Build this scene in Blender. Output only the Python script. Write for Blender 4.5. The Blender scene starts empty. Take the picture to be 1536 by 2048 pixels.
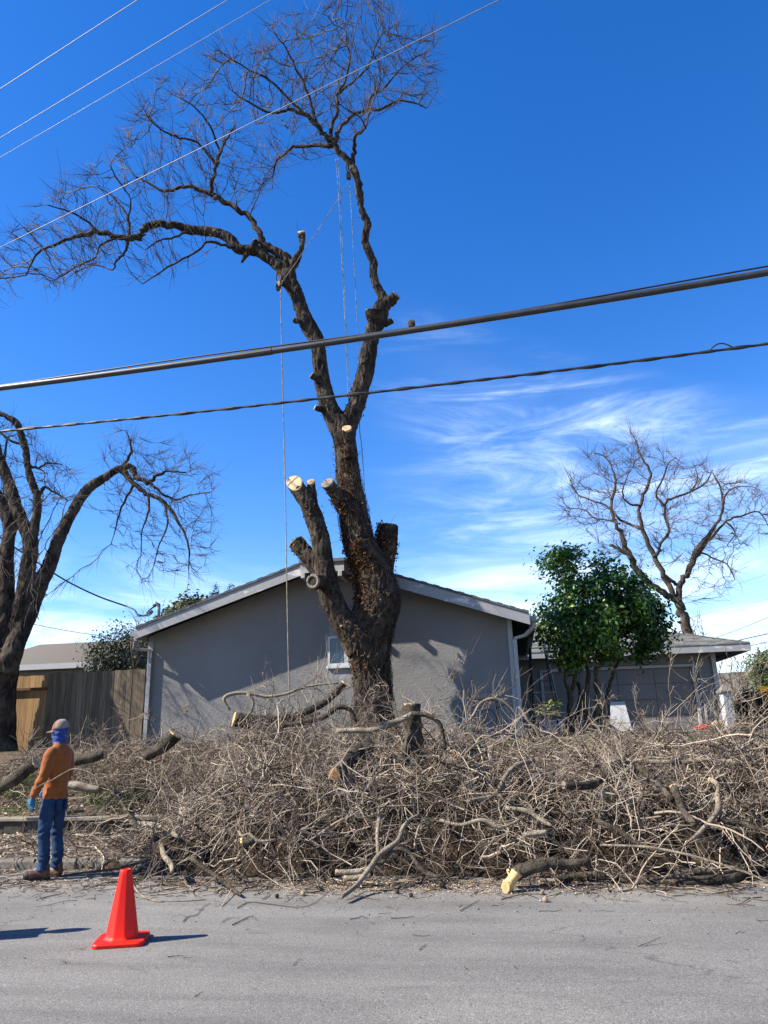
import bpy, bmesh, math, random
import numpy as np
from mathutils import Vector, Matrix, noise as mnoise

random.seed(11)
rng = np.random.default_rng(11)
scene = bpy.context.scene
COL = scene.collection

# ------------------------------------------------------------------ camera, sky, sun, exposure
FPX, PITCH, ROLL, EYE = 1500.0, math.radians(16.5), math.radians(1.6), 1.6      # focal length in photograph pixels (1536 x 2048), upward pitch, slight roll, eye height
cam_data = bpy.data.cameras.new('camera')
cam_data.sensor_fit = 'VERTICAL'
cam_data.sensor_height = 36.0
cam_data.lens = 36.0 * FPX / 2048.0
cam_data.clip_start = 0.05
cam_data.clip_end = 3000.0
cam = bpy.data.objects.new('camera', cam_data)
cam.location = (0, 0, EYE)
cam.rotation_euler = (Matrix.Rotation(math.radians(90) + PITCH, 3, 'X') @ Matrix.Rotation(-ROLL, 3, 'Z')).to_euler()
COL.objects.link(cam)
scene.camera = cam

SUN_EL = math.radians(40.0)
SUN_DIR = Vector((math.cos(SUN_EL) * math.cos(math.radians(11.5)), math.cos(SUN_EL) * math.sin(math.radians(11.5)), -math.sin(SUN_EL)))  # the way the light travels
sun_data = bpy.data.lights.new('sun', 'SUN')
sun_data.energy = 5.0
sun_data.angle = math.radians(0.53)
sun_data.color = (1.0, 0.93, 0.83)
sun = bpy.data.objects.new('sun', sun_data)
sun.rotation_euler = SUN_DIR.to_track_quat('-Z', 'Y').to_euler()
sun.location = (-20, 0, 30)
COL.objects.link(sun)

world = bpy.data.worlds.new('World')
scene.world = world
world.use_nodes = True
wn, wl = world.node_tree.nodes, world.node_tree.links
wn.clear()
def WN(t, **kw):
    n = wn.new(t)
    for k, v in kw.items():
        setattr(n, k, v)
    return n
def wmath(op, a, b=None, c=None):
    n = WN('ShaderNodeMath', operation=op)
    for i, s in enumerate((a, b, c)):
        if s is None: continue
        if isinstance(s, (int, float)): n.inputs[i].default_value = s
        else: wl.new(s, n.inputs[i])
    return n.outputs[0]
def wramp(x, a, b):
    n = WN('ShaderNodeMapRange', interpolation_type='SMOOTHSTEP')
    wl.new(x, n.inputs['Value']); n.inputs['From Min'].default_value = a; n.inputs['From Max'].default_value = b
    return n.outputs[0]
sky = WN('ShaderNodeTexSky', sky_type='NISHITA')
sky.sun_disc = False
sky.sun_elevation = SUN_EL
sky.sun_rotation = math.atan2(-SUN_DIR.x, -SUN_DIR.y)
sky.air_density, sky.dust_density, sky.ozone_density = 1.0, 0.1, 3.0
hsv = WN('ShaderNodeHueSaturation')
hsv.inputs['Hue'].default_value = 0.513
hsv.inputs['Saturation'].default_value = 1.355
hsv.inputs['Value'].default_value = 1.0
wl.new(sky.outputs[0], hsv.inputs['Color'])
tc = WN('ShaderNodeTexCoord')
sep = WN('ShaderNodeSeparateXYZ'); wl.new(tc.outputs['Generated'], sep.inputs[0])
DEG = 180 / math.pi
az = wmath('MULTIPLY', wmath('ARCTAN2', sep.outputs[0], sep.outputs[1]), DEG)          # bearing from the view's middle, to the right
el = wmath('MULTIPLY', wmath('ARCSINE', sep.outputs[2]), DEG)                           # height above the horizon
comb = WN('ShaderNodeCombineXYZ'); wl.new(az, comb.inputs[0]); wl.new(el, comb.inputs[1])
def cloud_noise(rot, scale, sc, detail, dist, loc=(0, 0, 0), rough=0.62):
    mp = WN('ShaderNodeMapping'); mp.inputs['Rotation'].default_value = (0, 0, math.radians(rot)); mp.inputs['Scale'].default_value = scale; mp.inputs['Location'].default_value = loc
    wl.new(comb.outputs[0], mp.inputs[0])
    n = WN('ShaderNodeTexNoise'); n.inputs['Scale'].default_value = sc; n.inputs['Detail'].default_value = detail; n.inputs['Roughness'].default_value = rough; n.inputs['Distortion'].default_value = dist
    wl.new(mp.outputs[0], n.inputs['Vector']); return n.outputs[0]
wisp = wramp(cloud_noise(27, (0.16, 0.9, 1), 0.40, 11.0, 0.8, (1.35, 0.6, 0), 0.66), 0.40, 0.76)      # streaks of cirrus sloping down to the right
fluff = wramp(cloud_noise(24, (0.4, 1.2, 1), 0.10, 5.0, 0.4, (2.6, 2.9, 0), 0.55), 0.32, 0.62)
line = wmath('ADD', el, wmath('MULTIPLY', wmath('SUBTRACT', az, 5.5), 0.42))                   # the upper edge of the sheet slopes with the streaks
bank = wmath('MULTIPLY', wramp(az, -3.0, 16.0), wmath('MULTIPLY', wramp(line, 32.5, 26.0), wramp(el, -1.0, 4.0)))
low = wmath('MULTIPLY', wmath('MULTIPLY', wramp(el, 15.0, 5.0), wramp(el, -1.0, 2.0)), wramp(cloud_noise(6, (0.35, 1.6, 1), 0.16, 8.0, 0.5, (7.3, 1.2, 0)), 0.40, 0.66))
dens = wmath('ADD', wmath('MULTIPLY', bank, wmath('ADD', wmath('MULTIPLY', wmath('MULTIPLY', wisp, fluff), 0.78), wmath('MULTIPLY', fluff, 0.07))), wmath('MULTIPLY', low, 0.7))
dens = wmath('MINIMUM', wmath('ADD', dens, wmath('MULTIPLY', wmath('MULTIPLY', wramp(az, 14.0, 34.0), wramp(el, 24.0, 6.0)), 0.24)), 0.80)
mixc = WN('ShaderNodeMix', data_type='RGBA')
wl.new(dens, mixc.inputs['Factor']); wl.new(hsv.outputs[0], mixc.inputs['A'])
mixc.inputs['B'].default_value = (6.4, 7.4, 8.2, 1)
bg = WN('ShaderNodeBackground'); bg.inputs['Strength'].default_value = 0.093
wl.new(mixc.outputs['Result'], bg.inputs['Color'])
wo = WN('ShaderNodeOutputWorld'); wl.new(bg.outputs[0], wo.inputs[0])

vs = scene.view_settings
vs.view_transform = 'Standard'; vs.look = 'None'; vs.exposure = 1.45; vs.gamma = 1.0; vs.use_curve_mapping = False
scene.cycles.max_bounces = 6
scene.cycles.transparent_max_bounces = 8

# ------------------------------------------------------------------ helpers
CP, SP = math.cos(PITCH), math.sin(PITCH)
def ray(px, py):
    u, v = px - 768.0, 1024.0 - py
    u, v = u * math.cos(ROLL) + v * math.sin(ROLL), v * math.cos(ROLL) - u * math.sin(ROLL)
    y = FPX * CP - v * SP; z = FPX * SP + v * CP
    return u / y, z / y            # dx and dz for one metre of y
def P(px, py, Y):
    a, b = ray(px, py)
    return np.array([a * Y, Y, EYE + b * Y])
def mpp(px, py, Y):                # metres for one photograph pixel at that depth
    v = 1024.0 - py
    return Y / (FPX * CP - v * SP)

def mesh_np(name, V, quads=None, tris=None, smooth=True):
    me = bpy.data.meshes.new(name)
    V = np.asarray(V, dtype=np.float32).reshape(-1, 3)
    me.vertices.add(len(V)); me.vertices.foreach_set('co', V.ravel())
    parts, starts, n = [], [], 0
    if quads is not None and len(quads):
        q = np.asarray(quads, dtype=np.int32).reshape(-1, 4); parts.append(q.ravel()); starts.append(np.arange(len(q)) * 4); n = len(q) * 4
    if tris is not None and len(tris):
        t = np.asarray(tris, dtype=np.int32).reshape(-1, 3); parts.append(t.ravel()); starts.append(n + np.arange(len(t)) * 3)
    L = np.concatenate(parts); S = np.concatenate(starts).astype(np.int32)
    me.loops.add(len(L)); me.loops.foreach_set('vertex_index', L)
    me.polygons.add(len(S)); me.polygons.foreach_set('loop_start', S)
    if smooth: me.polygons.foreach_set('use_smooth', np.ones(len(S), dtype=bool))
    me.update(calc_edges=True); me.validate()
    return me
def link(name, me, mat=None, parent=None, loc=(0, 0, 0)):
    o = bpy.data.objects.new(name, me); COL.objects.link(o)
    if mat is not None and me is not None and not me.materials: me.materials.append(mat)
    o.location = loc
    if parent is not None: o.parent = parent
    return o
def tag(o, label=None, cat=None, group=None, kind=None):
    if label: o['label'] = label
    if cat: o['category'] = cat
    if group: o['group'] = group
    if kind: o['kind'] = kind
    return o
def empty(name, loc, rz=0.0):
    o = bpy.data.objects.new(name, None); COL.objects.link(o); o.location = loc; o.rotation_euler = (0, 0, rz); o.empty_display_size = 0.2
    return o
def pymesh(name, V, F, smooth=False):
    me = bpy.data.meshes.new(name); me.from_pydata([tuple(map(float, v)) for v in V], [], F); me.update()
    if smooth: me.polygons.foreach_set('use_smooth', np.ones(len(me.polygons), dtype=bool))
    return me
class MB:                          # collects boxes, prisms, tubes for ONE mesh
    def __init__(s): s.V, s.F = [], []
    def add(s, V, F):
        n = len(s.V); s.V += [tuple(map(float, v)) for v in V]; s.F += [tuple(i + n for i in f) for f in F]; return s
    def box(s, x0, x1, y0, y1, z0, z1, M=None):
        V = [(x, y, z) for z in (z0, z1) for y in (y0, y1) for x in (x0, x1)]
        if M is not None: V = [tuple(M @ Vector(v)) for v in V]
        return s.add(V, [(0, 2, 3, 1), (4, 5, 7, 6), (0, 1, 5, 4), (2, 6, 7, 3), (0, 4, 6, 2), (1, 3, 7, 5)])
    def prism(s, poly, d):         # poly: list of 3-D points, d: extrusion vector
        n = len(poly); d = np.array(d, float); A = [np.array(p, float) for p in poly]
        return s.add(A + [p + d for p in A], [tuple(range(n - 1, -1, -1)), tuple(range(n, 2 * n))] + [(i, (i + 1) % n, n + (i + 1) % n, n + i) for i in range(n)])
    def bar(s, a, b, w, h, up=(0, 0, 1)):   # straight bar of section w x h from a to b
        a, b = Vector(a), Vector(b); t = (b - a).normalized(); sd = t.cross(Vector(up))
        if sd.length < 1e-4: sd = t.cross(Vector((0, 1, 0)))
        sd.normalize(); u = sd.cross(t).normalized(); V = []
        for p in (a, b):
            for i, j in ((-1, -1), (1, -1), (1, 1), (-1, 1)): V.append(p + sd * (i * w / 2) + u * (j * h / 2))
        return s.add(V, [(3, 2, 1, 0), (4, 5, 6, 7), (0, 1, 5, 4), (1, 2, 6, 5), (2, 3, 7, 6), (3, 0, 4, 7)])
    def tube(s, pts, rad, S=10, caps=True):
        V, F = tube_one(pts, rad, S, caps); return s.add(V, F)
    def build(s, name, mat, parent=None, loc=(0, 0, 0), smooth=False, bevel=0.0):
        loc = np.array(loc, float)
        me = pymesh(name, [np.array(v) - loc for v in s.V] if parent is None else s.V, s.F, smooth)
        o = link(name, me, mat, parent, loc if parent is None else (0, 0, 0))
        if bevel: 
            m = o.modifiers.new('bevel', 'BEVEL'); m.width = bevel; m.segments = 2; m.limit_method = 'ANGLE'
        return o
def tube_one(pts, rad, S=10, caps=True, lump=0.0):
    pts = np.asarray(pts, float); rad = np.asarray(rad, float) * np.ones(len(pts)); n = len(pts)
    T = np.gradient(pts, axis=0); T /= np.linalg.norm(T, axis=1)[:, None] + 1e-9
    a = np.cross(T[0], [0.31, 0.2, 0.93]); 
    if np.linalg.norm(a) < 0.1: a = np.cross(T[0], [0.9, 0.2, 0.1])
    a /= np.linalg.norm(a); V = []; ang = np.arange(S) * 2 * math.pi / S
    for i in range(n):
        a = a - T[i] * a.dot(T[i]); a /= np.linalg.norm(a); b = np.cross(T[i], a)
        r = rad[i] * (1 + (lump * (random.random() - 0.5) if lump else 0))
        V.append(pts[i] + r * (np.cos(ang)[:, None] * a + np.sin(ang)[:, None] * b))
    V = np.concatenate(V)
    F = [(i * S + j, i * S + (j + 1) % S, (i + 1) * S + (j + 1) % S, (i + 1) * S + j) for i in range(n - 1) for j in range(S)]
    if caps: F += [tuple(range(S - 1, -1, -1)), tuple(range((n - 1) * S, n * S))]
    return V, F
def catmull(pts, k=5):
    pts = np.asarray(pts, float)
    if len(pts) < 3: 
        t = np.linspace(0, 1, k + 1)[:, None]; return pts[0] * (1 - t) + pts[1] * t
    A = np.vstack([2 * pts[0] - pts[1], pts, 2 * pts[-1] - pts[-2]]); out = []
    for i in range(1, len(A) - 2):
        for t in np.arange(k) / k:
            out.append(0.5 * (2 * A[i] + (A[i + 1] - A[i - 1]) * t + (2 * A[i - 1] - 5 * A[i] + 4 * A[i + 1] - A[i + 2]) * t * t + (3 * A[i] - A[i - 1] - 3 * A[i + 1] + A[i + 2]) * t ** 3))
    out.append(pts[-1]); return np.array(out)
def tubes_batch(PT, R, S=3):       # many tubes with the same number of rings: PT (M,K,3), R (M,K)
    M, K, _ = PT.shape
    T = np.gradient(PT, axis=1); T /= np.linalg.norm(T, axis=2, keepdims=True) + 1e-9
    ref = rng.normal(size=(M, 1, 3)); A = np.cross(T, ref); A /= np.linalg.norm(A, axis=2, keepdims=True) + 1e-9
    B = np.cross(T, A); ang = np.arange(S) * 2 * math.pi / S
    V = PT[:, :, None, :] + R[:, :, None, None] * (np.cos(ang)[None, None, :, None] * A[:, :, None, :] + np.sin(ang)[None, None, :, None] * B[:, :, None, :])
    base = (np.arange(M) * K * S)[:, None, None] + (np.arange(K - 1) * S)[None, :, None]
    j = np.arange(S)[None, None, :]; j2 = (j + 1) % S
    Q = np.stack([base + j, base + j2, base + S + j2, base + S + j], axis=-1).reshape(-1, 4)
    return V.reshape(-1, 3), Q
def set_tone(me, vals):
    at = me.attributes.new('tone', 'FLOAT', 'POINT'); at.data.foreach_set('value', np.asarray(vals, dtype=np.float32))
def remeshed(name, pieces, voxel, smooth_iter=3, fn=None):   # union of closed shapes as one continuous surface
    mb = MB()
    for V, F in pieces: mb.add(V, F)
    me = pymesh(name + '_raw', mb.V, mb.F); o = link(name + '_raw', me)
    m = o.modifiers.new('r', 'REMESH'); m.mode = 'VOXEL'; m.voxel_size = voxel
    if smooth_iter: s = o.modifiers.new('s', 'SMOOTH'); s.iterations = smooth_iter; s.factor = 0.5
    dg = bpy.context.evaluated_depsgraph_get(); dg.update()
    out = bpy.data.meshes.new_from_object(o.evaluated_get(dg))
    bpy.data.objects.remove(o); bpy.data.meshes.remove(me); out.name = name
    if fn is not None:
        n = len(out.vertices); co = np.empty(n * 3, np.float32); out.vertices.foreach_get('co', co); nm = np.empty(n * 3, np.float32); out.vertices.foreach_get('normal', nm)
        co = co.reshape(-1, 3); nm = nm.reshape(-1, 3); d = np.array([fn(c, q) for c, q in zip(co, nm)], np.float32)
        out.vertices.foreach_set('co', (co + nm * d[:, None]).ravel())
    out.polygons.foreach_set('use_smooth', np.ones(len(out.polygons), dtype=bool)); out.update()
    return out
def shift_mesh(me, loc):
    me.transform(Matrix.Translation(-Vector(loc))); return me

# ------------------------------------------------------------------ materials (all procedural)
def MAT(name, rough=0.8, spec=0.3):
    m = bpy.data.materials.new(name); m.use_nodes = True; nt = m.node_tree; b = nt.nodes['Principled BSDF']
    b.inputs['Roughness'].default_value = rough; b.inputs['Specular IOR Level'].default_value = spec
    return m, nt, b
def N(nt, t, **kw):
    n = nt.nodes.new(t)
    for k, v in kw.items(): setattr(n, k, v)
    return n
def coords(nt, scale=(1, 1, 1), out='Object', rot=(0, 0, 0)):
    t = N(nt, 'ShaderNodeTexCoord'); mp = N(nt, 'ShaderNodeMapping'); mp.inputs['Scale'].default_value = scale; mp.inputs['Rotation'].default_value = rot
    nt.links.new(t.outputs[out], mp.inputs[0]); return mp.outputs[0]
def tnoise(nt, vec, sc, detail=4, rough=0.55, dist=0.0):
    n = N(nt, 'ShaderNodeTexNoise'); n.inputs['Scale'].default_value = sc; n.inputs['Detail'].default_value = detail; n.inputs['Roughness'].default_value = rough; n.inputs['Distortion'].default_value = dist
    nt.links.new(vec, n.inputs['Vector']); return n.outputs[0]
def ramp(nt, x, stops):
    r = N(nt, 'ShaderNodeValToRGB'); e = r.color_ramp.elements
    while len(e) < len(stops): e.new(0.5)
    for k, (p, c) in enumerate(stops): e[k].position = p; e[k].color = (*c, 1) if len(c) == 3 else c
    nt.links.new(x, r.inputs[0]); return r.outputs[0]
def mixrgb(nt, f, a, b, mode='MIX'):
    n = N(nt, 'ShaderNodeMix', data_type='RGBA', blend_type=mode)
    for s, k in ((f, 'Factor'), (a, 'A'), (b, 'B')):
        if isinstance(s, (int, float)): n.inputs[k].default_value = s
        elif isinstance(s, tuple): n.inputs[k].default_value = (*s, 1)
        else: nt.links.new(s, n.inputs[k])
    return n.outputs['Result']
def bump(nt, b, h, strength=0.5, dist=0.02, prev=None):
    n = N(nt, 'ShaderNodeBump'); n.inputs['Strength'].default_value = strength; n.inputs['Distance'].default_value = dist
    nt.links.new(h, n.inputs['Height'])
    if prev is not None: nt.links.new(prev, n.inputs['Normal'])
    nt.links.new(n.outputs[0], b.inputs['Normal']); return n.outputs[0]
def simple(name, c1, c2, sc=6.0, rough=0.8, spec=0.3, bs=0.3, bd=0.01, scale=(1, 1, 1), detail=5, metallic=0.0, per_object=0.0):
    m, nt, b = MAT(name, rough, spec); v = coords(nt, scale)
    n = tnoise(nt, v, sc, detail); c = ramp(nt, n, [(0.3, c1), (0.7, c2)])
    if per_object:
        oi = N(nt, 'ShaderNodeObjectInfo'); g = N(nt, 'ShaderNodeMapRange'); g.inputs['To Min'].default_value = 1 - per_object; g.inputs['To Max'].default_value = 1 + per_object
        nt.links.new(oi.outputs['Random'], g.inputs[0]); cc = N(nt, 'ShaderNodeCombineColor')
        for i in range(3): nt.links.new(g.outputs[0], cc.inputs[i])
        c = mixrgb(nt, 1.0, c, cc.outputs[0], 'MULTIPLY')
    nt.links.new(c, b.inputs['Base Color']); b.inputs['Metallic'].default_value = metallic
    if bs: bump(nt, b, tnoise(nt, v, sc * 4, 6), bs, bd)
    return m

def bark_mat(name, dark, mid, light, sc=1.0, stretch=0.22):
    m, nt, b = MAT(name, 0.92, 0.12)
    v = coords(nt, (sc, sc, sc * stretch)); v2 = coords(nt, (sc, sc, sc))
    n1 = tnoise(nt, v, 22.0, 7, 0.65, 0.6); n2 = tnoise(nt, v2, 3.0, 5, 0.6); n3 = tnoise(nt, v2, 9.0, 4)
    c = ramp(nt, n1, [(0.30, dark), (0.52, mid), (0.75, light)])
    c = mixrgb(nt, ramp(nt, n2, [(0.45, (0, 0, 0)), (0.75, (1, 1, 1))]), c, light)
    c = mixrgb(nt, ramp(nt, n3, [(0.60, (0, 0, 0)), (0.80, (0.6, 0.6, 0.6))]), c, (mid[0] * 0.95, mid[1] * 1.06, mid[2] * 0.8))
    nt.links.new(c, b.inputs['Base Color'])
    p = bump(nt, b, n1, 1.0, 0.05); bump(nt, b, tnoise(nt, v2, 60, 5), 0.5, 0.008, p)
    return m
M = {}
M['bark'] = bark_mat('bark_walnut', (0.007, 0.005, 0.004), (0.030, 0.023, 0.018), (0.115, 0.092, 0.068))
M['bark_far'] = bark_mat('bark_grey_brown', (0.03, 0.023, 0.018), (0.085, 0.066, 0.05), (0.17, 0.14, 0.11), 0.7)
M['bark_log'] = bark_mat('bark_cut_limb', (0.018, 0.014, 0.010), (0.075, 0.06, 0.044), (0.24, 0.20, 0.15), 1.6, 1.0)
M['bark_pale'] = bark_mat('bark_pale_branch', (0.10, 0.08, 0.058), (0.25, 0.205, 0.15), (0.48, 0.41, 0.31), 2.2, 1.0)
def twig_mat(name, stops):
    m, nt, b = MAT(name, 0.8, 0.25)
    at = N(nt, 'ShaderNodeAttribute', attribute_name='tone'); c = ramp(nt, at.outputs['Fac'], stops)
    n = tnoise(nt, coords(nt), 30.0, 3); c = mixrgb(nt, n, c, mixrgb(nt, 1.0, c, (0.55, 0.5, 0.45), 'MULTIPLY'))
    nt.links.new(c, b.inputs['Base Color']); return m
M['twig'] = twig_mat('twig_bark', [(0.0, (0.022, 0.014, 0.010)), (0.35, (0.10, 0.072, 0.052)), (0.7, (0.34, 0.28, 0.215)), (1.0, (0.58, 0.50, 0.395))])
M['twig_crown'] = twig_mat('crown_twig_bark', [(0.0, (0.03, 0.022, 0.017)), (0.5, (0.085, 0.066, 0.055)), (1.0, (0.26, 0.22, 0.19))])
M['twig_far'] = twig_mat('far_twig_bark', [(0.0, (0.07, 0.05, 0.035)), (0.5, (0.15, 0.11, 0.08)), (1.0, (0.28, 0.22, 0.17))])
def cut_mat(name, heart, sap, rim):
    m, nt, b = MAT(name, 0.75, 0.2); t = N(nt, 'ShaderNodeTexCoord')
    ln = N(nt, 'ShaderNodeVectorMath', operation='LENGTH'); nt.links.new(t.outputs['Object'], ln.inputs[0])
    n = tnoise(nt, t.outputs['Object'], 14.0, 5); s = N(nt, 'ShaderNodeMath', operation='MULTIPLY_ADD'); nt.links.new(n, s.inputs[0]); s.inputs[1].default_value = 0.05; nt.links.new(ln.outputs['Value'], s.inputs[2])
    c = ramp(nt, s.outputs[0], [(0.02, heart), (0.09, sap), (0.25, rim)])
    w = N(nt, 'ShaderNodeMath', operation='SINE'); k = N(nt, 'ShaderNodeMath', operation='MULTIPLY'); nt.links.new(s.outputs[0], k.inputs[0]); k.inputs[1].default_value = 420.0; nt.links.new(k.outputs[0], w.inputs[0])
    c = mixrgb(nt, ramp(nt, w.outputs[0], [(0.3, (0, 0, 0)), (1.0, (0.28, 0.28, 0.28))]), c, (heart[0] * 0.75, heart[1] * 0.7, heart[2] * 0.6))
    nt.links.new(c, b.inputs['Base Color']); bump(nt, b, tnoise(nt, t.outputs['Object'], 90, 3), 0.4, 0.004)
    return m
M['cut'] = cut_mat('sawn_wood', (0.50, 0.31, 0.15), (0.68, 0.50, 0.29), (0.62, 0.44, 0.25))
M['cut_red'] = cut_mat('sawn_wood_reddish', (0.42, 0.20, 0.08), (0.55, 0.33, 0.17), (0.50, 0.33, 0.19))
M['cut_yellow'] = cut_mat('sawn_wood_yellow', (0.62, 0.36, 0.13), (0.78, 0.53, 0.22), (0.74, 0.52, 0.24))
M['cut_old'] = cut_mat('weathered_sawn_wood', (0.20, 0.15, 0.10), (0.30, 0.25, 0.19), (0.34, 0.30, 0.24))

def asphalt():
    m, nt, b = MAT('asphalt', 0.86, 0.3); v = coords(nt)
    big = tnoise(nt, v, 0.35, 4); mid = tnoise(nt, coords(nt, (0.35, 2.2, 1)), 1.1, 6, 0.6, 0.5); fine = tnoise(nt, v, 95.0, 3, 0.7); vo = N(nt, 'ShaderNodeTexVoronoi'); vo.inputs['Scale'].default_value = 120.0; nt.links.new(v, vo.inputs['Vector'])
    c = ramp(nt, fine, [(0.30, (0.105, 0.099, 0.089)), (0.5, (0.222, 0.21, 0.19)), (0.72, (0.385, 0.366, 0.33))])
    st = N(nt, 'ShaderNodeSeparateColor'); nt.links.new(vo.outputs['Color'], st.inputs[0])
    c = mixrgb(nt, ramp(nt, st.outputs[0], [(0.86, (0, 0, 0)), (0.97, (0.75, 0.75, 0.75))]), c, (0.42, 0.42, 0.41))
    c = mixrgb(nt, ramp(nt, st.outputs[1], [(0.84, (0, 0, 0)), (0.97, (0.7, 0.7, 0.7))]), c, (0.05, 0.05, 0.053))
    c = mixrgb(nt, 1.0, c, ramp(nt, big, [(0.3, (0.80, 0.80, 0.80)), (0.7, (1.12, 1.12, 1.11))]), 'MULTIPLY')
    c = mixrgb(nt, 1.0, c, ramp(nt, mid, [(0.32, (0.78, 0.78, 0.79)), (0.58, (1.05, 1.05, 1.05))]), 'MULTIPLY')
    # dust and sawdust along the gutter, a stain with its own ragged shape
    t = N(nt, 'ShaderNodeTexCoord'); sp_ = N(nt, 'ShaderNodeSeparateXYZ'); nt.links.new(t.outputs['Object'], sp_.inputs[0])
    mr = N(nt, 'ShaderNodeMapRange'); mr.inputs['From Min'].default_value = 8.0; mr.inputs['From Max'].default_value = 9.6; nt.links.new(sp_.outputs[1], mr.inputs[0])
    du = N(nt, 'ShaderNodeMath', operation='MULTIPLY'); nt.links.new(mr.outputs[0], du.inputs[0]); nt.links.new(ramp(nt, tnoise(nt, v, 2.2, 6, 0.65), [(0.40, (0, 0, 0)), (0.68, (1, 1, 1))]), du.inputs[1])
    c = mixrgb(nt, du.outputs[0], c, mixrgb(nt, fine, (0.25, 0.21, 0.15), (0.55, 0.47, 0.35)))
    # hairline cracks
    cv = N(nt, 'ShaderNodeTexVoronoi', feature='DISTANCE_TO_EDGE'); cv.inputs['Scale'].default_value = 0.42
    wv = N(nt, 'ShaderNodeVectorMath', operation='ADD'); nn = N(nt, 'ShaderNodeTexNoise'); nn.inputs['Scale'].default_value = 2.4; nn.inputs['Detail'].default_value = 6; cvv = coords(nt, (0.55, 2.0, 1)); nt.links.new(cvv, nn.inputs['Vector'])
    sc_ = N(nt, 'ShaderNodeVectorMath', operation='SCALE'); nt.links.new(nn.outputs['Color'], sc_.inputs[0]); sc_.inputs['Scale'].default_value = 0.5; nt.links.new(cvv, wv.inputs[0]); nt.links.new(sc_.outputs[0], wv.inputs[1]); nt.links.new(wv.outputs[0], cv.inputs['Vector'])
    cr = N(nt, 'ShaderNodeMath', operation='MULTIPLY'); nt.links.new(ramp(nt, cv.outputs['Distance'], [(0.0, (1, 1, 1)), (0.007, (0, 0, 0))]), cr.inputs[0]); nt.links.new(ramp(nt, tnoise(nt, v, 0.9, 3), [(0.50, (0, 0, 0)), (0.60, (0.6, 0.6, 0.6))]), cr.inputs[1])
    c = mixrgb(nt, cr.outputs[0], c, (0.035, 0.035, 0.036))
    nt.links.new(c, b.inputs['Base Color'])
    bump(nt, b, fine, 0.55, 0.006)
    return m
M['asphalt'] = asphalt()
M['concrete'] = simple('weathered_concrete', (0.13, 0.115, 0.095), (0.30, 0.275, 0.235), 5.0, 0.9, 0.2, 0.4, 0.006)
M['litter_ground'] = None
def lawn_mat():
    m, nt, b = MAT('lawn_and_leaf_litter', 0.95, 0.1); v = coords(nt)
    g = tnoise(nt, v, 0.9, 5, 0.6); f = tnoise(nt, v, 26.0, 6, 0.7); f2 = tnoise(nt, v, 70.0, 3, 0.7)
    lit = ramp(nt, f, [(0.28, (0.035, 0.024, 0.016)), (0.5, (0.14, 0.10, 0.068)), (0.72, (0.36, 0.29, 0.21))])
    gr = ramp(nt, f2, [(0.3, (0.02, 0.035, 0.008)), (0.7, (0.10, 0.15, 0.03))])
    c = mixrgb(nt, ramp(nt, g, [(0.50, (0, 0, 0)), (0.64, (0.85, 0.85, 0.85))]), lit, gr)
    nt.links.new(c, b.inputs['Base Color']); bump(nt, b, f, 0.8, 0.04); return m
M['lawn'] = lawn_mat()
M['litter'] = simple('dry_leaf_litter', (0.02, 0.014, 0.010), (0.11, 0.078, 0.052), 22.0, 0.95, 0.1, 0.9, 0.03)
def stucco():
    m, nt, b = MAT('grey_stucco', 0.93, 0.15); v = coords(nt)
    a = tnoise(nt, v, 0.8, 4); f = tnoise(nt, v, 38.0, 6, 0.65); tr = tnoise(nt, coords(nt, (1, 1, 1.8)), 9.0, 5, 0.6, 1.2)
    c = ramp(nt, a, [(0.3, (0.255, 0.246, 0.235)), (0.7, (0.308, 0.299, 0.286))])
    c = mixrgb(nt, 1.0, c, ramp(nt, f, [(0.3, (0.86, 0.86, 0.86)), (0.7, (1.1, 1.1, 1.1))]), 'MULTIPLY')
    # a scrubbed pale patch of new plaster round the window
    t = N(nt, 'ShaderNodeTexCoord'); d = N(nt, 'ShaderNodeVectorMath', operation='SUBTRACT'); nt.links.new(t.outputs['Object'], d.inputs[0]); d.inputs[1].default_value = (WIN_X + 0.05, -0.05, WIN_Z - 0.05)
    s = N(nt, 'ShaderNodeVectorMath', operation='MULTIPLY'); nt.links.new(d.outputs[0], s.inputs[0]); s.inputs[1].default_value = (1.35, 1.0, 1.0)
    ab = N(nt, 'ShaderNodeVectorMath', operation='ABSOLUTE'); nt.links.new(s.outputs[0], ab.inputs[0]); sx = N(nt, 'ShaderNodeSeparateXYZ'); nt.links.new(ab.outputs[0], sx.inputs[0])
    mx = N(nt, 'ShaderNodeMath', operation='MAXIMUM'); nt.links.new(sx.outputs[0], mx.inputs[0]); nt.links.new(sx.outputs[2], mx.inputs[1])
    ad = N(nt, 'ShaderNodeMath', operation='MULTIPLY_ADD'); nt.links.new(tnoise(nt, coords(nt, (4, 1, 1)), 3.0, 6, 0.7), ad.inputs[0]); ad.inputs[1].default_value = 0.5; nt.links.new(mx.outputs[0], ad.inputs[2])
    c = mixrgb(nt, ramp(nt, ad.outputs[0], [(0.78, (0.62, 0.62, 0.62)), (0.92, (0, 0, 0))]), c, (0.46, 0.46, 0.455))
    nt.links.new(c, b.inputs['Base Color'])
    p = bump(nt, b, tr, 0.5, 0.022); bump(nt, b, f, 0.45, 0.006, p)
    return m
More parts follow.
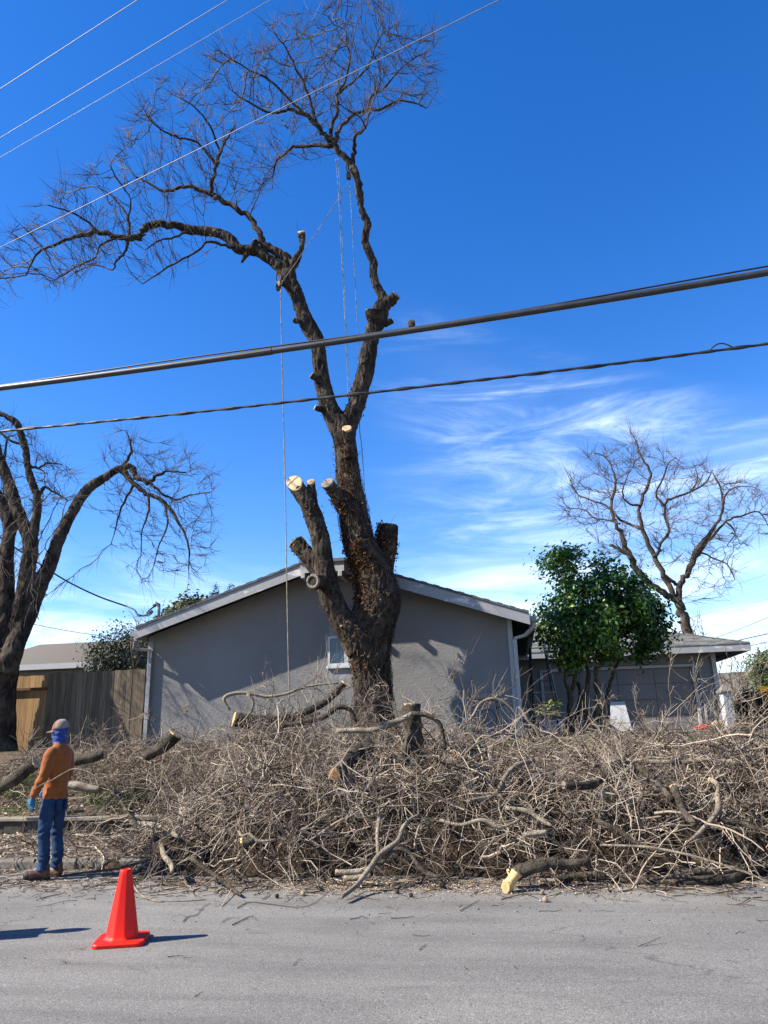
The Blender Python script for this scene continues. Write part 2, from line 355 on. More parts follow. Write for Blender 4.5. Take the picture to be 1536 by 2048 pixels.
def worn_paint(name, base, worn, lo=0.5, hi=0.56, sc=1.3, rough=0.6):
    m, nt, b = MAT(name, rough, 0.3); n = tnoise(nt, coords(nt, (1, 1, 2.5)), sc, 7, 0.62, 0.3); f = tnoise(nt, coords(nt), 24, 4)
    c = mixrgb(nt, ramp(nt, n, [(lo, (0, 0, 0)), (hi, (1, 1, 1))]), base, worn)
    c = mixrgb(nt, 1.0, c, ramp(nt, f, [(0.3, (0.85, 0.85, 0.85)), (0.7, (1.08, 1.08, 1.08))]), 'MULTIPLY')
    nt.links.new(c, b.inputs['Base Color']); bump(nt, b, f, 0.25, 0.004); return m
M['fascia'] = worn_paint('fascia_grey_paint', (0.29, 0.29, 0.29), (0.56, 0.54, 0.51), 0.56, 0.62)
M['trim'] = worn_paint('pale_trim_paint', (0.52, 0.52, 0.51), (0.42, 0.41, 0.39), 0.55, 0.7)
M['gutter'] = worn_paint('grey_gutter_paint', (0.33, 0.335, 0.34), (0.45, 0.45, 0.44), 0.55, 0.7)
M['garage'] = worn_paint('taupe_garage_paint', (0.24, 0.222, 0.205), (0.275, 0.257, 0.238), 0.45, 0.7, 0.9, 0.75)
M['soffit'] = simple('dark_soffit_boards', (0.06, 0.055, 0.05), (0.12, 0.11, 0.10), 5.0)
def shingle_mat(name, a, b2):
    m, nt, b = MAT(name, 0.95, 0.12); oi = N(nt, 'ShaderNodeAttribute', attribute_name='tone')
    c = ramp(nt, oi.outputs['Fac'], [(0.0, a), (1.0, b2)]); f = tnoise(nt, coords(nt), 60, 4, 0.7)
    c = mixrgb(nt, 1.0, c, ramp(nt, f, [(0.3, (0.7, 0.7, 0.7)), (0.7, (1.2, 1.2, 1.2))]), 'MULTIPLY')
    nt.links.new(c, b.inputs['Base Color']); bump(nt, b, f, 0.5, 0.006); return m
M['shingle'] = shingle_mat('green_grey_shingle', (0.11, 0.115, 0.11), (0.25, 0.255, 0.24))
M['shingle_brown'] = shingle_mat('brown_grey_shingle', (0.15, 0.13, 0.11), (0.27, 0.24, 0.20))
M['white_frame'] = simple('white_vinyl', (0.62, 0.64, 0.66), (0.74, 0.75, 0.76), 3.0, 0.4, 0.4, 0.1, 0.002)
def glass_mat():
    m, nt, b = MAT('window_glass', 0.06, 0.6); b.inputs['Base Color'].default_value = (0.012, 0.03, 0.065, 1); bump(nt, b, tnoise(nt, coords(nt), 1.4, 2), 0.05, 0.02); return m
M['glass'] = glass_mat()
def wood_mat(name, c1, c2, c3, po=0.22):
    m, nt, b = MAT(name, 0.85, 0.15); v = coords(nt, (9, 9, 0.55)); oi = N(nt, 'ShaderNodeObjectInfo')
    ad = N(nt, 'ShaderNodeVectorMath', operation='ADD'); nt.links.new(v, ad.inputs[0]); cx = N(nt, 'ShaderNodeCombineXYZ'); mu = N(nt, 'ShaderNodeMath', operation='MULTIPLY'); nt.links.new(oi.outputs['Random'], mu.inputs[0]); mu.inputs[1].default_value = 40; nt.links.new(mu.outputs[0], cx.inputs[2]); nt.links.new(cx.outputs[0], ad.inputs[1])
    n = tnoise(nt, ad.outputs[0], 1.6, 6, 0.6, 1.5); c = ramp(nt, n, [(0.3, c1), (0.52, c2), (0.75, c3)])
    g = N(nt, 'ShaderNodeMapRange'); g.inputs['To Min'].default_value = 1 - po; g.inputs['To Max'].default_value = 1 + po; nt.links.new(oi.outputs['Random'], g.inputs[0]); cc = N(nt, 'ShaderNodeCombineColor')
    for i in range(3): nt.links.new(g.outputs[0], cc.inputs[i])
    c = mixrgb(nt, 1.0, c, cc.outputs[0], 'MULTIPLY'); nt.links.new(c, b.inputs['Base Color']); bump(nt, b, n, 0.3, 0.006); return m
M['fence'] = wood_mat('weathered_cedar', (0.10, 0.076, 0.05), (0.19, 0.147, 0.10), (0.30, 0.24, 0.165))
M['fence_new'] = wood_mat('warm_cedar', (0.28, 0.165, 0.075), (0.42, 0.26, 0.125), (0.52, 0.34, 0.17), 0.14)
M['rail'] = simple('rust_brown_rail', (0.12, 0.05, 0.025), (0.20, 0.09, 0.045), 8.0)
def leaf_mat(name, stops, rough=0.35, spec=0.5, trans=0.25):
    m, nt, b = MAT(name, rough, spec); at = N(nt, 'ShaderNodeAttribute', attribute_name='tone'); c = ramp(nt, at.outputs['Fac'], stops); nt.links.new(c, b.inputs['Base Color'])
    t = N(nt, 'ShaderNodeBsdfTranslucent'); nt.links.new(mixrgb(nt, 1.0, c, (1.3, 1.5, 0.5), 'MULTIPLY'), t.inputs['Color'])
    mx = N(nt, 'ShaderNodeMixShader'); mx.inputs[0].default_value = trans; nt.links.new(b.outputs[0], mx.inputs[1]); nt.links.new(t.outputs[0], mx.inputs[2])
    out = [n for n in nt.nodes if n.type == 'OUTPUT_MATERIAL'][0]; nt.links.new(mx.outputs[0], out.inputs[0]); return m
M['citrus'] = leaf_mat('citrus_leaf', [(0.0, (0.006, 0.022, 0.005)), (0.45, (0.034, 0.088, 0.008)), (0.85, (0.105, 0.20, 0.02)), (1.0, (0.30, 0.36, 0.07))], 0.40, 0.35, 0.2)
M['shrub'] = leaf_mat('dark_shrub_leaf', [(0.0, (0.008, 0.014, 0.006)), (0.7, (0.03, 0.045, 0.018)), (1.0, (0.08, 0.10, 0.045))], 0.55, 0.22, 0.1)
M['olive'] = leaf_mat('olive_green_leaf', [(0.0, (0.02, 0.025, 0.008)), (0.6, (0.08, 0.09, 0.02)), (1.0, (0.20, 0.19, 0.05))], 0.6, 0.3, 0.15)
M['cypress'] = leaf_mat('cypress_leaf', [(0.0, (0.005, 0.01, 0.004)), (1.0, (0.025, 0.04, 0.014))], 0.8, 0.1, 0.05)
M['palm'] = leaf_mat('yellow_green_leaf', [(0.0, (0.03, 0.06, 0.012)), (0.7, (0.13, 0.19, 0.04)), (1.0, (0.30, 0.34, 0.09))], 0.5, 0.4, 0.2)
M['dry'] = leaf_mat('dry_ivy_leaf', [(0.0, (0.03, 0.014, 0.007)), (0.5, (0.12, 0.05, 0.02)), (0.85, (0.28, 0.13, 0.05)), (1.0, (0.44, 0.30, 0.17))], 0.8, 0.15, 0.15)
M['chip'] = leaf_mat('wood_chip', [(0.0, (0.14, 0.09, 0.05)), (0.5, (0.42, 0.31, 0.19)), (1.0, (0.66, 0.54, 0.38))], 0.85, 0.1, 0.0)
M['grass'] = leaf_mat('grass_blade', [(0.0, (0.02, 0.05, 0.008)), (0.7, (0.07, 0.14, 0.02)), (1.0, (0.22, 0.26, 0.07))], 0.6, 0.2, 0.25)
M['cone'] = simple('orange_red_pvc', (0.78, 0.010, 0.002), (0.84, 0.016, 0.003), 4.0, 0.5, 0.25, 0.08, 0.002)
M['cable'] = simple('grey_cable_jacket', (0.028, 0.03, 0.032), (0.055, 0.058, 0.06), 5.0, 0.45, 0.5, 0.1, 0.003)
M['cable_black'] = simple('black_cable_jacket', (0.012, 0.012, 0.013), (0.03, 0.03, 0.032), 5.0, 0.5, 0.5, 0.1, 0.003)
M['wire'] = simple('aluminium_wire', (0.22, 0.23, 0.24), (0.30, 0.31, 0.32), 5.0, 0.5, 0.3, 0.0)
M['wire_dull'] = simple('dull_wire', (0.14, 0.15, 0.16), (0.2, 0.21, 0.22), 5.0, 0.5, 0.4, 0.0)
def rope_mat(name, a, b2):
    m, nt, b = MAT(name, 0.8, 0.2); w = N(nt, 'ShaderNodeTexNoise'); w.inputs['Scale'].default_value = 9.0; w.inputs['Detail'].default_value = 3; nt.links.new(coords(nt, (6, 6, 1)), w.inputs['Vector'])
    c = ramp(nt, w.outputs[0], [(0.42, a), (0.58, b2)]); nt.links.new(c, b.inputs['Base Color']); return m
M['rope_blue'] = rope_mat('blue_white_rope', (0.06, 0.15, 0.24), (0.30, 0.38, 0.42))
M['rope_tan'] = rope_mat('tan_white_rope', (0.24, 0.21, 0.14), (0.42, 0.39, 0.32))
M['steel'] = simple('worn_steel', (0.25, 0.25, 0.26), (0.4, 0.4, 0.41), 10.0, 0.4, 0.5, 0.1, 0.002, metallic=0.8)
M['black'] = simple('black_rubber', (0.012, 0.012, 0.012), (0.03, 0.03, 0.03), 10.0, 0.7, 0.3, 0.2, 0.003)
M['blue_metal'] = simple('dark_blue_ladder_rail', (0.03, 0.045, 0.07), (0.07, 0.09, 0.12), 6.0, 0.5, 0.4, 0.1, 0.003)
M['white_board'] = simple('white_sheet_board', (0.55, 0.56, 0.58), (0.68, 0.69, 0.70), 4.0, 0.6, 0.3, 0.1, 0.003)

# ------------------------------------------------------------------ the lie of the land
HA = math.radians(-9.3); HO = np.array([2.8, 17.07]); HZ = 1.45; HW = 8.73     # house: corner nearest the garage, turn, floor level, gable width
HE = np.array([math.cos(HA), math.sin(HA)]); HB = np.array([-math.sin(HA), math.cos(HA)])
def to_world(x, y, z=0.0): q = HO + HE * x + HB * y; return np.array([q[0], q[1], HZ + z])
def HL(px, py, b):                 # where the sight line through a pixel meets the plane at depth b of the house frame
    a, c = ray(px, py); d = np.array([a, 1.0]); t = (b + HO @ HB) / (d @ HB); w = d * t - HO
    return w @ HE, EYE + c * t - HZ
WIN_X, WIN_Z = HL(693, 1301, 0.0)
M['stucco'] = stucco()
KERB_Y, WALK_Y, WALL_Y = 9.97, 10.14, 12.25       # distances measured square to the street
def across(x, y): return np.asarray(x, float) * HB[0] + np.asarray(y, float) * HB[1]
def along(x, y): return np.asarray(x, float) * HE[0] + np.asarray(y, float) * HE[1]
def from_street(t, s): t, s = np.asarray(t, float), np.asarray(s, float); return t * HE[0] + s * HB[0], t * HE[1] + s * HB[1]
def gz(x, y):
    return gs(across(x, y))
def gs(y):
    t = np.clip((y - 12.4) / (16.3 - 12.4), 0, 1); lawn = 0.40 + (HZ - 0.40) * (0.65 * t + 0.35 * t * t * (3 - 2 * t))
    return np.where(y < KERB_Y, 0.0, np.where(y < 12.38, 0.13 + 0.02 * (y - WALK_Y), lawn))
def grid_sheet(name, xs, ys, zf, mat):
    X, Y = np.meshgrid(xs, ys); V = np.stack([X, Y, zf(X, Y)], -1).reshape(-1, 3); nx, ny = len(xs), len(ys)
    i = (np.arange(ny - 1)[:, None] * nx + np.arange(nx - 1)[None, :]).ravel()
    o = link(name, mesh_np(name, V, np.stack([i, i + 1, i + nx + 1, i + nx], -1)), mat); o.rotation_euler = (0, 0, HA); return o
def spread_axis(lo, hi, a, b, step):
    return np.concatenate([-np.geomspace(-lo, -a + 1, 9) if lo < a - 1 else [], np.arange(a, b, step), np.geomspace(max(b, 0.5), hi, 10)])
xs = np.concatenate([[-500, -200, -90, -45, -28], np.arange(-20, 20.1, 0.25), [28, 45, 90, 200, 500]])
ys = np.concatenate([np.arange(12.4, 22.1, 0.25), [25, 30, 40, 60, 100, 200, 500]])
def lump(x, y, a, s):
    return np.vectorize(lambda p, q: a * mnoise.noise((p * s, q * s, 3.3)))(x, y)
tag(grid_sheet('lawn', xs, ys, lambda X, Y: gs(Y) + np.where((abs(X) < 20) & (Y < 15.5) & (Y > 12.6), lump(X, Y, 0.035, 1.7), 0), M['lawn']), kind='structure')
tag(grid_sheet('road', np.array([-500, -100, -30, -10, 0, 10, 30, 100, 500]), np.array([-7.0, -2, 2, 6, KERB_Y]), lambda X, Y: 0 * X, M['asphalt']), kind='structure')
tag(grid_sheet('verge', np.array([-500, -20, 20, 500]), np.array([-500, -60, -7.0, 12.4]), lambda X, Y: 0 * X - 0.03, M['lawn']), kind='structure')
tag(grid_sheet('pavement', np.array([-500, -60, -20, -8, 0, 8, 20, 60, 500]), np.array([KERB_Y + 0.15, 11.2, WALL_Y + 0.1]), lambda X, Y: 0.128 + 0.02 * (Y - WALK_Y), M['concrete']), kind='structure')
kerb = empty('kerb', (HB[0] * KERB_Y, HB[1] * KERB_Y, 0), HA); tag(kerb, kind='structure')
x = -24.0; k = 0
while x < 22:
    L = 1.9 + 0.35 * random.random()
    dz = (random.random() - 0.5) * 0.025; dy = (random.random() - 0.5) * 0.03
    mb = MB(); s = 0.035
    mb.prism([(x + 0.008, dy, -0.05), (x + 0.008, dy, 0.10 + dz), (x + 0.008, dy + s, 0.135 + dz), (x + 0.008, 0.16, 0.135 + dz), (x + 0.008, 0.16, -0.05)], (L - 0.016, 0, 0))
    mb.build('kerbstone', M['concrete'], kerb, bevel=0.008); x += L
# low block wall with a concrete coping between pavement and lawn
M['block'] = simple('rough_brown_block', (0.055, 0.045, 0.037), (0.16, 0.135, 0.11), 11.0, 0.95, 0.1, 0.9, 0.02, per_object=0.25)
M['coping'] = simple('pale_coping', (0.20, 0.165, 0.12), (0.40, 0.34, 0.26), 5.0, 0.9, 0.2, 0.4, 0.006)
rw = empty('garden_wall', (HB[0] * WALL_Y, HB[1] * WALL_Y, 0.13), HA); tag(rw, 'low rough block wall with pale coping behind the pavement', 'wall')
proto = None
for row in range(1):
    x = -16.0
    while x < 12:
        L = 0.40; o = MB().box(-L / 2 + 0.006, L / 2 - 0.006, 0, 0.2, 0.0, 0.235).build('block', M['block'], rw, bevel=0.012) if proto is None else link('block', proto.data, None, rw)
        if proto is None: proto = o
        else:
            bm_ = o.modifiers.new('bevel', 'BEVEL'); bm_.width = 0.012; bm_.segments = 2
        o.location = (x, random.uniform(-0.015, 0.015), 0.0); x += L
x = -16.0
while x < 12:
    L = 1.2; MB().box(x + 0.005, x + L - 0.005, -0.05, 0.26, 0.238, 0.30 + random.uniform(-0.008, 0.008)).build('coping_stone', M['coping'], rw, bevel=0.012); x += L

# ------------------------------------------------------------------ the grey gabled house
house = empty('house', (HO[0], HO[1], HZ), HA)
tag(house, 'low grey stucco house with a broad gable end and a garage wing', 'house')
PL = 2.62; RISE = 1.45; OV = 0.58; EV = 0.4; RX = -HW / 2 + 0.15; EVS = {-1: 0.08, 1: 0.42}; HWS = {-1: HW + RX, 1: -RX}
def roofz(x): return PL + RISE - abs(x - RX) * RISE / HWS[-1 if x < RX else 1]
# gable wing walls
mb = MB(); mb.prism([(-HW, 0, -0.3), (0, 0, -0.3), (0, 0, PL), (RX, 0, PL + RISE), (-HW, 0, PL)], (0, 0.2, 0)); gw = mb.build('gable_wall', M['stucco'], house)
MB().box(-0.2, 0, 0.2, 9, -0.3, PL).build('side_wall', M['stucco'], house)
MB().box(-HW, -HW + 0.2, 0.2, 16, -0.3, PL).build('side_wall', M['stucco'], house)
MB().box(-HW + 0.2, -0.2, 15.8, 16, -0.3, PL).build('rear_wall', M['stucco'], house)
CAPW = 0.5
for s in (-1, 1):                  # two roof slopes, cut off at the flat cap
    xa, xb = RX + s * CAPW, RX + s * (HWS[s] + EVS[s])
    za, zb = roofz(xa) + 0.10, roofz(xb) + 0.10
    rf = MB().prism([(xa, -OV, za), (xb, -OV, zb), (xb, -OV, zb + 0.045), (xa, -OV, za + 0.045)][::s], (0, 16 + 2 * OV, 0)).build('roof_slope', M['shingle'], house)
    set_tone(rf.data, [0.3] * len(rf.data.vertices))
    MB().prism([(xa, -OV + 0.06, za - 0.03), (xb, -OV + 0.06, zb - 0.03), (xb, -OV + 0.06, zb - 0.002), (xa, -OV + 0.06, za - 0.002)][::s], (0, 16, 0)).build('soffit', M['soffit'], house)
    MB().prism([(xa, -OV - 0.045, za + 0.02 - 0.26), (xb, -OV - 0.045, zb + 0.02 - 0.24), (xb, -OV - 0.045, zb + 0.02), (xa, -OV - 0.045, za + 0.02)][::s], (0, 0.045, 0)).build('rake_board', M['fascia'], house)
    ed = MB()                       # rough butt edge of the shingles along the rake
    n = 30
    for i in range(n):
        t0, t1 = i / n, (i + 0.97) / n; x0, x1 = xa + (xb - xa) * t0, xa + (xb - xa) * t1; z0, z1 = za + (zb - za) * t0, za + (zb - za) * t1; h = 0.05 + 0.012 * (i % 2)
        ed.prism([(x0, -OV - 0.07, z0 + 0.022), (x1, -OV - 0.07, z1 + 0.022), (x1, -OV - 0.07, z1 + 0.022 + h), (x0, -OV - 0.07, z0 + 0.022 + h)][::s], (0, 0.3, 0))
    eo = ed.build('shingle_edge', M['shingle'], house); set_tone(eo.data, np.repeat(rng.random(n) * 0.5, 8)); tag(eo, kind='stuff')
    # eave fascia, gutter and its end
    xe = RX + s * (HWS[s] + EVS[s])
    MB().box(min(xe, xe + s * 0.03), max(xe, xe + s * 0.03), -OV, 8 if s > 0 else 16, roofz(xe) - 0.12, roofz(xe) + 0.09).build('eave_board', M['fascia'], house)
    xg = xe + s * 0.035
    MB().prism([(xg, -OV + 0.02, roofz(xe) + 0.08), (xg + s * 0.13, -OV + 0.02, roofz(xe) + 0.08), (xg + s * 0.10, -OV + 0.02, roofz(xe) - 0.04), (xg, -OV + 0.02, roofz(xe) - 0.05)][::-s], (0, 7.6 if s > 0 else 15, 0)).build('gutter', M['gutter'], house)
zc = roofz(RX + CAPW) + 0.10
cap = MB().box(RX - CAPW - 0.05, RX + CAPW + 0.05, -OV - 0.16, 16, zc + 0.03, zc + 0.10).build('ridge_cap', M['shingle'], house); set_tone(cap.data, [0.9] * 8)
MB().box(RX - CAPW - 0.02, RX + CAPW + 0.02, -OV - 0.12, -OV - 0.05, zc - 0.20, zc + 0.028).build('cap_board', M['trim'], house)
for s in (-1, 1):
    MB().box(RX + s * (CAPW - 0.06) - 0.05, RX + s * (CAPW - 0.06) + 0.05, -OV - 0.20, 0.0, zc - 0.34, zc - 0.21).build('ridge_beam', M['trim'], house, bevel=0.01)
# corner posts / downspouts
for s, xc in ((1, 0.0), (-1, -HW)):
    MB().box(xc - 0.075 if s > 0 else xc - 0.03, xc + 0.03 if s > 0 else xc + 0.105, -0.03, -0.004, -0.3, PL - 0.02).build('corner_board', M['trim'] if s > 0 else M['gutter'], house)
    d = MB(); xg = RX + s * (HWS[s] + EVS[s] + 0.09); ztop = roofz(RX + s * (HWS[s] + EVS[s])) - 0.04
    xd = xc - s * 0.07 - (0.02 if s > 0 else 0)
    w, h = 0.085, 0.065
    pts = [(xg, -OV + 0.18, ztop), (xg, -OV + 0.18, ztop - 0.10), (xc + s * 0.30, -0.20, ztop - 0.26), (xd if s < 0 else xc + 0.07, -0.075, ztop - 0.30), (xd if s < 0 else xc + 0.07, -0.075, -0.25)]
    for a_, b_ in zip(pts[:-1], pts[1:]): d.bar(a_, b_, w, h)
    d.build('downspout', M['gutter'] if s < 0 else M['trim'], house, bevel=0.008)
# sliding window
win = MB().box(WIN_X - 0.44, WIN_X + 0.44, -0.03, 0.03, WIN_Z - 0.34, WIN_Z - 0.29).box(WIN_X - 0.44, WIN_X + 0.44, -0.03, 0.03, WIN_Z + 0.29, WIN_Z + 0.34).box(WIN_X - 0.44, WIN_X - 0.385, -0.028, 0.03, WIN_Z - 0.29, WIN_Z + 0.29).box(WIN_X + 0.385, WIN_X + 0.44, -0.028, 0.03, WIN_Z - 0.29, WIN_Z + 0.29).box(WIN_X - 0.045, WIN_X + 0.045, -0.026, 0.03, WIN_Z - 0.29, WIN_Z + 0.29).build('window', M['white_frame'], house, bevel=0.006)
MB().box(WIN_X - 0.385, WIN_X - 0.045, -0.008, -0.004, WIN_Z - 0.29, WIN_Z + 0.29).build('pane', M['glass'], win)
MB().box(WIN_X + 0.045, WIN_X + 0.385, -0.012, -0.008, WIN_Z - 0.29, WIN_Z + 0.29).build('pane', M['glass'], win)
MB().box(WIN_X - 0.47, WIN_X + 0.47, -0.06, 0.0, WIN_Z - 0.405, WIN_Z - 0.342).build('sill', M['white_frame'], win, bevel=0.006)
# garage wing
GY = 9.65; GX1 = HL(1424, 1330, GY)[0]; GE = 8.9; GXE = HL(1498, 1285, 8.9)[0]
DX0, DX1 = HL(1090, 1400, GY)[0], HL(1392, 1400, GY)[0]; DZ = 2.05
MB().box(-0.5, DX0 - 0.10, GY, GY + 0.2, -0.3, PL).build('garage_wall', M['stucco'], house)
MB().box(DX1 + 0.10, GX1, GY, GY + 0.2, -0.3, PL).build('garage_wall', M['stucco'], house)
MB().box(DX0 - 0.10, DX1 + 0.10, GY, GY + 0.2, DZ + 0.10, PL).build('garage_header', M['stucco'], house)
MB().box(GX1 - 0.2, GX1, GY + 0.2, 16, -0.3, PL).build('side_wall', M['stucco'], house)
fr = MB().box(DX0 - 0.10, DX0, GY - 0.05, GY + 0.1, -0.02, DZ).box(DX1, DX1 + 0.10, GY - 0.05, GY + 0.1, -0.02, DZ).box(DX0 - 0.10, DX1 + 0.10, GY - 0.052, GY + 0.1, DZ, DZ + 0.09).build('garage_door_frame', M['trim'], house, bevel=0.005)
gd = MB().box(DX0, DX1, GY + 0.09, GY + 0.12, 0, DZ).build('garage_door', M['garage'], house)
npn = 4
for r in range(4):
    for c in range(npn):
        x0 = DX0 + (DX1 - DX0) * c / npn; x1 = DX0 + (DX1 - DX0) * (c + 1) / npn; z0 = 0.01 + DZ * r / 4; z1 = DZ * (r + 1) / 4 - 0.01
        MB().box(x0 + 0.012, x1 - 0.012, GY + 0.065, GY + 0.089, z0, z1).build('panel', M['garage'], gd, bevel=0.006)
MB().box(GX1 - 0.02, GX1 + 0.12, GY - 0.10, GY - 0.005, -0.3, PL - 0.02).build('corner_board', M['trim'], house)
d = MB()
for a_, b_ in (((GX1 - 0.42, GY - 0.06, -0.2), (GX1 - 0.42, GY - 0.06, PL - 0.42)), ((GX1 - 0.42, GY - 0.06, PL - 0.42), (GX1 - 0.1, GY - 0.42, PL - 0.2))): d.bar(a_, b_, 0.07, 0.06)
d.build('downspout', M['gutter'], house, bevel=0.008)
# hipped garage roof with shingle courses
RY = GE + 4.6; rz = lambda y: PL + 0.06 + (y - GE) * 0.335; HXP = GXE - 4.6
MB().add([(-4.5, GE, rz(GE)), (GXE, GE, rz(GE)), (HXP, RY, rz(RY)), (-4.5, RY, rz(RY)), (GXE, RY + 4.6, rz(GE)), (-4.5, RY + 4.6, rz(GE))], [(0, 1, 2, 3), (1, 4, 2), (2, 4, 5, 3)]).build('roof_deck', M['soffit'], house)
MB().box(-0.4, GXE - 0.02, GE + 0.03, GY, PL - 0.06, PL - 0.03).build('soffit', M['soffit'], house)
MB().box(GX1, GXE - 0.02, GY, 16, PL - 0.06, PL - 0.03).build('soffit', M['soffit'], house)
MB().box(-0.4, GXE, GE - 0.03, GE, PL - 0.19, PL + 0.065).build('eave_board', M['fascia'], house)
MB().box(GXE, GXE + 0.03, GE - 0.03, 16, PL - 0.19, PL + 0.065).build('eave_board', M['fascia'], house)
V, Q, T = [], [], []; ex = 0.145; k = 0
y = GE - 0.05
while y < RY - 0.1:
    y1 = min(y + ex + 0.03, RY); xr = GXE + 0.04 - (max(y, GE) - GE); x = -2.6 - random.random() * 0.3
    while x < xr - 0.05:
        w = 0.24 + 0.1 * random.random(); x2 = min(x + w, xr); lift = 0.012 + 0.012 * random.random(); n = len(V)
        V += [(x, y, rz(y) + lift), (x2 - 0.006, y, rz(y) + lift), (x2 - 0.006, y1, rz(y1) + 0.004), (x, y1, rz(y1) + 0.004), (x, y, rz(y) - 0.004), (x2 - 0.006, y, rz(y) - 0.004)]
        Q += [(n, n + 1, n + 2, n + 3), (n + 4, n + 5, n + 1, n)]; t = random.random(); T += [t] * 6; x = x2
    y += ex
me = mesh_np('shingles', V, Q, smooth=False); set_tone(me, T); tag(link('shingles', me, M['shingle'], house), kind='stuff')
V, Q, T = [], [], []; n_h = 26
for i in range(n_h):               # hip cap tiles
    t0, t1 = i / n_h, (i + 1.15) / n_h
    for sx, sy in ((0, -1), (1, 0)):
        a0 = np.array([GXE + 0.03 - 4.6 * t0, GE - 0.03 + 4.6 * t0, rz(GE + 4.6 * t0) + 0.035]); a1 = np.array([GXE + 0.03 - 4.6 * min(t1, 1), GE - 0.03 + 4.6 * min(t1, 1), rz(GE + 4.6 * min(t1, 1)) + 0.02]); dd = np.array([-0.12 if sy else 0.0, 0 if sy else 0.12, -0.012]); n = len(V)
        V += [a0, a1, a1 + dd, a0 + dd]; Q.append((n, n + 1, n + 2, n + 3)); T += [random.random()] * 4
me = mesh_np('hip_cap', V, Q, smooth=False); set_tone(me, T); tag(link('hip_cap', me, M['shingle'], house), kind='stuff')
# weatherhead on the left slope
WX = HL(318, 1222, 0.25)[0]; WT = HL(318, 1207, 0.25)[1]; WR = roofz(WX) - 0.1; WY = 0.25
mb = MB(); mb.tube([(WX, WY, WR), (WX, WY, WT - 0.12), (WX - 0.015, WY, WT - 0.04), (WX - 0.09, WY, WT), (WX - 0.15, WY, WT - 0.07)], [0.035, 0.035, 0.05, 0.058, 0.045], 12)
mb.tube([(WX, WY, WR + 0.16), (WX, WY, WR + 0.24)], [0.08, 0.045], 12); wh = mb.build('service_mast', M['steel'], house, smooth=True)
for k in range(3):
    pts = catmull([(WX - 0.14, WY + 0.02 * k, WT - 0.06), (WX - 0.24 - 0.05 * k, WY, WT - 0.14 - 0.04 * k), (WX - 0.16, WY, WT - 0.2), (WX - 0.3 - 0.1 * k, WY, WT - 0.3), (WX - 0.6, WY, WT - 0.24)], 6)
    MB().tube(pts, 0.012, 6).build('drip_loop', M['cable_black'], wh, smooth=True)
MAST = to_world(WX - 0.58, WY, WT - 0.24)
# driveway slab
tag(MB().box(-0.3, 9.0, 3.6, GY - 0.005, -0.1, 0.008).build('driveway', M['concrete'], None), kind='structure')
dr = bpy.data.objects['driveway']; dr.location = (HO[0], HO[1], HZ); dr.rotation_euler = (0, 0, HA)

# ------------------------------------------------------------------ cedar fence and gate
fx0 = -HW - 0.14
fence = empty('fence', tuple(to_world(fx0, 0.12, -0.2)), HA); tag(fence, 'weathered brown cedar board fence joining the left corner of the house', 'fence')
gx1 = HL(92, 1400, 0.12)[0]; gx0 = HL(14, 1400, 0.12)[0]
ftop = HL(290, 1338, 0.12)[1] + 0.2
x = fx0
while x > gx1 + 0.05:
    w = 0.165 + random.uniform(-0.02, 0.025); h = ftop + random.uniform(-0.02, 0.015)
    if x - w < gx1: w = x - gx1
    o = MB().box(x - w + 0.004, x - 0.004, random.uniform(-0.004, 0.006), 0.022, -0.12, h).build('board', M['fence'], fence); o.location.x = -fx0; x -= w
for z in (0.25, ftop - 0.3):
    o = MB().box(gx1, fx0, 0.03, 0.07, z, z + 0.09).build('rail', M['fence'], fence); o.location.x = -fx0
gate = empty('gate', tuple(to_world((gx0 + gx1) / 2, 0.16, -0.18)), HA); tag(gate, 'warm brown board gate with a dark rail beside the leftmost tree trunk', 'gate')
gwid = gx1 - gx0; nb = 6; ghh = ftop - 0.06
for k in range(nb):
    MB().box(-gwid / 2 + gwid * k / nb + 0.004, -gwid / 2 + gwid * (k + 1) / nb - 0.004, 0, 0.022, 0.0, ghh + random.uniform(-0.01, 0.01)).build('board', M['fence_new'], gate)
MB().box(-gwid / 2, gwid / 2, -0.085, -0.004, ghh - 0.36, ghh - 0.30).build('rail', M['rail'], gate)
MB().box(-gwid / 2, gwid / 2, 0.024, 0.06, 0.15, 0.24).build('rail', M['fence'], gate)
lf = empty('fence', tuple(to_world(gx0 - 0.1, 0.12, -0.2)), HA); tag(lf, 'short run of cedar fence boards left of the gate behind the tree', 'fence')
for k in range(22):
    MB().box(-0.17 * (k + 1) + 0.004, -0.17 * k - 0.004, 0, 0.022, -0.1, ftop + random.uniform(-0.02, 0.015)).build('board', M['fence'], lf)

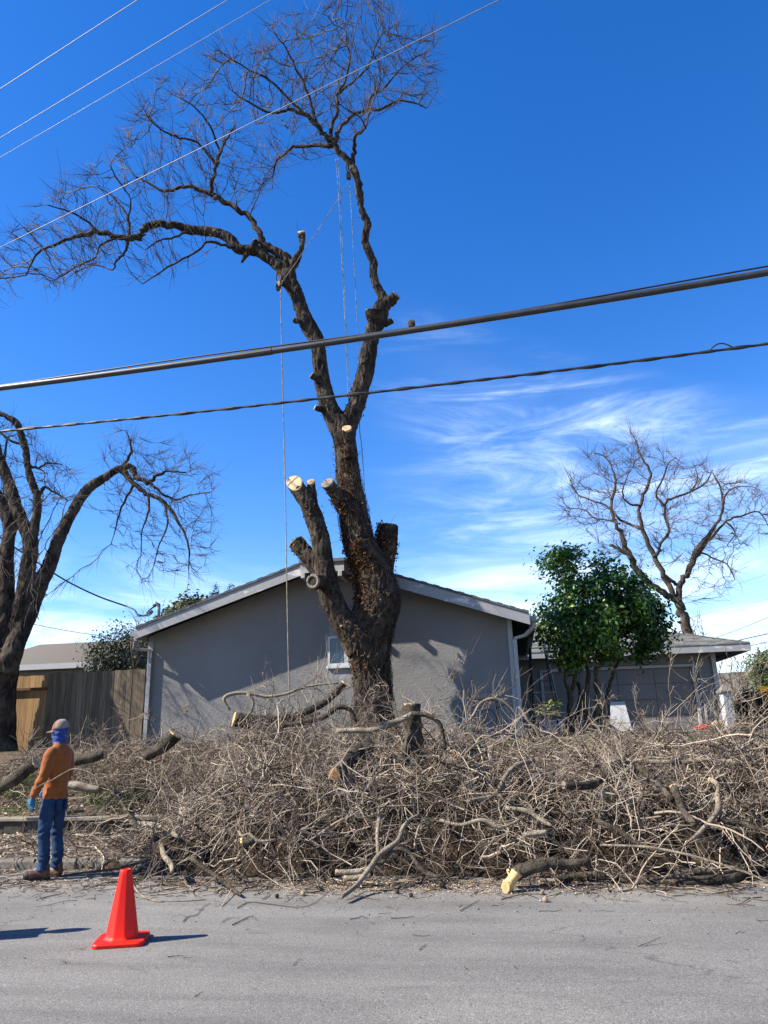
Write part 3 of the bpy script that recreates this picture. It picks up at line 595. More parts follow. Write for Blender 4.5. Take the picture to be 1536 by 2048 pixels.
# ------------------------------------------------------------------ neighbouring houses
def gable_block(name, label, px0, px1, py_eave, Y, rise, depth, wallmat, roofmat, rot):
    a, b = P(px0, py_eave, Y), P(px1, py_eave, Y); c = (a + b) / 2; w = abs(b[0] - a[0]); ez = a[2]
    e = empty(name, (c[0], c[1], HZ), rot); tag(e, label, 'house'); z = ez - HZ
    mb = MB().box(-w / 2, w / 2, 0.5, depth - 0.5, -0.3, z - 0.05); mb.build('wall', wallmat, e)
    for s in (-1, 1): MB().prism([(s * w / 2, 0.5, z - 0.05), (s * w / 2, depth - 0.5, z - 0.05), (s * w / 2, depth / 2, z + rise * 0.93)], (-s * 0.2, 0, 0)).build('gable', wallmat, e)
    for s in (0, 1):
        y0 = 0 if s == 0 else depth
        r = MB().prism([(-w / 2 - 0.4, y0, z), (w / 2 + 0.4, y0, z), (w / 2 + 0.4, depth / 2, z + rise), (-w / 2 - 0.4, depth / 2, z + rise)], (0, 0, 0.08)).build('roof_slope', roofmat, e); set_tone(r.data, rng.random(len(r.data.vertices)) * 0.8)
    MB().box(-w / 2 - 0.42, w / 2 + 0.42, -0.05, -0.01, z - 0.14, z + 0.07).build('eave_board', M['trim'], e)
    return e
lh = gable_block('house', 'low neighbouring house roof above the fence at left', -60, 172, 1336, 29.0, 1.35, 9.0, M['stucco'], M['shingle_brown'], math.radians(-9))
rh = gable_block('house', 'small tan neighbouring house roof at the right edge of the picture', 1462, 1640, 1392, 46.0, 1.6, 9.0, M['stucco'], M['shingle_brown'], math.radians(-12))

# ------------------------------------------------------------------ things in front of the garage
lad = P(1104, 1455, 22.0); ld = empty('step_ladder', (lad[0], lad[1], HZ), HA + math.radians(6)); tag(ld, 'tall blue-grey step ladder standing against the garage side of the house', 'ladder')
LH = 2.62; wb_, wt_ = 0.42, 0.20
for s in (-1, 1):
    MB().bar((s * wb_ - 0.1, -0.25, 0), (s * wt_ - 0.22, 0.05, LH), 0.07, 0.03).build('front_rail', M['blue_metal'], ld, bevel=0.004)
    MB().bar((s * wb_ - 0.1, 0.75, 0), (s * wt_ - 0.22, 0.13, LH), 0.05, 0.03).build('rear_rail', M['blue_metal'], ld, bevel=0.004)
for k in range(8):
    t = (k + 0.7) / 8.3; w = wb_ + (wt_ - wb_) * t; MB().box(-w - 0.1 - 0.12 * t, w - 0.1 - 0.12 * t, -0.25 + 0.30 * t - 0.04, -0.25 + 0.30 * t + 0.04, LH * t - 0.012, LH * t + 0.012).build('step', M['steel'] if k % 2 else M['blue_metal'], ld)
MB().box(-wt_ - 0.25, wt_ - 0.19, 0.0, 0.2, LH, LH + 0.05).build('top_cap', M['blue_metal'], ld, bevel=0.008)
bd = empty('board', tuple(P(1243, 1466, 25.75)), HA); bd.location.z = HZ + 0.04
tag(bd, 'white sheet board leaning against the garage door', 'board')
MB().prism([(-0.34, 0, 0), (0.36, 0, 0), (0.24, 0.22, 0.95), (-0.22, 0.22, 0.95)], (0, 0.03, 0)).build('sheet', M['white_board'], bd, bevel=0.004)
bd2 = empty('board', tuple(P(1118, 1462, 24.0)), HA); bd2.location.z = HZ + 0.01
tag(bd2, 'low pale blue board standing behind the step ladder', 'board')
MB().prism([(-0.55, 0, 0), (0.5, 0, 0), (0.5, 0.12, 0.42), (-0.55, 0.12, 0.42)], (0, 0.03, 0)).build('sheet', M['white_board'], bd2, bevel=0.004)
pil = empty('pillar', tuple(P(1462, 1462, 23.0))); pil.location.z = HZ
tag(pil, 'white square pillar with a grey cap right of the garage', 'pillar')
MB().box(-0.14, 0.14, -0.14, 0.14, 0, 1.05).build('shaft', M['white_board'], pil, bevel=0.012)
MB().box(-0.20, 0.20, -0.20, 0.20, 1.052, 1.12).build('cap', M['concrete'], pil, bevel=0.012)
MB().add([(-0.17, -0.17, 1.122), (0.17, -0.17, 1.122), (0.17, 0.17, 1.122), (-0.17, 0.17, 1.122), (0, 0, 1.34)], [(0, 1, 4), (1, 2, 4), (2, 3, 4), (3, 0, 4), (3, 2, 1, 0)]).build('finial', M['concrete'], pil)
M['red_cloth'] = simple('red_orange_plastic', (0.55, 0.06, 0.02), (0.7, 0.12, 0.04), 8.0, 0.6)
M['yellow_paint'] = simple('yellow_paint', (0.70, 0.33, 0.02), (0.80, 0.42, 0.03), 5.0, 0.5)
rt = P(1418, 1463, 24.0)
tagg = remeshed('tarpaulin', [tube_one([(rt[0] - 0.45, rt[1], HZ + 0.06), (rt[0] - 0.1, rt[1] - 0.05, HZ + 0.09), (rt[0] + 0.3, rt[1] + 0.05, HZ + 0.06)], [0.07, 0.10, 0.06], 10)], 0.03, 2, lambda c, n: 0.03 * mnoise.noise(Vector(c) * 9))
shift_mesh(tagg, rt); tag(link('tarpaulin', tagg, M['red_cloth'], None, rt), 'crumpled red-orange plastic sheet lying on the driveway', 'plastic sheet')
bl = P(1445, 1456, 24.0); me = remeshed('sandbag', [tube_one([(-0.30, 0, 0.1), (-0.2, 0, 0.13), (0.2, 0, 0.14), (0.32, 0, 0.1)], [0.08, 0.13, 0.14, 0.08], 12)], 0.025, 3, lambda c, n: 0.025 * mnoise.noise(Vector(c) * 7))
M['tan_sack'] = simple('tan_sackcloth', (0.45, 0.34, 0.22), (0.6, 0.48, 0.33), 9.0)
o = link('sack', me, M['tan_sack'], None, (bl[0], bl[1], HZ + 0.03)); tag(o, 'tan sack lying at the foot of the white pillar', 'sack')
ye = P(1533, 1398, 34.0); sg = empty('sign', (ye[0], ye[1], HZ)); tag(sg, 'small yellow-orange sign board on a post at the right edge', 'sign')
zs = P(1533, 1385, 34.0)[2] - HZ
MB().box(-0.03, 0.03, 0, 0.03, -0.2, zs + 0.2).build('post', M['steel'], sg); MB().box(-0.26, 0.26, -0.03, -0.005, zs - 0.27, zs + 0.27).build('panel', M['yellow_paint'], sg, bevel=0.01)

# ------------------------------------------------------------------ bare trees: traced limbs, crowns grown by space colonisation
def in_poly(poly, pts):
    x, y = pts[:, 0], pts[:, 1]; c = np.zeros(len(pts), bool); n = len(poly)
    for i in range(n):
        x0, y0 = poly[i]; x1, y1 = poly[(i + 1) % n]
        if y0 == y1: continue
        c ^= ((y0 > y) != (y1 > y)) & (x < (x1 - x0) * (y - y0) / (y1 - y0) + x0)
    return c
def sample_poly(poly, n):
    p = np.array(poly, float); lo, hi = p.min(0), p.max(0); out = np.empty((0, 2))
    while len(out) < n:
        q = lo + rng.random((n * 2, 2)) * (hi - lo); out = np.vstack([out, q[in_poly(poly, q)]])
    return out[:n]
def envelope(poly, n, Y, thick):   # points of a crown's volume: its outline seen from here, filled in depth
    q = sample_poly(poly, n); cen = np.mean(poly, 0); p = np.array(poly, float); sz = (p.max(0) - p.min(0)) / 2
    rr = np.clip(1 - np.minimum(1, (((q - cen) / (sz + 1)) ** 2).sum(1)) * 0.7, 0.15, 1)
    dy = rng.uniform(-1, 1, n) * thick * np.sqrt(rr)
    return np.array([P(a, b, Y + d) for (a, b), d in zip(q, dy)])
def grow(seed_pos, att, step, di, dk, iters=70, jitter=0.25, up=0.0):
    pos = [np.asarray(s, float) for s in seed_pos]; par = [-1] * len(pos); nkids = {}
    A = np.asarray(att, float); P0 = np.array(pos)
    nd = np.full(len(A), 1e9); ni = np.zeros(len(A), int)
    def upd(new, base):
        nonlocal nd, ni
        d = np.linalg.norm(A[:, None, :] - new[None, :, :], axis=2); j = d.argmin(1); m = d[np.arange(len(A)), j]; b = m < nd; nd = np.where(b, m, nd); ni = np.where(b, j + base, ni)
    for c in range(0, len(P0), 400): upd(P0[c:c + 400], c)
    for it in range(iters):
        if len(A) == 0: break
        act = nd < di
        if not act.any(): break
        allp = np.array(pos); idx = ni[act]; d = A[act] - allp[idx]; d /= np.linalg.norm(d, axis=1, keepdims=True) + 1e-9
        u, inv = np.unique(idx, return_inverse=True); s = np.zeros((len(u), 3)); np.add.at(s, inv, d)
        s /= np.linalg.norm(s, axis=1, keepdims=True) + 1e-9; s += rng.normal(size=s.shape) * jitter; s[:, 2] += up; s /= np.linalg.norm(s, axis=1, keepdims=True) + 1e-9
        keep, new = [], []
        for k, node in enumerate(u):
            if nkids.get(node, 0) >= 3: continue
            nkids[node] = nkids.get(node, 0) + 1; keep.append(node); new.append(allp[node] + s[k] * step)
        if not new:
            far = nd < di; A = A[~far]; nd = nd[~far]; ni = ni[~far]; continue
        base = len(pos); pos += new; par += [int(q) for q in keep]
        upd(np.array(new), base); ok = nd > dk
        full = np.array([nkids.get(i, 0) >= 3 for i in ni]) & (nd > dk) & (nd < di); ok &= ~(full & (rng.random(len(A)) < 0.5))
        A = A[ok]; nd = nd[ok]; ni = ni[ok]
    return np.array(pos), np.array(par)
def outward(p, allp):
    c = allp.mean(0) - np.array([0, 0, 1.5]); v = p - c; return v / (np.linalg.norm(v, axis=1, keepdims=True) + 1e-9)
def crown_mesh(name, pos, par, nseed, seed_r, tip=0.005, expo=2.3, twigs=1.0, twig_len=(0.15, 0.45), S=3, maxr=0.05, tone0=0.5, droop=0.0):
    n = len(pos); kids = np.zeros(n, int); load = np.zeros(n)
    for i in range(n - 1, nseed - 1, -1):
        if kids[i] == 0: load[i] = 1.0
        kids[par[i]] += 1; load[par[i]] += load[i]
    r = np.minimum(tip * np.maximum(load, 1) ** (1 / expo), maxr); r[:nseed] = np.minimum(seed_r, r[:nseed] * 1.2 + 1e-3)
    i = np.arange(nseed, n); a, b = pos[par[i]], pos[i]; ra = np.where(par[i] < nseed, np.minimum(r[i] * 1.15, seed_r[np.minimum(par[i], nseed - 1)]), r[par[i]]); ra = np.minimum(ra, r[i] * 1.6)
    mid = (a + b) / 2 + rng.normal(size=a.shape) * (0.03 * np.linalg.norm(b - a, axis=1, keepdims=True))
    PT = np.stack([a, mid, b], 1); R = np.stack([ra, (ra + r[i]) / 2, r[i]], 1)
    V, Q = tubes_batch(PT, R, S); tone = np.repeat(np.clip(tone0 + rng.normal(size=len(i)) * 0.22, 0, 1), 3 * S); off = len(V)
    # fine twigs along the thin wood
    thin = i[(r[i] < tip * 3.2)]; m = int(len(thin) * twigs)
    if m:
        t = rng.choice(thin, m); d = pos[t] - pos[par[t]]; d /= np.linalg.norm(d, axis=1, keepdims=True) + 1e-9
        side = rng.normal(size=(m, 3)); dirn = d * 0.85 + side * 0.33 + outward(pos[t], pos) * 0.35; dirn[:, 2] += 0.16 - droop; dirn /= np.linalg.norm(dirn, axis=1, keepdims=True)
        L = rng.uniform(*twig_len, size=(m, 1)); p0 = pos[par[t]] + (pos[t] - pos[par[t]]) * rng.random((m, 1)); bend = rng.normal(size=(m, 3)) * 0.18; bend[:, 2] += 0.12 - droop
        p1 = p0 + dirn * L * 0.5; p2 = p1 + (dirn + bend) * L * 0.5
        V2, Q2 = tubes_batch(np.stack([p0, p1, p2], 1), np.tile(np.array([[tip * 0.85, tip * 0.65, tip * 0.35]]), (m, 1)), 3)
        V = np.vstack([V, V2]); Q = np.vstack([Q, Q2 + off]); tone = np.concatenate([tone, np.repeat(np.clip(tone0 + 0.1 + rng.normal(size=m) * 0.25, 0, 1), 9)])
    me = mesh_np(name, V, Q); set_tone(me, tone); return me
def trace(tr, Y, k=4):             # traced limb: rows (px, py, width px[, depth shift]) -> 3-D points and radii
    pts = np.array([P(t[0], t[1], Y + (t[3] if len(t) > 3 else 0)) for t in tr]); r = np.array([t[2] / 2 * mpp(t[0], t[1], Y) for t in tr])
    c = catmull(np.hstack([pts, r[:, None]]), k); return c[:, :3], np.maximum(c[:, 3], 0.004)
def bark_fn(amp, s):
    def f(c, n):
        v = Vector((c[0] * s, c[1] * s, c[2] * s * 0.28)); return amp * (0.5 - 2.2 * abs(mnoise.noise(v))) + amp * 0.9 * mnoise.noise(Vector(c) * 2.2)
    return f
def disc(name, c, nrm, r, mat, parent, squash=1.0):   # sawn end of a limb
    nrm = Vector(nrm).normalized(); a = nrm.cross(Vector((0.2, 0.3, 0.9))).normalized(); b = nrm.cross(a); S = 18; V = [nrm * 0.004]; R2 = [r * (1 + random.uniform(-0.07, 0.07)) for _ in range(S)]
    for ring, f in ((0, 0.55), (1, 1.0), (2, 1.02)):
        for j in range(S):
            t = 2 * math.pi * j / S; V.append((a * math.cos(t) + b * math.sin(t) * squash) * R2[j] * f + nrm * (0.003 * (1 - ring) + random.uniform(-0.001, 0.001) - (0.02 if ring == 2 else 0)))
    F = [(0, 1 + j, 1 + (j + 1) % S) for j in range(S)] + [(1 + j, 1 + S + j, 1 + S + (j + 1) % S, 1 + (j + 1) % S) for j in range(S)] + [(1 + S + j, 1 + 2 * S + j, 1 + 2 * S + (j + 1) % S, 1 + S + (j + 1) % S) for j in range(S)]
    return link(name, pymesh(name, V, F), mat, parent, Vector(c) - (parent.location if parent else Vector()))
def limb_part(name, tr, Y, mat, parent, S=9, k=4, amp=0.0):
    pts, r = trace(tr, Y, k); q_ = rng.normal(size=pts.shape) * np.minimum(r, 0.09)[:, None] * 0.38; q_[0] = q_[-1] = 0; pts = pts + q_
    if amp: r = r * (1 + amp * np.array([mnoise.noise(Vector(p) * 5.0) for p in pts]))
    V, F = tube_one(pts, r, S, True, 0.05); me = pymesh(name, V - np.array(parent.location), F, True)
    return link(name, me, mat, parent), pts, r

# ---- the big lopped tree
TY = 16.4
tb = P(746, 1440, TY); tb[2] = float(gz(tb[0], TY))
tree = empty('lopped_tree', tuple(tb)); tag(tree, 'tall half-lopped tree with sawn stubs and a bare top before the house', 'tree')
zb = ray(746, 1500)
TR = {
 'trunk': [(748, 1530, 130), (747, 1470, 104), (746, 1425, 84), (746, 1388, 75), (742, 1340, 74), (738, 1300, 82), (735, 1270, 96), (745, 1240, 92), (756, 1200, 84), (748, 1150, 76), (728, 1110, 66), (712, 1060, 60), (703, 1000, 54), (695, 940, 47), (689, 890, 46), (686, 860, 46), (680, 838, 44)],
 'left_limb': [(722, 1300, 60, -.15), (700, 1262, 56, -.2), (679, 1230, 46, -.25), (662, 1195, 44, -.3), (655, 1165, 40, -.3), (650, 1136, 37, -.3), (644, 1100, 35, -.3), (635, 1054, 36, -.3), (620, 1016, 34, -.35), (604, 990, 32, -.35), (589, 966, 31, -.38)],
 'stub_a': [(628, 1030, 24, -.3), (625, 1000, 18, -.25), (622, 964, 16, -.22)],
 'stub_b': [(650, 1160, 34, -.2), (630, 1130, 34, -.1), (610, 1105, 33, 0.0), (592, 1084, 32, .05)],
 'stub_c': [(700, 1030, 34, -.1), (678, 1000, 29, -.25), (664, 978, 27, -.35), (655, 966, 27, -.4)],
 'stub_d': [(752, 1190, 50, .1), (764, 1140, 46, .2), (773, 1095, 40, .25), (776, 1052, 40, .25)],
 'burl': [(764, 1180, 60, -.1), (778, 1200, 48, -.15), (776, 1225, 44, -.1)],
 'stub_e': [(700, 915, 20, -.3), (697, 890, 19, -.4), (694, 857, 19, -.45)],
 'stem_l': [(690, 880, 42), (672, 842, 40), (655, 806, 35), (644, 759, 32), (639, 712, 29), (633, 681, 30), (616, 650, 31), (603, 619, 28), (594, 590, 28), (581, 568, 28), (572, 552, 27)],
 'stem_r': [(688, 880, 42), (700, 842, 38), (714, 806, 34), (727, 759, 34), (736, 712, 34), (745, 668, 31), (755, 638, 34), (764, 612, 30), (766, 595, 20), (752, 569, 17), (747, 547, 16), (747, 528, 16), (739, 506, 15), (730, 484, 15), (732, 462, 15), (736, 447, 15), (728, 431, 14), (721, 409, 13), (718, 376, 13), (711, 346, 13), (701, 326, 13), (681, 309, 12), (666, 289, 12), (652, 271, 9)],
 'knob_r1': [(764, 612, 28), (780, 603, 22, -.1), (793, 590, 20, -.2)],
 'knob_r2': [(752, 650, 26), (744, 632, 24, -.15), (742, 620, 23, -.2)],
 'knob_r3': [(760, 650, 20), (774, 646, 12, -.1), (785, 642, 10, -.1)],
 'fork_l': [(577, 556, 26), (552, 529, 21), (533, 516, 19), (515, 503, 20), (496, 501, 22), (475, 497, 21), (466, 483, 20), (447, 470, 19), (418, 463, 17), (384, 460, 16), (354, 453, 15), (327, 450, 14), (298, 452, 14), (283, 466, 13), (263, 476, 13), (233, 474, 11), (200, 465, 10), (173, 467, 9), (140, 477, 7), (110, 490, 6), (84, 500, 5), (64, 523, 4), (53, 550, 3)],
 'fork_r': [(580, 558, 26), (577, 535, 24), (574, 518, 21), (558, 506, 18), (540, 497, 15), (527, 490, 13), (517, 466, 12), (501, 437, 11), (468, 416, 11), (440, 400, 11), (424, 390, 10), (400, 379, 8), (368, 373, 7), (328, 383, 5), (294, 364, 4), (268, 351, 3)],
 'stub_f': [(578, 540, 24), (591, 522, 17, -.1), (603, 495, 14, -.15), (603, 464, 14, -.2)],
 'stub_g': [(575, 565, 20), (566, 568, 11, -.15), (557, 567, 10, -.25)],
 'stub_h': [(500, 501, 14), (488, 515, 9, -.1), (484, 527, 6, -.1)],
 'stub_i': [(512, 503, 16), (510, 490, 12, -.1), (511, 482, 11, -.1)],
 'stub_j': [(620, 655, 20), (602, 645, 11, -.15), (588, 640, 10, -.15)],
 'stub_k': [(640, 770, 20), (630, 756, 12, -.2), (623, 750, 12, -.25)],
 'stub_l': [(652, 815, 20), (638, 818, 12, -.2), (630, 815, 11, -.25)],
 'ring': [(655, 1165, 30, -.3), (640, 1164, 28, -.6), (627, 1163, 27, -.85)],
}
SHEAR = {'left_limb': 1.15, 'stub_a': 0.8, 'stub_e': 0.8, 'stub_c': 0.5, 'stub_f': 0.6}   # how far each saw cut slants toward the street
def cut_normal(k, d): n = d * 0.8 + np.array([0.0, -1.0, 0.0]) * SHEAR[k]; return n / np.linalg.norm(n)
pieces = []
for k, t in TR.items():
    pts, r = trace(t, TY, 3 if len(t) > 6 else 4)
    if k in ('fork_l', 'fork_r'): n_ = 18 if k == 'fork_r' else 30; pts, r = pts[:n_], r[:n_]
    if k == 'stem_r': n_ = 3 * 20; pts, r = pts[:n_], r[:n_]
    V, F = tube_one(pts, r, 14)
    if k in SHEAR:
        d = pts[-1] - pts[-2]; d /= np.linalg.norm(d); nn = cut_normal(k, d); ring = V[-14:]; V[-14:] = ring - np.outer(((ring - pts[-1]) @ nn) / (d @ nn), d)
    pieces.append((V, F))
# root flare
for a_ in np.linspace(0, 2 * math.pi, 6)[:-1]:
    p0 = np.array(tb) + [0, 0, 0.5]; p1 = np.array(tb) + [0.42 * math.cos(a_), 0.42 * math.sin(a_), 0.1]; p2 = np.array(tb) + [0.62 * math.cos(a_), 0.62 * math.sin(a_), -0.25]; pieces.append(tube_one([p0, p1, p2], [0.3, 0.2, 0.1], 10))
me = remeshed('trunk', pieces, 0.030, 1, bark_fn(0.030, 11.0)); TRUNK_CO = np.empty(len(me.vertices) * 3, np.float32); me.vertices.foreach_get('co', TRUNK_CO); TRUNK_CO = TRUNK_CO.reshape(-1, 3)
TRUNK_N = np.empty(len(me.vertices) * 3, np.float32); me.vertices.foreach_get('normal', TRUNK_N); TRUNK_N = TRUNK_N.reshape(-1, 3)
shift_mesh(me, tb); link('trunk', me, M['bark'], tree)
def sheared_disc(c, d, nn, r, mat):
    a = np.cross(d, [0.2, 0.3, 0.9]); a /= np.linalg.norm(a); b = np.cross(d, a); S = 24; V = [nn * 0.022]
    for f, h in ((0.5, 0.022), (0.9, 0.020), (1.0, 0.008), (1.0, -0.03)):
        for j in range(S):
            t = 2 * math.pi * j / S; v = (a * math.cos(t) + b * math.sin(t)) * r * f * (1 + 0.05 * math.sin(3 * t + 1)); V.append(v - d * (v @ nn) / (d @ nn) + nn * h)
    F = [(0, 1 + j, 1 + (j + 1) % S) for j in range(S)] + [(1 + q * S + j, 1 + (q + 1) * S + j, 1 + (q + 1) * S + (j + 1) % S, 1 + q * S + (j + 1) % S) for q in range(3) for j in range(S)]
    return link('cut_face', pymesh('cut_face', V, F), mat, tree, Vector(c) - tree.location)
def stub_end(key, mat, f=0.98):
    pts, r = trace(TR[key], TY, 4); d = pts[-1] - pts[-2]; d /= np.linalg.norm(d)
    if key in SHEAR: sheared_disc(pts[-1], d, cut_normal(key, d), r[-1] * 0.98, mat)
    else: disc('cut_face', pts[-1] + d * 0.012, d, r[-1] * f, mat, tree)
for k, m_ in (('left_limb', 'cut'), ('stub_a', 'cut'), ('stub_b', 'cut_old'), ('stub_c', 'cut_old'), ('stub_d', 'cut_old'), ('stub_e', 'cut'), ('knob_r1', 'cut_old'), ('knob_r2', 'cut_old'), ('knob_r3', 'cut_old'), ('stub_f', 'cut'), ('stub_g', 'cut'), ('stub_i', 'cut_old'), ('stub_j', 'cut_old'), ('stub_k', 'cut'), ('stub_l', 'cut')): stub_end(k, M[m_])
pts, r = trace(TR['ring'], TY, 4); dv = pts[-1] - pts[-2]; dv /= np.linalg.norm(dv)   # healed ring, the dark of its hollow painted as a black disc
hollow = MB(); cc = pts[-1] + dv * 0.015; a_ = np.cross(dv, [0.1, 0.2, 0.95]); a_ /= np.linalg.norm(a_); b_ = np.cross(dv, a_)
rg = [cc + 0.125 * (a_ * math.cos(t) + b_ * math.sin(t)) for t in np.linspace(0, 2 * math.pi, 25)]
hollow.tube(rg, 0.036, 8, False); ho = MB(); ho.V = [tuple(np.array(v) - tb) for v in hollow.V]; ho.F = hollow.F; ho.build('healed_ring', M['bark_pale'], tree, smooth=True)
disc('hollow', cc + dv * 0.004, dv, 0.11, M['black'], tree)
# upper limbs carried on as separate tapering parts
SUB = {
 'limb': [
  TR['fork_l'][8:], TR['fork_r'][4:], TR['stem_r'][17:],
  [(666, 289, 11), (650, 270, 10), (630, 246, 9), (611, 230, 8), (577, 219, 6), (548, 226, 5), (515, 214, 4), (480, 195, 3)],
  [(668, 291, 9), (634, 292, 8), (592, 291, 7), (572, 308, 6), (552, 324, 5), (545, 355, 3)],
  [(664, 286, 9), (662, 258, 8), (673, 223, 7), (677, 187, 6), (689, 164, 5), (700, 120, 4), (694, 80, 3), (682, 36, 2)],
  [(672, 282, 9), (675, 268, 8), (690, 242, 7), (732, 220, 6), (759, 219, 5), (794, 202, 4), (830, 206, 3), (853, 217, 2)],
  [(735, 219, 5), (745, 192, 4), (768, 176, 4), (790, 150, 3), (812, 128, 2), (840, 110, 2)],
  [(632, 248, 7), (623, 211, 6), (608, 166, 5), (588, 130, 4), (572, 96, 3), (548, 66, 2)],
  [(680, 186, 5), (712, 158, 4), (738, 128, 4), (750, 92, 3), (772, 60, 2)],
  [(612, 231, 6), (576, 196, 5), (540, 160, 4), (500, 140, 3), (460, 118, 2)],
  [(705, 322, 9), (709, 298, 8), (710, 274, 7), (728, 260, 5), (731, 254, 3)],
  [(423, 390, 9), (423, 367, 8), (433, 331, 7), (440, 308, 6), (452, 280, 5), (470, 250, 3)],
  [(433, 331, 6), (411, 301, 5), (390, 283, 4), (350, 273, 4), (320, 257, 3), (290, 230, 2)],
  [(440, 310, 5), (425, 262, 4), (398, 222, 3), (360, 195, 2)],
  [(259, 476, 6), (256, 440, 5), (240, 410, 4), (215, 385, 3), (190, 372, 2)],
  [(256, 442, 4), (262, 400, 3), (235, 360, 3), (220, 330, 2)],
  [(480, 503, 7), (450, 490, 6), (415, 484, 5), (400, 500, 4), (352, 524, 4), (320, 545, 3), (285, 568, 2)],
  [(380, 462, 6), (350, 474, 5), (320, 480, 4), (290, 500, 2)],
  [(255, 482, 6), (250, 505, 5), (232, 522, 4), (225, 540, 3), (190, 530, 3), (150, 545, 2)],
  [(200, 467, 5), (170, 440, 4), (130, 420, 3), (95, 410, 2)],
  [(233, 476, 5), (200, 492, 4), (190, 515, 3), (150, 535, 3), (110, 560, 2)],
 ]}
seeds, seed_r = [], []
for i_, t in enumerate(SUB['limb']):
    dep = 0.0 if i_ < 3 else random.uniform(-1.5, 1.5)
    t = [(q[0], q[1], q[2], (0 if i_ < 3 else dep * (j / (len(t) - 1)))) for j, q in enumerate(t)]
    o, pts, r = limb_part('limb', t, TY, M['bark'], tree, 8, 4, 0.12)
    a0 = 12 if i_ < 3 else 3
    for p, q in zip(pts[a0:], r[a0:]): seeds.append(p); seed_r.append(q)
ENV_TOP = [(690, 300), (640, 322), (560, 350), (545, 400), (510, 385), (470, 330), (425, 285), (405, 200), (410, 110), (430, 72), (470, 85), (520, 62), (560, 22), (600, 32), (640, -6), (660, -50), (700, -25), (755, -50), (775, 12), (830, 52), (860, 42), (893, 48), (880, 120), (890, 180), (855, 215), (790, 215), (740, 240), (700, 262)]
ENV_MID = [(500, 395), (470, 340), (440, 300), (470, 240), (450, 170), (400, 140), (330, 152), (275, 165), (258, 215), (250, 255), (215, 285), (205, 325), (225, 360), (275, 395), (330, 425), (395, 405), (430, 415)]
ENV_LOW = [(395, 440), (330, 425), (265, 352), (200, 330), (130, 345), (75, 392), (30, 450), (0, 492), (-70, 545), (-60, 625), (15, 610), (55, 560), (100, 590), (150, 575), (200, 545), (250, 520), (270, 490), (330, 470)]
ENV_SPR = [(440, 488), (415, 480), (350, 490), (285, 500), (260, 565), (290, 575), (350, 545), (410, 520), (440, 505)]
ENV_TIP = [(545, 320), (510, 330), (465, 330), (470, 370), (520, 410), (545, 395), (560, 350)]
att = np.vstack([envelope(ENV_TOP, 1900, TY, 2.8), envelope(ENV_MID, 950, TY, 2.3), envelope(ENV_LOW, 1050, TY, 2.2), envelope(ENV_SPR, 260, TY, 0.8), envelope(ENV_TIP, 260, TY, 1.0)])
pos, par = grow(seeds, att, 0.32, 2.8, 0.40, 70, 0.10, 0.10)
me = crown_mesh('crown', pos, par, len(seeds), np.array(seed_r), 0.0066, 1.95, 2.3, (0.22, 0.75), 3, 0.06, 0.30); shift_mesh(me, tb); link('crown', me, M['twig_crown'], tree)
# little epicormic sprigs on the stems
def sprigs(points, n, L, rad, tone, mat, parent, up=0.3):
    p0 = points[rng.integers(0, len(points), n)]; d = rng.normal(size=(n, 3)); d[:, 2] += up; d /= np.linalg.norm(d, axis=1, keepdims=True); Ls = rng.uniform(L[0], L[1], (n, 1)); b = rng.normal(size=(n, 3)) * 0.4
    V, Q = tubes_batch(np.stack([p0, p0 + d * Ls * 0.5, p0 + (d + b * 0.5) * Ls], 1), np.tile(np.array([[rad, rad * 0.8, rad * 0.4]]), (n, 1)), 3)
    me = mesh_np('sprigs', V - np.array(parent.location), Q); set_tone(me, np.repeat(np.clip(tone + rng.normal(size=n) * 0.2, 0, 1), 9)); return tag(link('sprigs', me, mat, parent), kind='stuff')
up_ = TRUNK_CO[(TRUNK_CO[:, 2] > 7.0)]
sprigs(up_, 110, (0.08, 0.35), 0.005, 0.5, M['twig_crown'], tree)

# dead ivy clinging to the trunk
def leaves_mesh(name, C, size, nrm=None, aspect=0.55, tone=None, fold=0.25, loc=(0, 0, 0)):
    n = len(C); d = rng.normal(size=(n, 3)); d /= np.linalg.norm(d, axis=1, keepdims=True)
    if nrm is None: nv = rng.normal(size=(n, 3))
    else: nv = nrm + rng.normal(size=(n, 3)) * 0.6
    nv /= np.linalg.norm(nv, axis=1, keepdims=True) + 1e-9; d = d - nv * (d * nv).sum(1, keepdims=True); d /= np.linalg.norm(d, axis=1, keepdims=True) + 1e-9; s = np.cross(nv, d)
    L = (size * rng.uniform(0.6, 1.3, n))[:, None]
    v0 = C; v1 = C + d * L * 0.5 + s * L * aspect * 0.5 + nv * L * fold * 0.5; v2 = C + d * L; v3 = C + d * L * 0.5 - s * L * aspect * 0.5 + nv * L * fold * 0.5; vm = C + d * L * 0.52
    V = np.stack([v0, v1, v2, v3, vm], 1).reshape(-1, 3) - np.array(loc); b = np.arange(n) * 5
    T = np.concatenate([np.stack([b, b + 1, b + 4], -1), np.stack([b + 1, b + 2, b + 4], -1), np.stack([b + 2, b + 3, b + 4], -1), np.stack([b + 3, b, b + 4], -1)])
    me = mesh_np(name, V, None, T, smooth=False); set_tone(me, np.repeat(tone if tone is not None else rng.random(n), 5)); return me
co, nm = TRUNK_CO, TRUNK_N
zt = co[:, 2]; wgt = ((zt > 1.3) & (zt < 9.6)) * (0.07 + np.clip(-nm[:, 0] * 0.85 - nm[:, 1] * 0.5, 0, 1) ** 1.5 * 1.2) * (0.12 + 1.5 * np.exp(-((zt - 6.0) / 1.7) ** 2)) * np.array([0.15 + max(0, mnoise.noise(Vector(c) * 1.6) + 0.25) ** 1.5 * 3 for c in co])
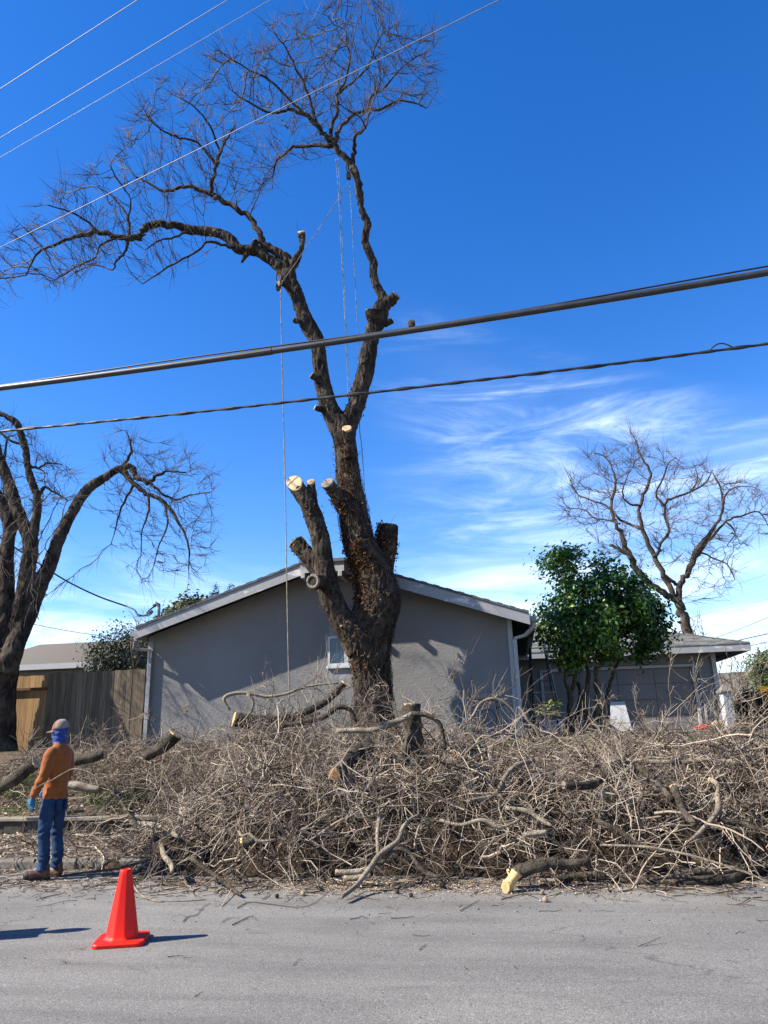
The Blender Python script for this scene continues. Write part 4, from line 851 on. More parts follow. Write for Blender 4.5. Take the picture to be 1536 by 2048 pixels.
# keep the clean sawn left limb and the right-hand stub free of leaves
sx = co[:, 0]; wgt[(sx < -0.95) & (zt > 3.4)] *= 0.08
pick = rng.choice(len(co), 4000, p=wgt / wgt.sum()); C = co[pick] + nm[pick] * rng.uniform(0.0, 0.05, (4000, 1)) + rng.normal(size=(4000, 3)) * 0.02
ivy = empty('ivy', tuple(tb)); tag(ivy, 'dry brown ivy leaves and vines clinging to the lopped trunk', 'ivy')
tag(link('leaves', leaves_mesh('leaves', C, 0.06, nm[pick], 0.7, np.clip(rng.normal(0.45, 0.27, 4000), 0, 1), 0.4, tb), M['dry'], ivy), kind='stuff')
vp, vr = [], []
tp, tr_ = trace(TR['trunk'], TY, 6)
for k in range(260):
    th = random.uniform(-3.6, 0.6); i0 = random.randint(10, len(tp) - 30); line = []
    for j in range(9):
        i_ = min(i0 + int(j * 1.6), len(tp) - 1); th += random.uniform(-0.25, 0.25); line.append(tp[i_] + (tr_[i_] * 1.0 + 0.03) * np.array([math.cos(th), math.sin(th), 0]) + rng.normal(size=3) * 0.02)
    vp.append(line); q = random.uniform(0.004, 0.009); vr.append(np.linspace(q, q * 0.5, 9))
V, Q = tubes_batch(np.array(vp), np.array(vr), 4); me = mesh_np('vines', V - tb, Q); set_tone(me, np.repeat(rng.random(len(vp)) * 0.5, 36)); tag(link('vines', me, M['twig'], ivy), kind='stuff')
sel = co[(zt > 2.0) & (zt < 8.5)]; sprigs(sel, 380, (0.06, 0.30), 0.004, 0.45, M['twig'], ivy, -0.1)

# ---- the dark tree at the left edge
LY = 18.5
lb = P(-12, 1500, LY); lb[2] = float(gz(lb[0], LY))
lt = empty('bare_tree', tuple(lb)); tag(lt, 'dark many-stemmed bare tree at the left edge beside the fence', 'tree')
LT = {
 'trunk': [(-20, 1545, 118), (-18, 1490, 96), (-15, 1440, 86), (-10, 1390, 78), (-2, 1340, 74), (4, 1300, 70)],
 'r': [(8, 1345, 48, -.2), (30, 1290, 38, -.2), (50, 1247, 34, 0), (77, 1177, 31, .2), (100, 1127, 28, .4), (117, 1080, 26, .6), (133, 1047, 24, .8), (153, 1010, 22, 1.0), (177, 977, 20, 1.2), (207, 957, 18, 1.4), (233, 940, 16, 1.5), (255, 933, 13, 1.5)],
 'm': [(0, 1340, 52), (23, 1280, 38), (47, 1197, 34), (57, 1130, 31), (61, 1085, 30), (48, 1053, 26), (30, 1007, 25), (17, 967, 22), (3, 927, 20), (-14, 880, 16), (-40, 830, 12)],
 'mr': [(58, 1100, 24), (68, 1060, 18), (73, 1027, 16), (73, 990, 15), (58, 947, 14), (50, 897, 13), (37, 853, 12), (22, 838, 12), (0, 827, 11), (-25, 818, 9)],
 'l': [(-8, 1330, 52), (6, 1247, 44), (12, 1163, 32), (14, 1097, 27), (20, 1053, 24), (5, 1015, 22), (-20, 960, 18), (-45, 900, 14)],
 'll': [(-20, 1400, 50), (-60, 1280, 36), (-95, 1150, 28), (-120, 1050, 22), (-160, 960, 15)],
}
pieces = []
for k, t in LT.items(): pts, r = trace(t, LY, 3); pieces.append(tube_one(pts, r, 12))
me = remeshed('trunk', pieces, 0.036, 1, bark_fn(0.026, 10.0)); shift_mesh(me, lb); link('trunk', me, M['bark'], lt)
seeds, seed_r = [], []
for t in ([(250, 934, 14, 1.49), (262, 934, 13, 1.49), (268, 948, 12, 1.43), (281, 960, 10, 1.36), (300, 962, 9, 1.24), (320, 948, 7, 1.18), (338, 943, 5, 1.12), (372, 945, 3, 0.99)],
          [(240, 938, 13, 1.49), (252, 950, 12, 1.43), (268, 967, 11, 1.36), (294, 987, 9, 1.24), (327, 1003, 8, 1.12), (350, 1033, 7, 0.99), (370, 1067, 5, 0.93), (378, 1100, 4, 0.87), (377, 1140, 2, 0.87)],
          [(245, 935, 8, 1.49), (262, 905, 6, 1.55), (260, 882, 4, 1.55), (250, 860, 2, 1.55)],
          [(268, 968, 7, 1.36), (250, 1000, 5, 1.30), (238, 1030, 4, 1.24), (228, 1070, 2, 1.24)],
          [(296, 988, 6, 1.24), (298, 1020, 5, 1.18), (285, 1060, 3, 1.12), (282, 1110, 2, 1.05)],
          [(330, 1005, 6, 1.12), (335, 1050, 4, 1.05), (318, 1090, 3, 1.05), (308, 1130, 2, 1.05)],
          [(300, 963, 6, 1.24), (322, 985, 5, 1.36), (352, 1000, 4, 1.36), (380, 990, 3, 1.36), (420, 985, 2, 1.36)],
          [(72, 1000, 8), (90, 975, 6), (110, 985, 4), (135, 1000, 3)], [(52, 930, 7), (75, 935, 5), (100, 925, 4), (125, 930, 2)], [(30, 1005, 8), (10, 940, 6), (15, 880, 4), (30, 870, 2)],
          [(48, 890, 6), (20, 880, 5), (-5, 860, 4)],
          [(-38, 834, 12), (-58, 790, 8), (-90, 750, 4)], [(-43, 905, 14), (-75, 850, 9), (-95, 800, 4)], [(-158, 965, 15), (-190, 900, 9), (-230, 870, 4)], [(-22, 819, 9), (-50, 805, 6), (-80, 815, 3)], [(-118, 1055, 10), (-160, 1030, 7), (-200, 1040, 3)]):
    o, pts, r = limb_part('limb', t, LY, M['bark'], lt, 7, 4, 0.1)
    for p, q in zip(pts[3:], r[3:]): seeds.append(p); seed_r.append(q)
ENV_A = [(200, 880), (235, 855), (280, 858), (300, 895), (345, 905), (360, 880), (390, 885), (400, 920), (455, 935), (440, 1000), (428, 1070), (420, 1130), (375, 1185), (335, 1150), (285, 1185), (245, 1120), (205, 1065), (196, 960)]
ENV_B = [(-60, 820), (30, 835), (70, 860), (95, 890), (140, 930), (160, 960), (175, 1010), (130, 1030), (95, 1010), (85, 1060), (100, 1130), (90, 1200), (80, 1260), (60, 1240), (20, 1150), (-60, 1100)]
att = np.vstack([envelope(ENV_A, 900, LY + 1.1, 1.6), envelope(ENV_B, 800, LY, 1.8), envelope([(-60, 700), (-60, 900), (-120, 1060), (-210, 1080), (-260, 950), (-240, 820), (-150, 720)], 420, LY, 1.8)])
pos, par = grow(seeds, att, 0.26, 2.8, 0.34, 70, 0.14, -0.06)
me = crown_mesh('crown', pos, par, len(seeds), np.array(seed_r), 0.0056, 2.1, 3.4, (0.2, 0.65), 3, 0.045, 0.4, 0.16); shift_mesh(me, lb); link('crown', me, M['twig_crown'], lt)

# ---- the pale bare tree behind the garage
RYT = 34.0
rb = P(1385, 1300, RYT); rb[2] = HZ
rt_ = empty('bare_tree', tuple(rb)); tag(rt_, 'tan branching bare tree rising behind the garage roof', 'tree')
RT = [
 [(1392, 1470, 34), (1388, 1330, 27), (1378, 1266, 24), (1366, 1231, 22), (1358, 1208, 20), (1346, 1190, 17), (1329, 1152, 15), (1306, 1110, 14), (1290, 1068, 12), (1279, 1035, 11), (1280, 1009, 10), (1296, 970, 9), (1303, 947, 8), (1284, 918, 6), (1275, 888, 4), (1264, 868, 2)],
 [(1358, 1210, 15), (1360, 1176, 13), (1371, 1149, 13), (1388, 1117, 13), (1410, 1081, 11), (1433, 1048, 9), (1446, 1016, 7), (1440, 975, 5), (1425, 945, 3)],
 [(1388, 1117, 10), (1400, 1103, 9), (1423, 1074, 8), (1453, 1042, 7), (1482, 1032, 6), (1518, 1025, 4), (1540, 1058, 2)],
 [(1359, 1174, 12), (1345, 1162, 10), (1328, 1150, 8)],
 [(1306, 1112, 11), (1318, 1105, 10), (1323, 1085, 9), (1337, 1064, 9), (1331, 1035, 8), (1329, 1012, 8), (1340, 996, 7), (1378, 985, 6), (1410, 967, 5), (1425, 940, 3)],
 [(1340, 1195, 15), (1312, 1175, 14), (1287, 1156, 14), (1264, 1123, 14), (1248, 1084, 12), (1231, 1045, 11), (1222, 1009, 9), (1231, 970, 8), (1228, 947, 6), (1212, 915, 4), (1184, 905, 2)],
 [(1262, 1118, 11), (1244, 1102, 10), (1219, 1090, 9)],
 [(1290, 1066, 9), (1270, 1052, 8), (1240, 1040, 7), (1219, 1016, 6), (1182, 1000, 5), (1156, 990, 4), (1140, 960, 2)],
 [(1240, 1048, 6), (1215, 1040, 5), (1189, 1036, 5), (1166, 1019, 4), (1130, 1017, 2)],
 [(1329, 1014, 7), (1312, 985, 6), (1325, 960, 5), (1335, 930, 4), (1350, 915, 2)],
 [(1280, 1012, 7), (1255, 1005, 5), (1245, 985, 4), (1255, 950, 3)],
 [(1445, 1020, 6), (1450, 990, 5), (1470, 975, 4), (1500, 972, 2)], [(1452, 1044, 5), (1470, 1065, 4), (1458, 1085, 3)], [(1400, 1104, 6), (1430, 1118, 5), (1455, 1130, 4), (1470, 1160, 2)],
 [(1378, 985, 4), (1395, 960, 3), (1390, 930, 2)],
]
seeds, seed_r = [], []
for i_, t in enumerate(RT):
    dep = 0 if i_ in (0, 3) else random.uniform(-2.2, 2.2)
    t = [(q[0], q[1], q[2] * (0.9 if j < 5 and i_ in (0, 1, 5) else 0.68), dep * (j / (len(t) - 1))) for j, q in enumerate(t)]
    o, pts, r = limb_part('trunk' if i_ == 0 else 'limb', t, RYT, M['bark_far'], rt_, 8, 4, 0.1)
    for p, q in zip(pts[(16 if i_ == 0 else 4):], r[(16 if i_ == 0 else 4):]): seeds.append(p); seed_r.append(q)
ENV_R = [(1110, 1045), (1108, 1010), (1130, 952), (1180, 895), (1230, 900), (1252, 862), (1280, 868), (1330, 898), (1400, 920), (1440, 922), (1480, 958), (1530, 962), (1570, 1010), (1550, 1065), (1480, 1085), (1490, 1130), (1470, 1180), (1440, 1165), (1420, 1210), (1400, 1185), (1390, 1140), (1340, 1125), (1300, 1160), (1262, 1125), (1205, 1110), (1190, 1070)]
pos, par = grow(seeds, envelope(ENV_R, 1500, RYT, 3.8), 0.45, 5.0, 0.6, 70, 0.16, 0.05)
me = crown_mesh('crown', pos, par, len(seeds), np.array(seed_r), 0.0095, 2.15, 3.2, (0.35, 1.2), 3, 0.06, 0.5, 0.02); shift_mesh(me, rb); link('crown', me, M['twig_far'], rt_)

# ---- leafy trees and shrubs
def leafy(name, label, cat, poly, Y, thick, nclump, per, rad, size, mat, base_px, stems, bark, aspect=0.55, inner=True):
    bp = P(base_px[0], base_px[1], Y); bp[2] = float(gz(bp[0], Y)) if Y < 30 else HZ
    e = empty(name, tuple(bp)); tag(e, label, cat)
    C = envelope(poly, nclump, Y, thick); cen = C.mean(0)
    pts = (C[:, None, :] + rng.normal(size=(nclump, per, 3)) * rad * rng.uniform(0.6, 1.3, (nclump, 1, 1))).reshape(-1, 3)
    nv = np.repeat(C - cen, per, 0); nv /= np.linalg.norm(nv, axis=1, keepdims=True) + 1e-9; nv[:, 2] += 0.5
    tone = np.clip(np.repeat(rng.normal(0.45, 0.15, nclump), per) + rng.normal(size=nclump * per) * 0.22, 0, 1)
    tag(link('crown', leaves_mesh('crown', pts, size, nv, aspect, tone, 0.2, bp), mat, e), kind='stuff')
    tips = []
    for s in stems:
        o, p_, r_ = limb_part('stem', s, Y, bark, e, 7, 4, 0.15); tips.append(p_[-1]); tips.append(p_[len(p_) // 2])
    if inner:
        tips = np.array(tips); pos, par = grow(list(tips), C, rad * 0.8, 3.0, rad * 1.2, 30, 0.2)
        if len(pos) > len(tips):
            me = crown_mesh('twigs', pos, par, len(tips), np.full(len(tips), 0.03), 0.006, 2.2, 0.0); shift_mesh(me, bp); tag(link('twigs', me, M['twig_far'], e), kind='stuff')
    return e
CIT = [(1065, 1130), (1088, 1104), (1105, 1092), (1135, 1088), (1165, 1098), (1185, 1108), (1215, 1102), (1238, 1120), (1262, 1140), (1290, 1165), (1318, 1188), (1340, 1215), (1352, 1245), (1338, 1285), (1320, 1308), (1290, 1325), (1255, 1312), (1225, 1325), (1190, 1318), (1165, 1312), (1140, 1338), (1118, 1345), (1105, 1310), (1080, 1290), (1062, 1262), (1070, 1235), (1060, 1212), (1085, 1190), (1075, 1160)]
CY = 18.4
M['citrus_bark'] = bark_mat('grey_olive_bark', (0.03, 0.026, 0.018), (0.12, 0.10, 0.07), (0.27, 0.235, 0.16), 2.0, 0.5)
leafy('evergreen_tree', 'round glossy green evergreen tree with many stems before the garage', 'tree', [(1205 + (a - 1205) * 0.90, 1222 + (b - 1222) * 0.91) for a, b in CIT], CY, 1.35, 270, 72, 0.14, 0.115, M['citrus'], (1160, 1470),
      [[(1135, 1480, 14), (1140, 1420, 12, .1), (1142, 1385, 11, .2), (1150, 1350, 8, .3), (1158, 1320, 6, .4)], [(1140, 1475, 12), (1141, 1400, 9, -.2), (1133, 1360, 8, -.3), (1128, 1315, 6, -.4), (1115, 1285, 5, -.4)], [(1172, 1480, 12), (1172, 1400, 10), (1177, 1350, 9), (1168, 1318, 7, .2), (1175, 1280, 5, .3)],
       [(1180, 1480, 14), (1195, 1400, 11, -.1), (1192, 1350, 9, -.2), (1195, 1310, 8, -.2), (1200, 1260, 6)], [(1185, 1480, 12), (1212, 1400, 9, .2), (1222, 1365, 7, .3), (1235, 1330, 6, .4), (1248, 1305, 5, .4)], [(1150, 1470, 10, .3), (1160, 1390, 8, .4), (1150, 1355, 7, .5), (1165, 1335, 6, .5)]], M['citrus_bark'])
sp_c = sample_poly([(1075, 1425), (1085, 1405), (1115, 1400), (1130, 1412), (1118, 1425), (1090, 1432)], 60); C = np.array([P(a, b, 16.4 + random.uniform(-.2, .2)) for a, b in sp_c])
sb = P(1128, 1440, 16.4); so = empty('citrus_shoot', tuple(sb)); tag(so, 'low yellow-green leafy shoot at the foot of the evergreen tree', 'plant')
tag(link('leaves', leaves_mesh('leaves', C, 0.11, np.tile([[0, 0, 1.0]], (60, 1)), 0.5, rng.uniform(0.5, 1, 60), 0.2, sb), M['palm'], so), kind='stuff')
limb_part('stem', [(1128, 1470, 5), (1120, 1430, 4), (1100, 1415, 3), (1085, 1415, 2)], 16.4, M['citrus_bark'], so)
leafy('shrub', 'dark leafy shrub behind the fence beside the house', 'shrub', [(168, 1340), (175, 1310), (195, 1275), (215, 1258), (245, 1250), (270, 1268), (295, 1290), (300, 1345), (240, 1400), (180, 1390)], 23.5, 1.1, 190, 44, 0.16, 0.085, M['shrub'], (235, 1480), [[(235, 1480, 6), (235, 1400, 5), (230, 1330, 4)], [(238, 1480, 5), (255, 1390, 4), (265, 1320, 3)]], M['bark_far'])
leafy('tree', 'olive-green treetop showing behind the left slope of the roof', 'tree', [(325, 1246), (335, 1230), (355, 1216), (375, 1205), (395, 1202), (412, 1210), (430, 1225), (440, 1265), (400, 1300), (335, 1290)], 36.0, 1.8, 260, 40, 0.25, 0.22, M['olive'], (385, 1460), [[(385, 1460, 9), (385, 1380, 8), (380, 1280, 6)]], M['bark_far'])
for label, cx, top in (('left one of two small cypress tips above the roof', 430, 1168), ('right one of two small cypress tips above the roof', 462, 1163)):
    leafy('cypress', label, 'tree', [(cx, top), (cx + 4, top + 8), (cx + 8, top + 26), (cx + 11, top + 80), (cx + 10, top + 260), (cx - 10, top + 260), (cx - 11, top + 80), (cx - 8, top + 26), (cx - 4, top + 8)], 48.0, 0.4, 150, 30, 0.10, 0.12, M['cypress'], (cx, 1462), [[(cx, 1462, 7), (cx, 1300, 5), (cx, top + 30, 2)]], M['bark_far'], inner=False)
leafy('palm_shrub', 'yellow-green leafy tree at the right edge beyond the pillar', 'tree', [(1500, 1330), (1515, 1312), (1545, 1305), (1580, 1320), (1590, 1380), (1540, 1385), (1512, 1365)], 38.0, 1.6, 120, 34, 0.22, 0.24, M['palm'], (1545, 1470), [[(1545, 1470, 10), (1545, 1400, 9), (1542, 1350, 7)]], M['bark_far'], 0.25)
leafy('hedge', 'dark green hedge low behind the white pillar at right', 'hedge', [(1475, 1385), (1530, 1383), (1600, 1388), (1600, 1460), (1475, 1460)], 30.0, 0.6, 160, 30, 0.18, 0.13, M['shrub'], (1530, 1466), [[(1530, 1470, 5), (1530, 1420, 4)]], M['bark_far'])
def bare_shrub(name, label, poly, Y, base, nst, n, tone, tip=0.007):
    bp = P(base[0], base[1], Y); bp[2] = HZ; e = empty(name, tuple(bp)); tag(e, label, 'shrub'); seeds, sr = [], []
    p_ = np.array(poly)
    for k in range(nst):
        tx = p_[:, 0].min() + (p_[:, 0].max() - p_[:, 0].min()) * (k + 0.5) / nst; ty = p_[:, 1].min() * 0.45 + p_[:, 1].max() * 0.55
        o, pts, r = limb_part('stem', [(base[0] + (tx - base[0]) * 0.25, base[1], 4), ((base[0] + tx) / 2, (base[1] + ty) / 2, 3), (tx, ty, 2)], Y + random.uniform(-.5, .5), M['bark_far'], e, 6)
        seeds += list(pts[3:]); sr += list(r[3:])
    pos, par = grow(seeds, envelope(poly, n, Y, 1.2), 0.2, 4.0, 0.3, 50, 0.25, 0.1); me = crown_mesh('twigs', pos, par, len(seeds), np.array(sr), tip, 2.2, 1.6, (0.2, 0.7), 3, 0.04, tone); shift_mesh(me, bp); tag(link('twigs', me, M['twig_far'], e), kind='stuff')
bare_shrub('bare_shrub', 'tan leafless shrub between the dark shrub and the house corner', [(262, 1350), (255, 1270), (262, 1228), (285, 1225), (305, 1240), (308, 1350)], 22.5, (285, 1470), 4, 260, 0.75)
bare_shrub('bare_shrub', 'leafless twiggy shrub top behind the garage roof', [(1366, 1262), (1375, 1230), (1395, 1222), (1412, 1240), (1415, 1290), (1370, 1300)], 36.0, (1395, 1460), 3, 220, 0.35)
bare_shrub('bare_shrub', 'reddish brown leafless thicket beyond the garage corner at right', [(1430, 1390), (1432, 1330), (1455, 1308), (1500, 1303), (1530, 1312), (1545, 1390)], 40.0, (1485, 1462), 6, 620, 0.3, 0.009)

# ------------------------------------------------------------------ the brush pile
def pile_h(x, y):
    x, y = np.asarray(x, float), np.asarray(y, float)
    s, xx = across(x, y), along(x, y) + 1.84; x, y = xx, s
    A = np.interp(x, [-6.5, -5.2, -4.5, -3.8, -3.1, -2.5, -1.5, 0, 1.5, 3, 4.5, 6.5, 9, 11], [0.02, 0.05, 0.09, 0.18, 0.42, 0.78, 1.02, 1.06, 0.95, 0.88, 0.88, 0.88, 0.88, 0])
    yf = np.interp(x, [-6, -4, -3, -2, -1, 0, 1, 3, 4.5, 9], [9.9, 9.7, 9.35, 8.85, 8.75, 8.95, 8.85, 8.85, 9.0, 9.1]); yb = 14.0
    t = np.clip((y - yf) / (yb - yf), 0, 1)
    sh = np.where(t < 0.36, 1 - (1 - t / 0.36) ** 2.0, np.where(t < 0.62, 1.0, np.cos((t - 0.62) / 0.38 * math.pi / 2) ** 0.7 * 0.75 + 0.25 * (t < 1)))
    left = 0.20 * np.clip((x + 9) / 1.5, 0, 1) * np.clip((-1.2 - x) / 1.5, 0, 1) * np.clip((y - 12.9) / 0.6, 0, 1) * np.clip((16.6 - y) / 0.8, 0, 1)
    hump = 0.66 * np.exp(-((x + 2.1) / 1.1) ** 2 - ((y - 12.6) / 0.85) ** 2)
    hump = hump + 0.22 * np.exp(-((x - 4.9) / 1.2) ** 2 - ((y - 11.4) / 1.0) ** 2) + 0.16 * np.exp(-((x + 0.2) / 0.8) ** 2 - ((y - 12.0) / 0.9) ** 2)
    return np.maximum(A * np.clip(sh, 0, 1) * (t > 0) * (t < 1), left) + hump * (hump > 0.02)
_ln = np.array([[mnoise.noise((i * 0.35, j * 0.35, 7.7)) + 0.5 * mnoise.noise((i * 0.9, j * 0.9, 2.2)) for i in range(80)] for j in range(40)])
def lumps(x, y):
    i = np.clip((np.asarray(x) + 8) * 4, 0, 79).astype(int); j = np.clip((np.asarray(y) - 8) * 4, 0, 39).astype(int); return _ln[j, i]
def surf(x, y): h = pile_h(x, y); return gz(x, y) + h * (1 + 0.30 * lumps(x, y))
def on_pile(px, py, lo=8.0, hi=15.5):
    a, c = ray(px, py); Y = np.arange(lo, hi, 0.02); z = EYE + c * Y; s = surf(a * Y, Y); hit = np.nonzero(z <= s)[0]
    return Y[hit[0]] if len(hit) else None
# dark filler mound added inside the brush, giving its gaps their shade
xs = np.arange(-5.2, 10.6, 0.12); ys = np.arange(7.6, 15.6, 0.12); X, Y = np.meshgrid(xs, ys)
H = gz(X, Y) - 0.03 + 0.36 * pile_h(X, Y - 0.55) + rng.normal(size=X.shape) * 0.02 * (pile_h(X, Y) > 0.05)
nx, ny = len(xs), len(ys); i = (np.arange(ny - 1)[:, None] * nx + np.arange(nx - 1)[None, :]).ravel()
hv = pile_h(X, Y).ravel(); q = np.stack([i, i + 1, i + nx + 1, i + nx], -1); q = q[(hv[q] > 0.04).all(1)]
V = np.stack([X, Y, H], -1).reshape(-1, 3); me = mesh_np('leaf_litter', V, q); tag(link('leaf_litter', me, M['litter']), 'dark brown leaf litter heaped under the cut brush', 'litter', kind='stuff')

def brush(n, region, depth, L, rad, nside, tone_mu, K=7, flat=0.5):
    """n cut sprays: a bent leader and nside bent side twigs each, lying in and on the heap"""
    pts = []
    while len(pts) < n:
        x = rng.uniform(region[0], region[1], n * 3); y = rng.uniform(region[2], region[3], n * 3); h = pile_h(x, y); ok = (h > 0.03) & (rng.random(n * 3) < np.clip(h * 1.1 + 0.12, 0, 1))
        pts += list(zip(x[ok], y[ok]))
    xy = np.array(pts[:n]); d = np.abs(rng.normal(size=n)) * depth; z = surf(xy[:, 0], xy[:, 1]) - d; z = np.maximum(z, gz(xy[:, 0], xy[:, 1]) + 0.02)
    th = 4.2 * lumps(xy[:, 1] * 0.9 - 9.0, xy[:, 0] * 0.45 + 11.0) + rng.normal(size=n) * 0.75 + rng.integers(0, 2, n) * math.pi; e = 0.12
    dirn = np.stack([np.cos(th), np.sin(th), np.zeros(n)], 1)
    gx = (surf(xy[:, 0] + e, xy[:, 1]) - surf(xy[:, 0] - e, xy[:, 1])) / (2 * e); gy = (surf(xy[:, 0], xy[:, 1] + e) - surf(xy[:, 0], xy[:, 1] - e)) / (2 * e)
    dirn[:, 2] = np.clip(dirn[:, 0] * gx + dirn[:, 1] * gy, -0.9, 0.9) * 0.8 + rng.normal(size=n) * (1 - flat); dirn /= np.linalg.norm(dirn, axis=1, keepdims=True)
    Ls = rng.uniform(L[0], L[1], n); t = np.linspace(-0.5, 0.5, K)
    def wander(p0, d0, Ln, k, amp):
        m = len(p0); st = rng.normal(size=(m, k, 3)) * amp; st = np.cumsum(st, 1); D = d0[:, None, :] + st; D /= np.linalg.norm(D, axis=2, keepdims=True); step = (Ln / (k - 1))[:, None, None]
        out = np.concatenate([np.zeros((m, 1, 3)), np.cumsum(D[:, :-1] * step, 1)], 1); return p0[:, None, :] + out
    P0 = np.stack([xy[:, 0], xy[:, 1], z], 1) - dirn * (Ls / 2)[:, None]
    lead = wander(P0, dirn, Ls, K, 0.30); r0 = rng.uniform(rad[0], rad[1], n); R = r0[:, None] * np.linspace(1, 0.35, K)[None, :]
    tone = np.clip(rng.normal(tone_mu, 0.24, n), 0, 1)
    def ground(Q): Q[..., 2] = np.maximum(Q[..., 2], gz(Q[..., 0], Q[..., 1]) + 0.012); return Q
    V, Q = tubes_batch(ground(lead), R, 4); T = [np.repeat(tone, K * 4)]; VV, QQ, off = [V], [Q], len(V)
    for s in range(nside):
        j = rng.integers(1, K - 1, n); p0 = lead[np.arange(n), j]; dd = lead[np.arange(n), j + 1] - p0; dd /= np.linalg.norm(dd, axis=1, keepdims=True) + 1e-9
        dd = dd * 0.7 + rng.normal(size=(n, 3)) * 0.55; dd[:, 2] += 0.05; dd /= np.linalg.norm(dd, axis=1, keepdims=True)
        Ln = Ls * rng.uniform(0.2, 0.55, n); tw = ground(wander(p0, dd, Ln, 5, 0.32)); r1 = r0 * rng.uniform(0.35, 0.6, n)
        V, Q = tubes_batch(tw, r1[:, None] * np.linspace(1, 0.4, 5)[None, :], 3); VV.append(V); QQ.append(Q + off); off += len(V); T.append(np.repeat(np.clip(tone + rng.normal(size=n) * 0.15, 0, 1), 15))
    return np.vstack(VV), np.vstack(QQ), np.concatenate(T)
VV, QQ, TT, off = [], [], [], 0
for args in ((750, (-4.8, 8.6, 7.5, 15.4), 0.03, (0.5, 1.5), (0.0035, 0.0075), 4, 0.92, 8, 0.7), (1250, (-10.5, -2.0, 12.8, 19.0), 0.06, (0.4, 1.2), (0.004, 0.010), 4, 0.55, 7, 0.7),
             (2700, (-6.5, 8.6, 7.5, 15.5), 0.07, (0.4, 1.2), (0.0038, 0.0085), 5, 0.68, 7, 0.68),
             (1050, (-5.5, 8.6, 7.5, 15.5), 0.22, (0.5, 1.5), (0.005, 0.011), 4, 0.26, 8, 0.7),  # deeper sprays toned darker than surface ones: gap shade put into the colour
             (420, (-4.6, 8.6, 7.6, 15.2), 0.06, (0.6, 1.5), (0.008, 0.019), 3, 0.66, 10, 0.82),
             (750, (-4.2, 8.6, 7.5, 12.6), 0.30, (0.4, 1.1), (0.005, 0.011), 4, 0.2, 7, 0.5)):  # inner front sprays, likewise darkened in tone as shade
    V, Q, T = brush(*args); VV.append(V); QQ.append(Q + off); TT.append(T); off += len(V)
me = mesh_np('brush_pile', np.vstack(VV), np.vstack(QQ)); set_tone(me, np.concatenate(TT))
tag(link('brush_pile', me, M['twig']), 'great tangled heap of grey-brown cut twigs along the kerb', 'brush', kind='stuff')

def upright(name, label, spots, cat='brush'):   # loose sprays standing out of the heap, each spot = base px, tip px, depth
    for k, (lab, b, tpx, Y, nb) in enumerate(spots):
        a, c = P(b[0], b[1], Y), P(tpx[0], tpx[1], Y + random.uniform(-0.3, 0.3)); L = np.linalg.norm(c - a)
        mid = [a + (c - a) * t + rng.normal(size=3) * L * 0.05 * math.sin(t * 3.14) for t in np.linspace(0, 1, 6)]; pts = catmull(mid, 2); K = len(pts)
        VV, QQ, TT, off = [], [], [], 0
        def put(PT, R, S, tone):
            nonlocal off
            V, Q = tubes_batch(PT, R, S); VV.append(V); QQ.append(Q + off); TT.append(np.repeat(tone, PT.shape[1] * S)); off += len(V)
        put(pts[None], np.linspace(0.008, 0.0025, K)[None], 5, [0.6])
        j = rng.integers(1, K - 1, nb); p0 = pts[j]; d = (c - a) / L * 0.65 + rng.normal(size=(nb, 3)) * 0.5; Ln = L * rng.uniform(0.15, 0.5, (nb, 1)) * (1 - j[:, None] / K * 0.5)
        tw = np.stack([p0, p0 + d * Ln * 0.35 + rng.normal(size=(nb, 3)) * 0.02, p0 + d * Ln * 0.7 + rng.normal(size=(nb, 3)) * 0.04, p0 + d * Ln + rng.normal(size=(nb, 3)) * 0.06], 1); put(tw, np.tile(np.array([[0.006, 0.005, 0.004, 0.002]]), (nb, 1)), 3, np.clip(rng.normal(0.6, 0.2, nb), 0, 1))
        m = nb * 3; w = rng.integers(0, nb, m); p1 = tw[w, 1] + (tw[w, 3] - tw[w, 1]) * rng.random((m, 1)); d2 = (tw[w, 3] - tw[w, 1]) * 0.6 + rng.normal(size=(m, 3)) * 0.09
        put(np.stack([p1, p1 + d2 * 0.5 + rng.normal(size=(m, 3)) * 0.012, p1 + d2], 1), np.tile(np.array([[0.0045, 0.0035, 0.002]]), (m, 1)), 3, np.clip(rng.normal(0.55, 0.2, m), 0, 1))
        me = mesh_np(name, np.vstack(VV) - a, np.vstack(QQ)); set_tone(me, np.concatenate(TT)); tag(link(name, me, M['twig'], None, a), lab, cat, 'loose sprays standing out of the brush pile')
